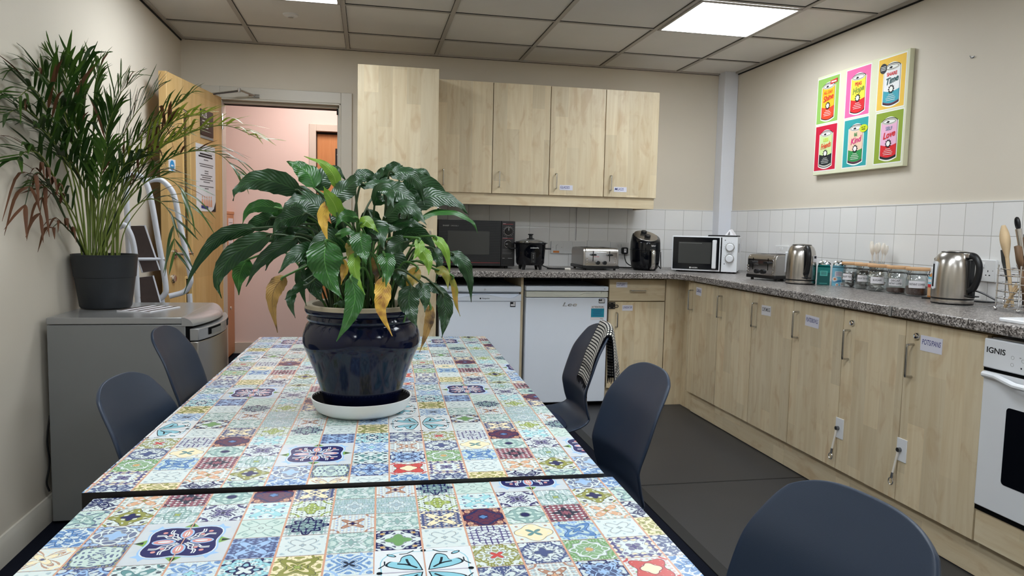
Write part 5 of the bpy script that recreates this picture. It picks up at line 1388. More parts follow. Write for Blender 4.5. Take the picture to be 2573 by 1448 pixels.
b = MB('black'); d = (q - p).normalized(); c0 = p.lerp(q, .92); s_ = Vector((.3, .95, 0)); s_ = (s_ - d * s_.dot(d)).normalized()
b.tube([c0 + s_ * .0085 * math.cos(k * PI / 8) + d * .02 * math.sin(k * PI / 8) for k in range(16)], .0062, 8, closed=True); b.build('hanging_end', t)
for k, (a0, a1) in enumerate((((-.03, -.06, 0), (-.045, -.02, .27)), ((-.05, -.045, 0), (-.06, .0, .235)))):
    t, p, q = tool('wooden_tongs', ('brown wooden spatula leaning to the front of the wire basket, the taller of two', 'brown wooden spatula leaning to the front of the wire basket, the shorter of two')[k], 'spatula', a0, a1); t['group'] = GU
    t.name = 'wooden_spatula'
    b = MB('brownwood'); r_ = Vector((.25, .97, 0)); b.add([p - r_ * .007, p + r_ * .007, p.lerp(q, .62) + r_ * .009, p.lerp(q, .62) - r_ * .009], [(0, 1, 2, 3)]); b.build('handle', t, solid=.006)
    b = MB('brownwood'); b.add([p.lerp(q, .62) - r_ * .009, p.lerp(q, .62) + r_ * .009, p.lerp(q, .74) + r_ * .020, p.lerp(q, .98) + r_ * .021, q, p.lerp(q, .98) - r_ * .018, p.lerp(q, .74) - r_ * .019], [(0, 1, 2, 3, 4, 5, 6)]); b.build('blade', t, solid=.005)
t, p, q = tool('ladle', 'black plastic ladle standing in the middle of the wire basket', 'ladle', (.05, -.02, 0), (.05, .02, .24)); t['group'] = GU
b = MB('black'); b.tube([p, p.lerp(q, .8)], .006, 8); b.build('handle', t)
b = MB('black'); b.ball(p.lerp(q, .92), .032, 8, 1.15); b.build('bowl', t)
t = thing('black_cup', 'black cup standing inside the wire basket of utensils', 'cup', (RX + .03, RY - .05, Z0 + .0145)); t['group'] = GU
b = MB('black'); b.lathe([(.03, 0), (.036, .1), (.034, .1), (.028, .004), (.0001, .004)], n=24); b.build('body', t)
t, p, q = tool('serving_fork', 'pale wooden fork low at the front of the wire basket', 'fork', (-.075, .02, .0), (-.085, -.035, .085)); t['group'] = GU
b = MB('plywood'); b.tube([p, p.lerp(q, .6)], .006, 8); b.build('handle', t)
b = MB('plywood'); r_ = Vector((.2, .6, .7)).normalized()
for k in (-1, 0, 1): b.tube([p.lerp(q, .55), p.lerp(q, .75) + r_ * .008 * k, q + r_ * .012 * k], [.006, .005, .0025], 6)
b.build('tines', t)

# ------------------------------------------------------------------ canvas with six cans
t = thing('canvas_picture', 'canvas picture of six brightly coloured drink cans, hung on the right-hand wall', 'picture', (-.0025, -1.142, 1.534))
CW, CH, CT = .763, .588, .028
M['canvas'] = plain('canvas_cream', (226, 226, 196), .75, spec=.2, var=.02, scale=30., bump=.15, bscale=900.)
b = MB('canvas'); b.box(-CT, -CW, 0, 0, 0, CH); cv = b.build('canvas', t, bevel=.002)
def pm(name, rgb):
    k = 'art_' + name
    if k not in M: M[k] = plain(k, rgb, .7, spec=.2, var=.03, scale=60.)
    return k
for nme, rgb in dict(green=(150, 196, 98), pink=(236, 112, 168), gold=(242, 198, 88), crimson=(206, 38, 66), tealb=(58, 164, 166), moss=(146, 168, 64), white=(240, 240, 234), black=(30, 30, 34), amber=(250, 192, 50), orange=(236, 78, 50), yel=(250, 228, 80), redl=(222, 52, 56), wht=(240, 240, 240), aqua=(80, 170, 186), lime=(206, 226, 160), char=(46, 50, 52), skin=(240, 206, 180), grass=(60, 150, 84), rose=(238, 184, 212), lead=(120, 146, 170), plum=(112, 66, 84), mag=(222, 60, 128), sign=(64, 66, 70), acid=(206, 222, 50), dgn=(52, 92, 96), olv=(140, 162, 72), silver=(210, 206, 196)).items(): pm(nme, rgb)
CANS = [  # u0, v0 (from the lower left corner), panel, top, bottom, base, word 1, its colour, word 2, its colour
    (.008, .306, 'green', 'amber', 'orange', 'orange', 'ALL DAY', 'orange', 'Shine', 'redl', 'flag'),
    (.275, .306, 'pink', 'yel', 'redl', 'redl', 'PEAS', 'redl', 'Hope', 'olv', None),
    (.539, .308, 'gold', 'wht', 'aqua', 'plum', 'SHARE', 'redl', 'Time', 'dgn', 'disc'),
    (.010, .026, 'crimson', 'lime', 'char', 'silver', 'LESS', 'acid', 'Friends', 'orange', None),
    (.279, .026, 'tealb', 'skin', 'grass', 'plum', 'BE', 'grass', 'Kind', 'mag', 'speech'),
    (.543, .026, 'moss', 'rose', 'redl', 'char', 'SELF', 'lead', 'Love', 'redl', None)]
for u0, v0, pan, ct, cb_, base, w1, c1, w2, c2, ex in CANS:
    b = MB('art_white'); X = -CT - .0004; e = .0002
    Pn = lambda L, k: b.poly([(X - e * k, -(u0 + x), v0 + z) for x, z in L])
    pw, ph = .201, .264
    Pn([(-.006, -.006), (pw + .006, -.006), (pw + .006, ph + .006), (-.006, ph + .006)], 0)
    b.use('art_' + pan); Pn([(0, 0), (pw, 0), (pw, ph), (0, ph)], 1)
    cx, hw, zb, zt = pw / 2 + .004, .058, .026, .212
    def body(g, z0, z1, bulge0=0., bulge1=0.):
        n = 12; bot = [(cx - (hw + g) + 2 * (hw + g) * k / n, z0 - bulge0 * math.sin(PI * k / n)) for k in range(n + 1)]
        top = [(cx + (hw + g) - 2 * (hw + g) * k / n, z1 - bulge1 * math.sin(PI * k / n)) for k in range(n + 1)]
        return bot + top
    ov = lambda rx, rz, z: [(cx + rx * math.cos(2 * PI * k / 24), z + rz * math.sin(2 * PI * k / 24)) for k in range(24)]
    b.use('art_white'); Pn(body(.008, zb - .004, zt, .016, -.026), 2)
    b.use('art_black'); Pn(body(.0018, zb, zt, .012, .0), 3); Pn(ov(hw + .002, .0205, zt), 3.2)
    b.use('art_' + base); Pn(body(-.003, zb + .004, zb + .03, .012, 0), 4)
    b.use('art_' + cb_); Pn(body(0, zb + .012, .095, .012, .010), 5)
    b.use('art_' + ct); Pn(body(0, .095, zt, .010, .014), 6)
    b.use('art_silver'); Pn(ov(hw - .002, .0165, zt), 7); b.use('art_black'); Pn(ov(hw - .012, .011, zt), 8); b.use('art_white'); Pn(ov(hw - .0145, .009, zt), 9)
    b.use('art_black'); Pn([(cx - .026, zt - .003), (cx - .006, zt - .007), (cx + .004, zt), (cx - .01, zt + .005)], 10)
    # printed flower badge
    b.use('art_black'); zz = .098
    Pn([(cx + (.0205 + .0035 * math.cos(10 * (2 * PI * k / 60))) * math.cos(2 * PI * k / 60), zz + (.0205 + .0035 * math.cos(10 * (2 * PI * k / 60))) * math.sin(2 * PI * k / 60)) for k in range(60)], 11)
    b.use('art_white'); Pn([(cx + .0135 * math.cos(2 * PI * k / 24), zz + .0135 * math.sin(2 * PI * k / 24)) for k in range(24)], 12)
    def T(s, size, x, z, col, **kw): b.use('art_' + col); b.text(s, size, (X - e * 13, -(u0 + x), v0 + z), 'x-', **kw)
    T(w1, .026, cx, .176, c1, bold=.02, maxw=.084)
    if w1 == 'PEAS': T('OF', .009, cx, .161, c1, bold=.02)
    T(w2, .046, cx, .143, c2, bold=.022, shear=.35, tilt=.16, maxw=.098)
    b.use('art_white')
    for k in range(4): wv = (.018, .028, .036, .032)[k]; b.box(X - e * 13, -(u0 + cx - wv), v0 + .069 - .0095 * k, X - e * 12, -(u0 + cx + wv), v0 + .0715 - .0095 * k)
    if ex == 'flag': b.use('art_redl'); Pn([(.118, .218), (.186, .226), (.182, .236), (.188, .247), (.12, .240), (.124, .229)], 14); b.use('art_white'); b.box(X - e * 15, -(u0 + .130), v0 + .228, X - e * 14.5, -(u0 + .176), v0 + .236)
    if ex == 'disc':
        b.use('art_sign'); Pn([(.038 + .026 * math.cos(2 * PI * k / 28), .214 + .026 * math.sin(2 * PI * k / 28)) for k in range(28)], 14); b.use('art_white')
        for k in range(3): b.box(X - e * 15, -(u0 + .020), v0 + .205 + .008 * k, X - e * 14.5, -(u0 + .056), v0 + .208 + .008 * k)
    if ex == 'speech':
        b.use('art_acid'); Pn([(.168 + .034 * math.cos(2 * PI * k / 28), .204 + .021 * math.sin(2 * PI * k / 28)) for k in range(28)], 14); b.use('art_black'); b.text('MY MY', .011, (X - e * 15, -(u0 + .168), v0 + .209), 'x-', bold=.02); b.text('MEME', .011, (X - e * 15, -(u0 + .168), v0 + .198), 'x-', bold=.02)
    o = b.build('can_print', cv, smooth=0, recalc=False)
    o['label'] = 'printed panel of the can reading %s %s' % (w1.lower(), w2.lower())
LILY = [
 ([(-2.850,-3.510,1.242), (-2.894,-3.511,1.261), (-2.942,-3.512,1.266), (-2.978,-3.514,1.248), (-2.989,-3.515,1.219)], 0.051, 'D', 0.5),
 ([(-2.826,-3.430,1.256), (-2.841,-3.425,1.292), (-2.867,-3.420,1.307), (-2.889,-3.415,1.315)], 0.053, 'M', -0.3),
 ([(-2.771,-3.490,1.254), (-2.781,-3.490,1.285), (-2.806,-3.490,1.310), (-2.844,-3.490,1.321)], 0.027, 'L', 0.4),
 ([(-2.822,-3.410,1.251), (-2.803,-3.403,1.286), (-2.777,-3.397,1.298), (-2.757,-3.390,1.279)], 0.049, 'D', 0.1),
 ([(-2.678,-3.410,1.265), (-2.672,-3.400,1.295), (-2.665,-3.390,1.316)], 0.041, 'D', 0.0),
 ([(-2.658,-3.490,1.290), (-2.624,-3.490,1.295), (-2.595,-3.490,1.274), (-2.576,-3.490,1.222)], 0.046, 'D', 0.4),
 ([(-2.610,-3.440,1.296), (-2.585,-3.436,1.301), (-2.567,-3.432,1.297), (-2.554,-3.428,1.266)], 0.025, 'D', 0.4),
 ([(-2.782,-3.520,1.229), (-2.755,-3.522,1.252), (-2.726,-3.525,1.272), (-2.703,-3.528,1.274)], 0.051, 'D', 0.3),
 ([(-2.670,-3.540,1.246), (-2.639,-3.544,1.251), (-2.613,-3.548,1.220), (-2.616,-3.552,1.168)], 0.053, 'D', 0.3),
 ([(-2.722,-3.510,1.260), (-2.680,-3.512,1.268), (-2.642,-3.513,1.263), (-2.615,-3.515,1.234)], 0.03, 'D', 0.5),
 ([(-2.892,-3.520,1.205), (-2.929,-3.522,1.210), (-2.957,-3.525,1.199), (-2.970,-3.528,1.167)], 0.028, 'M', 0.5),
 ([(-2.828,-3.570,1.195), (-2.860,-3.577,1.186), (-2.886,-3.583,1.175), (-2.900,-3.590,1.145)], 0.039, 'D', 0.5),
 ([(-2.908,-3.470,1.186), (-2.937,-3.468,1.175), (-2.962,-3.467,1.163), (-2.985,-3.465,1.148)], 0.039, 'D', 0.3),
 ([(-2.936,-3.530,1.162), (-2.979,-3.532,1.155), (-3.014,-3.534,1.140), (-3.041,-3.536,1.111), (-3.066,-3.538,1.070), (-3.086,-3.540,1.020)], 0.031, 'D', 0.5),
 ([(-2.906,-3.550,1.150), (-2.945,-3.553,1.129), (-2.983,-3.556,1.104), (-3.006,-3.559,1.072), (-3.015,-3.562,1.044), (-3.005,-3.565,1.013)], 0.044, 'D', 0.4),
 ([(-2.961,-3.490,1.093), (-2.975,-3.490,1.076), (-2.983,-3.490,1.051), (-2.983,-3.490,1.013)], 0.05, 'M', 0.0),
 ([(-2.852,-3.540,1.145), (-2.883,-3.543,1.126), (-2.919,-3.546,1.101), (-2.942,-3.549,1.072), (-2.958,-3.552,1.037)], 0.032, 'D', 0.4),
 ([(-2.858,-3.470,1.150), (-2.888,-3.468,1.132), (-2.917,-3.467,1.102), (-2.931,-3.465,1.066)], 0.043, 'D', 0.2),
 ([(-2.785,-3.590,1.224), (-2.796,-3.598,1.194), (-2.793,-3.607,1.165), (-2.785,-3.615,1.136)], 0.024, 'Y', 0.1),
 ([(-2.764,-3.600,1.188), (-2.772,-3.609,1.214), (-2.785,-3.618,1.235), (-2.794,-3.628,1.251)], 0.031, 'L', 0.1),
 ([(-2.786,-3.660,1.142), (-2.789,-3.674,1.104), (-2.779,-3.688,1.067), (-2.753,-3.702,1.025)], 0.069, 'M', 0.0),
 ([(-2.724,-3.630,1.185), (-2.744,-3.642,1.192), (-2.758,-3.653,1.186), (-2.769,-3.665,1.166)], 0.025, 'M', 0.4),
 ([(-2.722,-3.630,1.173), (-2.709,-3.642,1.183), (-2.697,-3.653,1.174), (-2.682,-3.665,1.159)], 0.026, 'L', 0.4),
 ([(-2.717,-3.650,1.160), (-2.718,-3.663,1.140), (-2.712,-3.677,1.117), (-2.707,-3.690,1.094)], 0.044, 'M', 0.0),
 ([(-2.727,-3.660,1.118), (-2.731,-3.674,1.094), (-2.725,-3.688,1.067), (-2.709,-3.702,1.035)], 0.025, 'L', 0.2),
 ([(-2.737,-3.690,1.071), (-2.728,-3.707,1.030), (-2.741,-3.723,0.986), (-2.763,-3.740,0.948)], 0.039, 'M', 0.2),
 ([(-2.673,-3.660,1.120), (-2.666,-3.674,1.102), (-2.664,-3.688,1.079), (-2.668,-3.702,1.050)], 0.036, 'M', 0.1),
 ([(-2.673,-3.680,1.071), (-2.673,-3.696,1.037), (-2.677,-3.712,1.004), (-2.655,-3.728,0.955)], 0.034, 'Y', 0.2),
 ([(-2.615,-3.650,1.049), (-2.620,-3.663,1.022), (-2.614,-3.677,0.992), (-2.604,-3.690,0.966)], 0.045, 'D', 0.1),
 ([(-2.596,-3.630,1.056), (-2.589,-3.642,1.036), (-2.585,-3.653,1.017), (-2.587,-3.665,0.995)], 0.032, 'D', 0.1),
 ([(-2.585,-3.590,1.049), (-2.560,-3.598,1.041), (-2.540,-3.607,1.029), (-2.522,-3.615,1.017)], 0.026, 'D', 0.4),
 ([(-2.547,-3.610,1.032), (-2.539,-3.620,1.001), (-2.542,-3.630,0.969), (-2.548,-3.640,0.938)], 0.035, 'D', 0.1),
 ([(-2.574,-3.640,1.008), (-2.575,-3.653,0.981), (-2.585,-3.665,0.946), (-2.598,-3.678,0.913)], 0.021, 'B', 0.2),
 ([(-2.564,-3.570,1.153), (-2.545,-3.577,1.137), (-2.532,-3.583,1.108), (-2.527,-3.590,1.066)], 0.024, 'L', 0.3),
 ([(-2.596,-3.620,1.131), (-2.585,-3.631,1.113), (-2.578,-3.642,1.094), (-2.579,-3.652,1.072)], 0.029, 'L', 0.1),
 ([(-2.602,-3.630,1.149), (-2.597,-3.642,1.134), (-2.603,-3.653,1.118), (-2.613,-3.665,1.104)], 0.021, 'L', 0.2),
 ([(-2.587,-3.490,1.188), (-2.557,-3.490,1.206), (-2.517,-3.490,1.209), (-2.481,-3.490,1.196), (-2.460,-3.490,1.179), (-2.452,-3.490,1.160)], 0.022, 'M', 0.6),
 ([(-2.521,-3.520,1.116), (-2.493,-3.522,1.097), (-2.475,-3.525,1.057), (-2.470,-3.528,1.002)], 0.038, 'D', 0.3),
 ([(-2.561,-3.580,1.081), (-2.543,-3.588,1.078), (-2.534,-3.595,1.062), (-2.532,-3.602,1.037)], 0.025, 'O', 0.3),
 ([(-2.521,-3.550,1.067), (-2.511,-3.555,1.033), (-2.509,-3.560,1.003), (-2.500,-3.565,0.974)], 0.016, 'O', 0.3),
 ([(-2.875,-3.570,1.062), (-2.896,-3.577,1.037), (-2.901,-3.583,1.001), (-2.890,-3.590,0.943)], 0.034, 'B', 0.1),
 ([(-2.826,-3.590,1.047), (-2.843,-3.598,1.042), (-2.857,-3.607,1.030), (-2.872,-3.615,1.016)], 0.02, 'D', 0.4),
 ([(-2.855,-3.590,1.037), (-2.862,-3.598,1.019), (-2.860,-3.607,1.000), (-2.851,-3.615,0.977)], 0.02, 'D', 0.1),
 ([(-2.843,-3.550,1.081), (-2.847,-3.555,1.057), (-2.842,-3.560,1.028), (-2.833,-3.565,0.997)], 0.022, 'D', 0.1),
 ([(-2.670,-3.550,1.164), (-2.639,-3.555,1.179), (-2.605,-3.560,1.180), (-2.578,-3.565,1.172)], 0.032, 'D', 0.4),
 ([(-2.618,-3.610,1.141), (-2.641,-3.620,1.136), (-2.661,-3.630,1.120), (-2.675,-3.640,1.100)], 0.035, 'D', 0.3),
 ([(-2.641,-3.490,1.221), (-2.619,-3.490,1.217), (-2.601,-3.490,1.200), (-2.591,-3.490,1.174)], 0.029, 'M', 0.3),
 ([(-2.769,-3.620,1.150), (-2.751,-3.631,1.159), (-2.736,-3.642,1.155), (-2.726,-3.653,1.143)], 0.025, 'M', 0.4),
 ([(-2.744,-3.610,1.140), (-2.739,-3.620,1.127), (-2.742,-3.630,1.115), (-2.746,-3.640,1.101)], 0.022, 'O', 0.1),
 ([(-2.757,-3.600,1.101), (-2.752,-3.609,1.082), (-2.755,-3.618,1.066), (-2.758,-3.628,1.049)], 0.018, 'Y', 0.1),
 ([(-2.816,-3.540,1.104), (-2.831,-3.544,1.094), (-2.843,-3.548,1.081), (-2.851,-3.552,1.060)], 0.029, 'D', 0.3),
 ([(-2.566,-3.550,1.127), (-2.553,-3.555,1.111), (-2.548,-3.560,1.089), (-2.557,-3.565,1.047)], 0.028, 'D', 0.2),
 ([(-2.833,-3.470,1.220), (-2.827,-3.468,1.190), (-2.825,-3.467,1.164), (-2.819,-3.465,1.134)], 0.048, 'D', 0.1),
 ([(-2.756,-3.490,1.209), (-2.764,-3.490,1.187), (-2.769,-3.490,1.165), (-2.766,-3.490,1.144)], 0.043, 'D', 0.1),
 ([(-2.705,-3.440,1.211), (-2.696,-3.436,1.176), (-2.692,-3.432,1.144), (-2.696,-3.428,1.112)], 0.049, 'D', 0.1),
 ([(-2.662,-3.530,1.117), (-2.641,-3.533,1.091), (-2.632,-3.537,1.061), (-2.628,-3.540,1.031)], 0.052, 'D', 0.1),
 ([(-2.811,-3.540,1.081), (-2.819,-3.544,1.056), (-2.813,-3.548,1.027), (-2.798,-3.552,1.002)], 0.046, 'D', 0.1),
 ([(-2.705,-3.510,1.098), (-2.700,-3.512,1.063), (-2.704,-3.513,1.037), (-2.700,-3.515,1.011)], 0.039, 'D', 0.1),
 ([(-2.598,-3.590,1.086), (-2.606,-3.598,1.066), (-2.615,-3.607,1.050), (-2.617,-3.615,1.030)], 0.029, 'O', 0.1),
 ([(-2.647,-3.580,1.077), (-2.631,-3.588,1.061), (-2.622,-3.595,1.036), (-2.625,-3.602,1.012)], 0.033, 'D', 0.2),
 ([(-2.873,-3.490,1.172), (-2.889,-3.490,1.154), (-2.906,-3.490,1.141), (-2.926,-3.490,1.132)], 0.039, 'D', 0.3),
 ([(-2.618,-3.460,1.240), (-2.600,-3.458,1.236), (-2.589,-3.455,1.214), (-2.592,-3.453,1.178)], 0.036, 'D', 0.3),
 ([(-2.736,-3.430,1.286), (-2.710,-3.425,1.290), (-2.692,-3.420,1.280), (-2.683,-3.415,1.262)], 0.036, 'D', 0.2),
 ([(-2.892,-3.460,1.206), (-2.909,-3.458,1.201), (-2.926,-3.455,1.183), (-2.937,-3.453,1.162)], 0.035, 'M', 0.2),
 ([(-2.860,-3.450,1.259), (-2.839,-3.447,1.229), (-2.835,-3.443,1.199), (-2.840,-3.440,1.172)], 0.039, 'D', 0.2),
 ([(-2.626,-3.440,1.308), (-2.648,-3.436,1.307), (-2.661,-3.432,1.298), (-2.679,-3.428,1.280)], 0.032, 'D', 0.2),
 ([(-2.686,-3.550,1.108), (-2.688,-3.555,1.087), (-2.684,-3.560,1.067), (-2.688,-3.565,1.046)], 0.026, 'B', 0.1),
 ([(-2.742,-3.590,0.990), (-2.752,-3.598,1.003), (-2.764,-3.607,1.008), (-2.775,-3.615,1.005)], 0.017, 'D', 0.1),
]
PALMF = [
 ([(-3.860,-1.898,1.000), (-3.875,-1.969,1.329), (-3.875,-2.158,1.494), (-3.875,-2.344,1.545), (-3.875,-2.492,1.504)], 'D', 0.2, 13),
 ([(-3.845,-1.880,1.000), (-3.854,-2.004,1.359), (-3.854,-2.174,1.536), (-3.854,-2.314,1.620), (-3.854,-2.449,1.563)], 'D', 0.19, 14),
 ([(-3.855,-1.862,1.000), (-3.863,-1.918,1.381), (-3.863,-2.040,1.585), (-3.863,-2.175,1.680), (-3.863,-2.319,1.666)], 'D', 0.2, 15),
 ([(-3.847,-1.844,1.000), (-3.867,-1.862,1.418), (-3.872,-1.916,1.619), (-3.872,-1.987,1.731), (-3.872,-2.041,1.758)], 'M', 0.18, 15),
 ([(-3.841,-1.886,1.000), (-3.857,-1.846,1.436), (-3.867,-1.847,1.646), (-3.851,-1.905,1.749), (-3.851,-1.909,1.798)], 'D', 0.17, 14),
 ([(-3.833,-1.868,1.000), (-3.830,-1.838,1.421), (-3.829,-1.827,1.619), (-3.823,-1.814,1.736), (-3.811,-1.800,1.804)], 'M', 0.17, 14),
 ([(-3.829,-1.850,1.000), (-3.803,-1.829,1.390), (-3.776,-1.806,1.575), (-3.743,-1.780,1.697), (-3.712,-1.750,1.751)], 'M', 0.19, 13),
 ([(-3.823,-1.892,1.000), (-3.781,-1.829,1.358), (-3.723,-1.806,1.528), (-3.674,-1.780,1.634), (-3.618,-1.750,1.709)], 'D', 0.2, 13),
 ([(-3.817,-1.874,1.000), (-3.759,-1.854,1.307), (-3.675,-1.867,1.474), (-3.561,-1.883,1.592), (-3.447,-1.900,1.685)], 'M', 0.17, 14),
 ([(-3.815,-1.856,1.000), (-3.739,-1.871,1.291), (-3.633,-1.908,1.439), (-3.498,-1.952,1.570), (-3.357,-2.000,1.610)], 'L', 0.16, 14),
 ([(-3.812,-1.898,1.000), (-3.720,-1.883,1.258), (-3.595,-1.938,1.422), (-3.456,-2.002,1.509), (-3.275,-2.073,1.556), (-3.121,-2.150,1.500)], 'L', 0.15, 16),
 ([(-3.811,-1.880,1.000), (-3.707,-1.876,1.242), (-3.585,-1.922,1.375), (-3.448,-1.976,1.449), (-3.306,-2.036,1.449), (-3.205,-2.100,1.360)], 'M', 0.14, 15),
 ([(-3.809,-1.862,1.000), (-3.710,-1.871,1.226), (-3.589,-1.908,1.343), (-3.486,-1.952,1.328), (-3.418,-2.000,1.230)], 'M', 0.16, 10),
 ([(-3.805,-1.844,1.000), (-3.695,-1.871,1.193), (-3.591,-1.908,1.261), (-3.504,-1.952,1.196), (-3.479,-2.000,1.034)], 'D', 0.17, 9),
 ([(-3.843,-1.886,1.000), (-3.851,-2.096,1.247), (-3.851,-2.260,1.384), (-3.851,-2.383,1.400), (-3.851,-2.457,1.366)], 'D', 0.18, 12),
 ([(-3.849,-1.868,1.000), (-3.860,-2.077,1.186), (-3.860,-2.226,1.314), (-3.860,-2.321,1.322), (-3.860,-2.399,1.209)], 'B', 0.13, 6),
 ([(-3.856,-1.850,1.000), (-3.869,-2.017,1.155), (-3.869,-2.154,1.289), (-3.869,-2.223,1.271), (-3.869,-2.262,1.183)], 'B', 0.12, 5),
 ([(-3.845,-1.892,1.000), (-3.848,-1.946,1.284), (-3.848,-2.128,1.425), (-3.848,-2.260,1.483), (-3.848,-2.339,1.486)], 'D', 0.19, 14),
 ([(-3.839,-1.874,1.000), (-3.854,-1.821,1.323), (-3.857,-1.886,1.480), (-3.857,-1.981,1.563), (-3.857,-2.092,1.593)], 'D', 0.2, 14),
 ([(-3.829,-1.856,1.000), (-3.805,-1.854,1.289), (-3.779,-1.867,1.453), (-3.759,-1.883,1.550), (-3.730,-1.900,1.613)], 'D', 0.19, 14),
 ([(-3.822,-1.898,1.000), (-3.794,-1.821,1.258), (-3.747,-1.786,1.412), (-3.695,-1.745,1.503), (-3.626,-1.700,1.563)], 'D', 0.19, 14),
 ([(-3.817,-1.880,1.000), (-3.756,-1.846,1.225), (-3.683,-1.847,1.360), (-3.587,-1.848,1.480), (-3.524,-1.850,1.516)], 'D', 0.19, 13),
 ([(-3.833,-1.862,1.000), (-3.828,-1.879,1.255), (-3.830,-1.928,1.381), (-3.844,-1.986,1.455), (-3.855,-2.050,1.478)], 'D', 0.2, 13),
 ([(-3.825,-1.844,1.000), (-3.783,-1.871,1.207), (-3.726,-1.908,1.322), (-3.681,-1.952,1.385), (-3.614,-2.000,1.416)], 'D', 0.18, 12),
 ([(-3.817,-1.886,1.000), (-3.728,-1.862,1.225), (-3.625,-1.888,1.392), (-3.537,-1.917,1.540), (-3.498,-1.950,1.586)], 'B', 0.16, 8),
 ([(-3.849,-1.868,1.000), (-3.860,-1.967,1.092), (-3.860,-2.043,1.132), (-3.860,-2.116,1.155), (-3.860,-2.181,1.137)], 'B', 0.1, 4),
 ([(-3.855,-1.850,1.000), (-3.869,-1.917,1.155), (-3.869,-2.048,1.248), (-3.869,-2.171,1.288), (-3.869,-2.271,1.276)], 'D', 0.16, 10),
 ([(-3.837,-1.892,1.000), (-3.849,-1.854,1.222), (-3.848,-1.942,1.348), (-3.848,-2.056,1.401), (-3.848,-2.165,1.407)], 'D', 0.2, 13),
 ([(-3.819,-1.874,1.000), (-3.775,-1.838,1.191), (-3.722,-1.827,1.293), (-3.662,-1.814,1.346), (-3.594,-1.800,1.366)], 'M', 0.17, 12),
 ([(-3.829,-1.856,1.000), (-3.805,-1.879,1.190), (-3.780,-1.928,1.303), (-3.747,-1.986,1.380), (-3.707,-2.050,1.454)], 'M', 0.17, 12),
]
# ------------------------------------------------------------------ peace lily in the blue pot
def leaf_blade(b, pts, w, n=14, m=6, fold=.16, wav=.05, twist=.2, seed=0, shape='lily', face=Vector((0, -1, .35))):
    """curved blade along the points with a raised midrib, wavy edge and pointed tip"""
    rg = random.Random(seed); C = spline(pts, 6); N = len(C) - 1
    ph = rg.random() * 6; L = sum((C[i + 1] - C[i]).length for i in range(N)); fq = 2 + L / .09
    wid = lambda t: (math.sin(PI * min(1, t ** .6)) ** .9 * (1 - .5 * t ** 2.2) * 1.14 if shape == 'lily' else math.sin(PI * t ** .7) ** .7)
    V, F, U = [], [], []
    K = n
    for i in range(K + 1):
        t = i / K; x = t * N; k = min(int(x), N - 1); p = C[k].lerp(C[k + 1], x - k)
        tg = (C[min(k + 1, N)] - C[max(k - 1, 0)]).normalized()
        side = tg.cross(face); 
        if side.length < .15: side = tg.cross(Vector((1, 0, 0)))
        side.normalize(); nr = side.cross(tg).normalized()
        a = twist * math.sin(t * 2.6 + ph * .3); side, nr = side * math.cos(a) + nr * math.sin(a), nr * math.cos(a) - side * math.sin(a)
        hw = max(w * .5 * wid(t), .0006); und = (.05 * w * math.sin(9 * t + ph) if shape == 'lily' else 0.)
        for j in range(m + 1):
            s = 2 * j / m - 1
            off = -fold * hw * 1.4 * abs(s) + fold * hw * .5 * s * s + wav * w * abs(s) ** 1.5 * math.sin(fq * t * 2 * PI + ph + (1.3 if s > 0 else 0))
            e = 1 + .05 * math.sin(fq * 1.7 * t * 2 * PI + ph * 2 + s)
            V.append(p + side * s * hw * e + nr * (off + und))
    for i in range(K):
        for j in range(m):
            q = i * (m + 1) + j; F.append((q, q + 1, q + m + 2, q + m + 1))
            U.append([(j / m, i / K), ((j + 1) / m, i / K), ((j + 1) / m, (i + 1) / K), (j / m, (i + 1) / K)])
    return b.add(V, F, U)
PX, PY, PZ = -2.716, -3.485, .745
t = thing('plant_saucer', 'round white plastic saucer under the blue plant pot on the far table', 'saucer', (PX, PY, PZ))
b = MB('saucer'); b.lathe([(.0001, 0), (.085, 0), (.1, .006), (.109, .022), (.1135, .035), (.1155, .0355), (.1165, .034), (.112, .018), (.102, .003)][::1], n=56, cap=False)
b = MB('saucer'); b.lathe([(.0001, 0), (.088, 0), (.102, .008), (.110, .022), (.1145, .036), (.1115, .0365), (.106, .022), (.098, .010), (.086, .006), (.0001, .006)], n=64, cap=False); b.build('dish', t)
b = MB('soil'); b.lathe([(.0001, .0064), (.0862, .0064), (.0978, .0106), (.1056, .0222), (.1108, .0345)], n=56, cap=False); b.build('damp_residue', t)
t = thing('potted_peace_lily', 'large leafy peace lily in a glossy navy pot on the far table', 'potted plant', (PX, PY, PZ + .0075))
prof = [(.0001, 0), (.078, 0), (.082, .006), (.092, .045), (.106, .088), (.120, .123), (.129, .145), (.1325, .158), (.131, .175), (.124, .196), (.1185, .203), (.1205, .206), (.1235, .211), (.1205, .216), (.1195, .219), (.124, .222), (.1275, .228), (.1275, .234)]
b = MB('glaze'); b.lathe(prof, n=80, cap=False); pot = b.build('pot', t)
b = MB('terracotta'); b.lathe([(.1275, .234), (.126, .242), (.122, .244), (.111, .242), (.108, .236), (.106, .2)], n=64, cap=False); b.build('clay_rim', pot)
b = MB('soil'); b.lathe([(.0001, .214), (.06, .21), (.107, .205)], n=32, cap=False); b.build('soil', t)
org = Vector((PX, PY, PZ + .0075)); rg = random.Random(11)
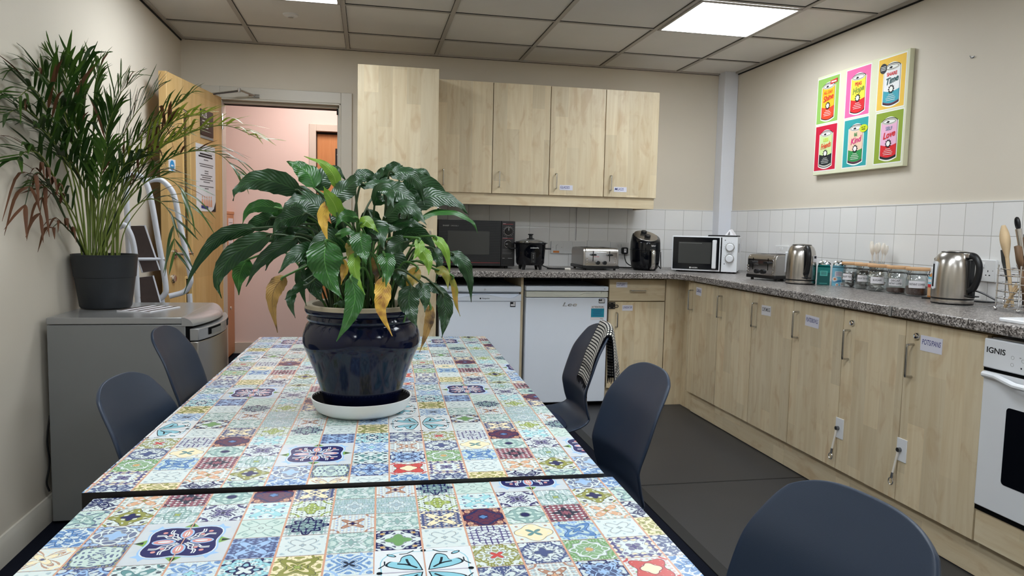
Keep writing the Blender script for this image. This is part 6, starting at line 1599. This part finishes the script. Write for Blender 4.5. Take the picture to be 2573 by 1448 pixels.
for i, (pts, w, c, tw) in enumerate(LILY):
    P = [Vector(p) - org for p in pts]
    b = MB(LEAF[c]); leaf_blade(b, P, w * .93, n=18, m=6, wav=.06 if c != 'D' else .085, twist=tw, seed=i, fold=.22 if c in 'YBO' else .14)
    # stalk from the soil to the leaf base
    a = rg.random() * 2 * PI; r0 = .015 + .06 * math.sqrt(rg.random()); g = Vector((r0 * math.cos(a), r0 * math.sin(a) * .8, .205))
    if P[0].z < .26: g.z = .21; g.x = max(-.09, min(.09, P[0].x * .7)); g.y = max(-.09, min(.06, P[0].y * .7))
    d0 = (P[1] - P[0]).normalized(); e = P[0]
    mid = g.lerp(e, .6) + Vector((0, 0, .05 + .12 * abs((e - g).x)))
    lf = b.build('leaf', t, recalc=False)
    b = MB('petiole' if c in 'MLYBO' else 'stalk_dk'); b.tube(spline([g, g.lerp(mid, .55) + Vector((0, 0, .015)), mid, e, e + d0 * .012], 4), .0024, 6); b.build('petiole', lf)
for k in range(14):
    a = rg.random() * 2 * PI; r0 = .07 * math.sqrt(rg.random()); r1 = .05 + .11 * rg.random(); z1 = .30 + .14 * rg.random()
    b = MB('petiole'); b.tube(spline([(r0 * math.cos(a), r0 * math.sin(a), .205), (r0 * 1.2 * math.cos(a), r0 * 1.2 * math.sin(a), .26), (r1 * math.cos(a), r1 * math.sin(a) * .7, z1)], 5), .0024, 6); b.build('stalk', t)

# leaves filling the heart of the plant
rg = random.Random(5)
for k in range(16):
    a = 2 * PI * k / 16 + rg.uniform(-.2, .2); r0 = .05; r1 = rg.uniform(.05, .13); zb = rg.uniform(.33, .50); L = rg.uniform(.09, .13)
    e = Vector((r1 * math.cos(a), r1 * math.sin(a) * .8, zb)); d = Vector((math.cos(a), math.sin(a) * .8, .3)).normalized()
    b = MB(LEAF['D']); leaf_blade(b, [e, e + d * L * .4 + Vector((0, 0, .012)), e + d * L * .8 + Vector((0, 0, -.012)), e + d * L * 1.1 + Vector((0, 0, -.055))], rg.uniform(.04, .055), n=14, wav=.06, twist=rg.uniform(-.4, .4), seed=200 + k)
    lf = b.build('leaf', t, recalc=False); g = Vector((r0 * math.cos(a), r0 * math.sin(a), .207))
    b = MB('stalk_dk'); b.tube(spline([g, g.lerp(e, .5) + Vector((0, 0, .03)), e, e + d * .01], 4), .0022, 6); b.build('petiole', lf)

# ------------------------------------------------------------------ palm in the black pot
t = thing('potted_palm', 'tall bushy palm with browning tips in a black ribbed pot on the silver fridge', 'potted plant', (-3.786, -1.868, .8045))
prof = [(.0001, 0), (.094, 0), (.098, .006), (.1135, .125), (.1135, .127), (.1165, .129)]
b = MB('pot_black'); b.lathe(prof, n=64, cap=False); pot = b.build('pot', t)
P = [(.1165, .129)]
for k in range(24): P.append((.1165 + .0075 * k / 23 + (.0006 if k % 2 else 0), .131 + .085 * k / 23))
P += [(.1255, .219), (.1255, .222), (.121, .222), (.118, .2)]
b = MB('pot_black'); b.lathe(P, n=64, cap=False); b.build('ribbed_band', pot, smooth=60)
b = MB('soil'); b.lathe([(.0001, .2), (.118, .196)], n=32, cap=False); b.build('soil', t)
org = Vector((-3.786, -1.868, .8045)); rg = random.Random(21)
def frond(pts, c, ll, n, seed):
    rg = random.Random(seed)
    C = spline([Vector(p) - org for p in pts], 8); N = len(C) - 1
    b = MB('cane' if c != 'B' else 'stalk_dk'); b.tube(C, [.0032 * (1 - .8 * i / N) + .0006 for i in range(N + 1)], 6, caps=False)
    fo = None
    for k in range(n):
        tt = .36 + .62 * k / (n - 1); x = tt * N; i = min(int(x), N - 1); p = C[i].lerp(C[i + 1], x - i); tg = (C[min(i + 1, N)] - C[max(0, i - 1)]).normalized()
        sd = tg.cross(Vector((0, 0, 1)));
        if sd.length < .2: sd = tg.cross(Vector((1, .3, 0)))
        sd.normalize(); up = sd.cross(tg).normalized()
        for s in (-1, 1):
            L = ll * 1.18 * (.6 + .4 * math.sin(PI * min(1, (k + 1.5) / (n + 1)))) * rg.uniform(.75, 1.15)
            dr = (tg * rg.uniform(.9, 1.2) + sd * s * rg.uniform(.28, .62) + up * rg.uniform(.1, .4)).normalized()
            q = p + dr * L * .5; e = p + dr * L * .95 + Vector((0, 0, -L * rg.uniform(.05, .36 if c != 'B' else 1.0)))
            def safe(v):
                if v.x + org.x < -3.905: v.x = -3.905 - org.x
                return v
            cc = c
            if c in 'DM' and rg.random() < .07: cc = 'B'
            elif c == 'D' and rg.random() < .4: cc = 'M'
            b.use(PALM[cc]); leaf_blade(b, [p, safe(q), safe(e)], rg.uniform(.0085, .015), n=7, m=2, fold=.3, wav=.0, twist=.3, seed=rg.randint(0, 999), shape='palm', face=up + Vector((0, -.3, .1)))
    o = b.build('frond', t, recalc=False, smooth=60)
    for v in o.data.vertices:
        if v.co.x + org.x < -3.909: v.co.x = -3.909 - org.x
for i, (pts, c, ll, n) in enumerate(PALMF): frond(pts, c, ll, n, i)
for k in range(20):
    a = rg.random() * 2 * PI; r0 = .07 * math.sqrt(rg.random()); h = rg.uniform(.25, .5); tx = rg.uniform(-.05, .12)
    b = MB('cane'); x0, y0 = r0 * math.cos(a), r0 * math.sin(a)
    pts = [(x0, y0, .19), (x0 * 1.1 + tx * .25, y0, .19 + h * .5), (max(-.12, x0 * 1.3 + tx), y0 * 1.4, .19 + h)]
    b.tube(spline(pts, 5), [.0031 - .00016 * q for q in range(11)], 6); b.build('cane', t)
# ------------------------------------------------------------------ chairs
PR = [  # seat part of the shell, front lip to the small of the back: (y, z, half width, curl of the edges)
    (.235, .412, .13, .0), (.225, .432, .165, .004), (.15, .441, .196, .010), (.04, .434, .205, .016), (-.07, .430, .200, .020), (-.145, .438, .186, .024), (-.195, .456, .172, .025), (-.217, .486, .166, .025), (-.207, .524, .171, .024), (-.196, .580, .172, .024)]
BK = [  # rows of the back: height at the edge, half width, height in the middle, curl
    (.580, .172, .580, .024), (.640, .176, .646, .024), (.698, .1725, .716, .022), (.743, .158, .771, .018), (.768, .146, .798, .014), (.784, .134, .8135, .011)]
YZ = [(p.y, p.x) for p in spline([(-.196, .580, 0), (-.217, .645, 0), (-.238, .710, 0), (-.261, .756, 0), (-.275, .784, 0), (-.2835, .801, 0), (-.2905, .816, 0)], 8)]
def lerp_tab(x, T):
    for (a, fa), (c, fc) in zip(T[:-1], T[1:]):
        if x <= c: return fa + (fc - fa) * max(0, (x - a)) / (c - a)
    return T[-1][1]
def shell_mesh():
    A = spline([Vector((y, z, w)) for y, z, w, c in PR], 4); E_ = spline([Vector((c, 0, 0)) for *_, c in PR], 4); N = len(A) - 1; m = 16
    b = MB('chair'); V = []; F = []; rows = 0
    for i in range(N + 1):
        y, z, w = A[i]; cu = E_[i].x
        tg = (A[min(i + 1, N)] - A[max(i - 1, 0)]); ty, tz = tg.x, tg.y; L = math.hypot(ty, tz) or 1; ny, nz = tz / L, -ty / L   # towards the sitter
        if nz < 0 and i < N * .7: ny, nz = -ny, -nz
        for j in range(m + 1):
            s = 2 * j / m - 1; lift = cu * (abs(s) ** 2.4)
            V.append((s * w, y + ny * lift, z + nz * lift))
        rows += 1
    B = spline([Vector((a, w, c)) for a, w, c, k in BK], 4); K_ = spline([Vector((k, 0, 0)) for *_, k in BK], 4)
    for i in range(1, len(B)):
        ze, w, zc = B[i]; cu = K_[i].x
        for j in range(m + 1):
            s = 2 * j / m - 1; z = ze + (zc - ze) * (1 - abs(s) ** 3)
            V.append((s * w, lerp_tab(z, YZ) + cu * abs(s) ** 2.4, z))
        rows += 1
    for i in range(rows - 1):
        for j in range(m): q = i * (m + 1) + j; F.append((q, q + 1, q + m + 2, q + m + 1))
    b.add(V, F); return b
def make_chair(lab, x, y, rz):
    t = thing('dining_chair', lab, 'chair', (x, y, 0), rz, 'navy grey plastic chairs round the tables')
    b = shell_mesh(); o = b.build('seat_shell', t, smooth=180, solid=.009)
    md = o.modifiers.new('round', 'SUBSURF'); md.levels = 1; md.render_levels = 1
    b = MB('chair_pad'); V = []
    n = 36
    def pad(r, z): return [(r * .188 * math.copysign(abs(math.cos(q)) ** .75, math.cos(q)), .045 + r * .185 * math.copysign(abs(math.sin(q)) ** .75, math.sin(q)), z + .012 * abs(math.cos(q)) ** 3 * r) for q in [2 * PI * k / n for k in range(n)]]
    R = [pad(1, .441), pad(1.0, .449), pad(.93, .458), pad(.5, .456), pad(.02, .454)]
    b.add([p for r in R for p in r], [(i * n + k, i * n + (k + 1) % n, (i + 1) * n + (k + 1) % n, (i + 1) * n + k) for i in range(4) for k in range(n)] + [tuple(4 * n + k for k in range(n))])
    b.build('seat_cushion', t)
    for sx in (-1, 1):
        for y0, y1 in ((.13, .215), (-.10, -.225)):
            b = MB('leg_metal'); b.tube(spline([(sx * .10, y0 * .6, .424), (sx * .145, y0, .418), (sx * .165, y0 * 1.08, .40), (sx * .215, y1, .012)], 5), .0105, 10)
            lg = b.build('leg', t)
            b = MB('black'); b.cyl((sx * .2165, y1 * 1.003, 0), (sx * .215, y1, .02), .0135, 12); b.build('foot', lg)
    b = MB('leg_metal'); b.box(-.11, -.075, .414, .11, .09, .426); b.build('seat_plate', t)
    return t
make_chair('navy grey chair between the towel-draped chair and the nearest chair, no towel on it', -2.228, -3.369, 1.602)
make_chair('navy grey plastic chair with a checked tea towel hung over its back', -2.108, -2.55, 1.544)
make_chair('nearest navy grey plastic chair, cut off by the bottom edge of the photo', -2.299, -4.34, 1.71)
make_chair('navy grey chair in front of the silver fridge side, facing squarely to the far table', -2.989, -3.411, -1.68)
make_chair('navy grey plastic chair turned beside the front of the silver fridge', -3.111, -2.571, -1.61)

# checked tea towel over the second chair's back
def towel_mat():
    m, b, t = base_mat('checked_cotton', lin(226, 222, 214), .9, spec=.1)
    uv = t.node('ShaderNodeUVMap'); s = t.node('ShaderNodeSeparateXYZ'); t.link(uv.outputs[0], s.inputs[0])
    def st(sock, pitch, d): return t.math('LESS_THAN', t.math('FRACT', t.math('DIVIDE', sock, pitch)), d)
    a = st(s.outputs[0], .0108, .38); c = st(s.outputs[1], .0108, .38)
    band = t.math('LESS_THAN', t.math('ABSOLUTE', t.math('SUBTRACT', s.outputs[1], .055)), .012)
    band2 = t.math('LESS_THAN', t.math('ABSOLUTE', t.math('SUBTRACT', s.outputs[1], .39)), .012)
    fine = st(s.outputs[1], .0036, .5)
    bd = t.math('MULTIPLY', t.math('MAXIMUM', band, band2), fine)
    fr = t.math('MAXIMUM', t.math('LESS_THAN', s.outputs[1], .008), t.math('GREATER_THAN', s.outputs[1], .442))
    f = t.math('MAXIMUM', t.math('MAXIMUM', t.math('MAXIMUM', a, c), bd), fr)
    t.link(t.mix(f, lin(224, 220, 212), lin(24, 24, 28)), b.inputs['Base Color'])
    tc = t.node('ShaderNodeTexCoord'); nz = t.node('ShaderNodeTexNoise', i_Scale=500.); t.link(tc.outputs['Object'], nz.inputs['Vector'])
    bp = t.node('ShaderNodeBump', i_Strength=.5, i_Distance=.002); t.link(nz.outputs['Fac'], bp.inputs['Height']); t.link(bp.outputs['Normal'], b.inputs['Normal'])
    return m
M['towel'] = towel_mat()
t = thing('tea_towel', 'black and white checked tea towel hung over a chair back near the white fridges', 'tea towel', (-2.108, -2.55, 0), 1.544)
# local axes as the chair's; each column of cloth climbs the front of the back, bends over its rim and hangs down behind
TOPZ = [(0, .8135), (.04, .8125), (.066, .810), (.107, .801), (.134, .784), (.153, .756), (.171, .71)]
BACKY = [(.48, -.217), (.524, -.207), (.58, -.196), (.645, -.217), (.71, -.238), (.756, -.261), (.784, -.275), (.801, -.2835), (.8135, -.2895)]
b = MB('towel'); m = 18; nf, na, nb = 18, 6, 16; Lf, Lb = .205, .20; V = []; F = []; U = []
XA, XB_ = -.139, .028; N = nf + na + nb
def cloth(s, i):
    x = XA + (XB_ - XA) * s; zt = lerp_tab(abs(x), TOPZ); cu = .024 * (abs(x) / .172) ** 2.4
    if i <= nf:
        d = Lf * (1 - i / nf) + .004; z = zt - d * .96; fan = 1 + .22 * (d / Lf)
        return ((x - XB_) * fan + XB_ - .012 * (d / Lf), lerp_tab(z, BACKY) + cu + .0115 + .0025 * math.sin(s * 9 + d * 20) * (d / Lf), z), -d
    yt = lerp_tab(zt, BACKY) + cu * .6
    if i <= nf + na:
        a = (i - nf) / na * PI; return (x, yt - .001 + .0125 * math.cos(a), zt + .004 + .0095 * math.sin(a)), .039 * (i - nf) / na
    d = Lb * (i - nf - na) / nb
    return (x - .01 * d / Lb + .02 * (s - .5) * (d / Lb), yt - .0135 - .022 * (d / Lb) ** .7 + .013 * math.sin(s * 8 + 1) * (d / Lb), zt + .004 - d * (1 - .04 * math.sin(s * 5))), .039 + d
for i in range(N + 1):
    for j in range(m + 1): V.append(cloth(j / m, i)[0])
UW = XB_ - XA
for i in range(N):
    a0, a1 = cloth(.5, i)[1] + .21, cloth(.5, i + 1)[1] + .21
    for j in range(m):
        q = i * (m + 1) + j; F.append((q, q + 1, q + m + 2, q + m + 1))
        U.append([(j / m * UW, a0), ((j + 1) / m * UW, a0), ((j + 1) / m * UW, a1), (j / m * UW, a1)])
b.add(V, F, U); b.build('cloth', t, smooth=180, solid=.003)
fr = MB('ink')
for i in (0, N):
    for j in range(0, m * 2 + 1):
        a = V[i * (m + 1) + min(j // 2, m)]; c = V[i * (m + 1) + min(j // 2 + 1, m)]; p = Vector(a).lerp(Vector(c), .5 * (j % 2))
        fr.tube([p, p + Vector((.004 * math.sin(j * 2.1), .002 * math.cos(j), -.022 - .004 * math.sin(j * 1.7)))], [.0016, .0009], 5)
fr.build('fringe', t)

# ------------------------------------------------------------------ silver fridge by the left wall
FRX0, FRX1, FRY0, FRY1, FRZ = -3.884, -3.345, -2.2, -1.655, .80
t = thing('fridge', 'silver undercounter fridge by the left wall under the potted palm', 'fridge', (FRX0, FRY0, 0))
dx, dy = FRX1 - FRX0, FRY1 - FRY0
b = MB('silver_fr'); b.box(0, 0, .012, .487, dy, .772); b.build('body', t, bevel=.003)
b = MB('silver_top'); b.box(0, -.002, .774, .475, dy + .002, FRZ); b.build('top', t, bevel=.003)
# rounded front lip of the top, bowed outwards in plan
def bow_x(y, amt=.045): u = y / dy; return amt * (1 - (2 * u - 1) ** 2)
b = MB('silver_top')
def lip(u, v):
    y = -.002 + u * (dy + .004); a = v * PI / 2; xb = .515 + bow_x(u * dy)
    return (.474 + (xb - .474) * math.sin(a), y, FRZ - .030 * (1 - math.cos(a)) - .004 * v)
b.grid(lip, 20, 10, uv=False)
b.grid(lambda u, v: (.474 + (.515 + bow_x(u * dy) - .474) * v, -.002 + u * (dy + .004), FRZ - .034), 20, 4, uv=False)
for s in (0, 1):
    y = -.002 + s * (dy + .004); P = [(.474, y, FRZ - .034)] + [tuple(lip(s, k / 10)) for k in range(11)]; b.poly(P)
b.build('front_lip', t, smooth=50)
# bowed door
def door_sec(x0, z0, z1, mat, nm, inset=0., amt=.045, par=None, bev=.004):
    b = MB(mat); P = [(.502, 0), (.502, dy)] + [(x0 + bow_x(dy * (1 - k / 24), amt), dy * (1 - k / 24)) for k in range(25)]
    b.prism(P, z0, z1, 'z'); return b.build(nm, par or t, smooth=40, bevel=bev)
dd = door_sec(.532, .05, .705, 'silver_door', 'door')
hr = door_sec(.535, .708, .755, 'silver_top', 'handle_rail', par=dd, bev=.003)
for y0 in (.07, .33):
    b = MB('black_matt'); P = []
    n = 10
    V = [(.5365 + bow_x(y0 + .13 * k / n), y0 + .13 * k / n, z) for z in (.722, .750) for k in range(n + 1)]
    b.add(V, [(k, k + 1, n + 2 + k, n + 1 + k) for k in range(n)]); b.build('grip_recess', hr)
    b = MB('silver_fr'); V = [(.5372 + bow_x(y0 + .13 * k / n), y0 + .13 * k / n, z) for z in (.722, .742) for k in range(2, n + 1)]
    n2 = n - 1; b.add(V, [(k, k + 1, n2 + 1 + k, n2 + k) for k in range(n2 - 1)]); b.build('grip_lip', hr)
b = MB('black_matt'); b.box(.487, .004, .02, .502, dy - .004, .77); b.build('door_seal', t)
b = MB('pl_white'); b.cyl((.495, .006, .70), (.510, -.003, .685), .006, 8); b.build('hinge_cover', t)
for x in (.05, .44):
    for y in (.05, dy - .05):
        b = MB('black'); b.cyl((x, y, 0), (x, y, .013), .018, 12); b.build('foot', t)
b = MB('black'); b.box(-.012, .05, .35, 0.0, .12, .46); b.tube(spline([(-.010, .03, .42), (-.014, .01, .33), (-.012, .02, .24), (-.016, .0, .17), (-.012, .01, .13)], 6), .004, 6); b.build('rear_cord', t)
# leaflet lying on it
t = MB('paper'); t.box(-.075, -.10, 0, .075, .10, .004); t.use('tread')
for k in range(4): t.add([(-.075 + .04 * k, -.10, .0042), (-.055 + .04 * k, -.10, .0042), (-.055 + .04 * k, .10, .0042), (-.075 + .04 * k, .10, .0042)], [(0, 1, 2, 3)])
o = t.build('leaflet'); o.location = (-3.60, -1.93, FRZ + .0003); o.rotation_euler = (0, 0, -.35)
tag(o, 'striped brown and white leaflet lying on the silver fridge beside the palm pot', 'leaflet')

# ------------------------------------------------------------------ folded step ladder behind the fridge
t = thing('step_ladder', 'folded white tubular step ladder with brown treads, standing behind the silver fridge', 'step ladder', (-3.72, -1.3, 0))
o_ = Vector((-3.72, -1.3, 0))
def q(x, z, y=-1.3): return Vector((x, y, z)) - o_
# outer frame: closed rounded loop with handrail
lp = [q(-3.66, .30, -1.28), q(-3.688, .75), q(-3.698, .853), q(-3.732, 1.103), q(-3.758, 1.277), q(-3.78, 1.355), q(-3.815, 1.391, -1.31), q(-3.85, 1.385, -1.34)]
b = MB('tube_white'); b.tube(spline([q(-3.842, .83, -1.36), q(-3.85, 1.2, -1.36), q(-3.852, 1.345, -1.355), q(-3.838, 1.385, -1.345), q(-3.81, 1.390, -1.32), q(-3.78, 1.357), q(-3.758, 1.277), q(-3.732, 1.103), q(-3.698, .86), q(-3.705, .80), q(-3.75, .765)], 6), .0135, 12); b.build('handrail', t)
b = MB('tube_white'); b.tube(spline([q(-3.79, 1.36, -1.27), q(-3.755, 1.374, -1.26), q(-3.722, 1.372, -1.25), q(-3.688, 1.343, -1.25), q(-3.661, 1.29, -1.25), q(-3.636, 1.146, -1.25), q(-3.594, .906, -1.25), q(-3.596, .85, -1.25), q(-3.625, .811, -1.25), q(-3.69, .79, -1.27)], 6), .0135, 12); b.build('handrail', t)
for x0, x1, y0 in ((-3.72, -3.66, -1.29), (-3.60, -3.55, -1.24), (-3.845, -3.80, -1.36), (-3.80, -3.80, -1.40)):
    b = MB('tube_white'); b.tube([q(x0, .80, y0), q(x1, .02, y0)], .0125, 10); lg = b.build('leg', t)
    b = MB('black'); b.cyl(q(x1, 0, y0), q(x1 - .002, .035, y0), .017, 12); b.build('foot', lg)
b = MB('tube_white'); b.tube(spline([q(-3.875, 1.135, -1.40), q(-3.85, 1.145, -1.40), q(-3.826, 1.105, -1.40), q(-3.812, 1.05, -1.40), q(-3.806, .98, -1.40), q(-3.80, .80, -1.40)], 6), .0135, 12); b.build('rear_rail', t)
def tread(a, nm='tread'):
    """panel seen from its upper side with a white front rim; corners a = bottom-left, bottom-right, top-right, top-left"""
    a = [Vector(v) for v in a]; nr = (a[1] - a[0]).cross(a[3] - a[0]).normalized() * .006
    b = MB('tread'); b.add([v - nr for v in a] + [v + nr for v in a], [(0, 1, 2, 3), (4, 5, 6, 7), (0, 1, 5, 4), (1, 2, 6, 5), (2, 3, 7, 6), (3, 0, 4, 7)]); tr = b.build(nm, t)
    b = MB('tube_white'); b.tube(a, .0065, 8, closed=True); b.build('tread_rim', tr)
tread([q(-3.793, .915, -1.33), q(-3.722, .925, -1.31), q(-3.784, 1.143, -1.32), q(-3.86, 1.141, -1.34)])
tread([q(-3.80, .70, -1.335), q(-3.71, .715, -1.31), q(-3.752, .896, -1.315), q(-3.815, .888, -1.335)])
tread([q(-3.78, .42, -1.335), q(-3.66, .43, -1.30), q(-3.72, .62, -1.31), q(-3.80, .61, -1.335)])
b = MB('tube_white'); b.tube([q(-3.842, .98, -1.36), q(-3.70, .98, -1.30)], .008, 8); b.build('cross_bar', t)
# ------------------------------------------------------------------ camera, world, colour management
cam = bpy.data.cameras.new('camera'); co = bpy.data.objects.new('camera', cam); COL.objects.link(co)
yaw, pitch, roll = .19780, -.08380, .02230
fw = Vector((math.sin(yaw) * math.cos(pitch), math.cos(yaw) * math.cos(pitch), math.sin(pitch)))
rt = Vector((math.cos(yaw), -math.sin(yaw), 0)); up = rt.cross(fw)
r2 = rt * math.cos(roll) + up * math.sin(roll); u2 = up * math.cos(roll) - rt * math.sin(roll)
mw = Matrix((( r2.x, u2.x, -fw.x, -2.7028), (r2.y, u2.y, -fw.y, -5.1626), (r2.z, u2.z, -fw.z, 1.1754), (0, 0, 0, 1)))
co.matrix_world = mw
cam.sensor_width = 36.; cam.sensor_fit = 'HORIZONTAL'; cam.lens = 1809.77 / 2573 * 36; cam.clip_start = .02; cam.clip_end = 60
SC.camera = co
w = bpy.data.worlds.new('world'); SC.world = w; w.use_nodes = True
w.node_tree.nodes['Background'].inputs[0].default_value = (.75, .78, .85, 1); w.node_tree.nodes['Background'].inputs[1].default_value = .05
vs = SC.view_settings
SC.display_settings.display_device = 'sRGB'
vs.view_transform = 'Standard'; vs.look = 'None'; vs.gamma = 1.; vs.use_curve_mapping = False
vs.exposure = EXPOSURE
SC.cycles.max_bounces = 10; SC.cycles.diffuse_bounces = 5; SC.cycles.transmission_bounces = 8; SC.cycles.transparent_max_bounces = 8
SC.cycles.sample_clamp_indirect = 6.; SC.cycles.caustics_reflective = False; SC.cycles.caustics_refractive = False
SC.cycles.use_denoising = True
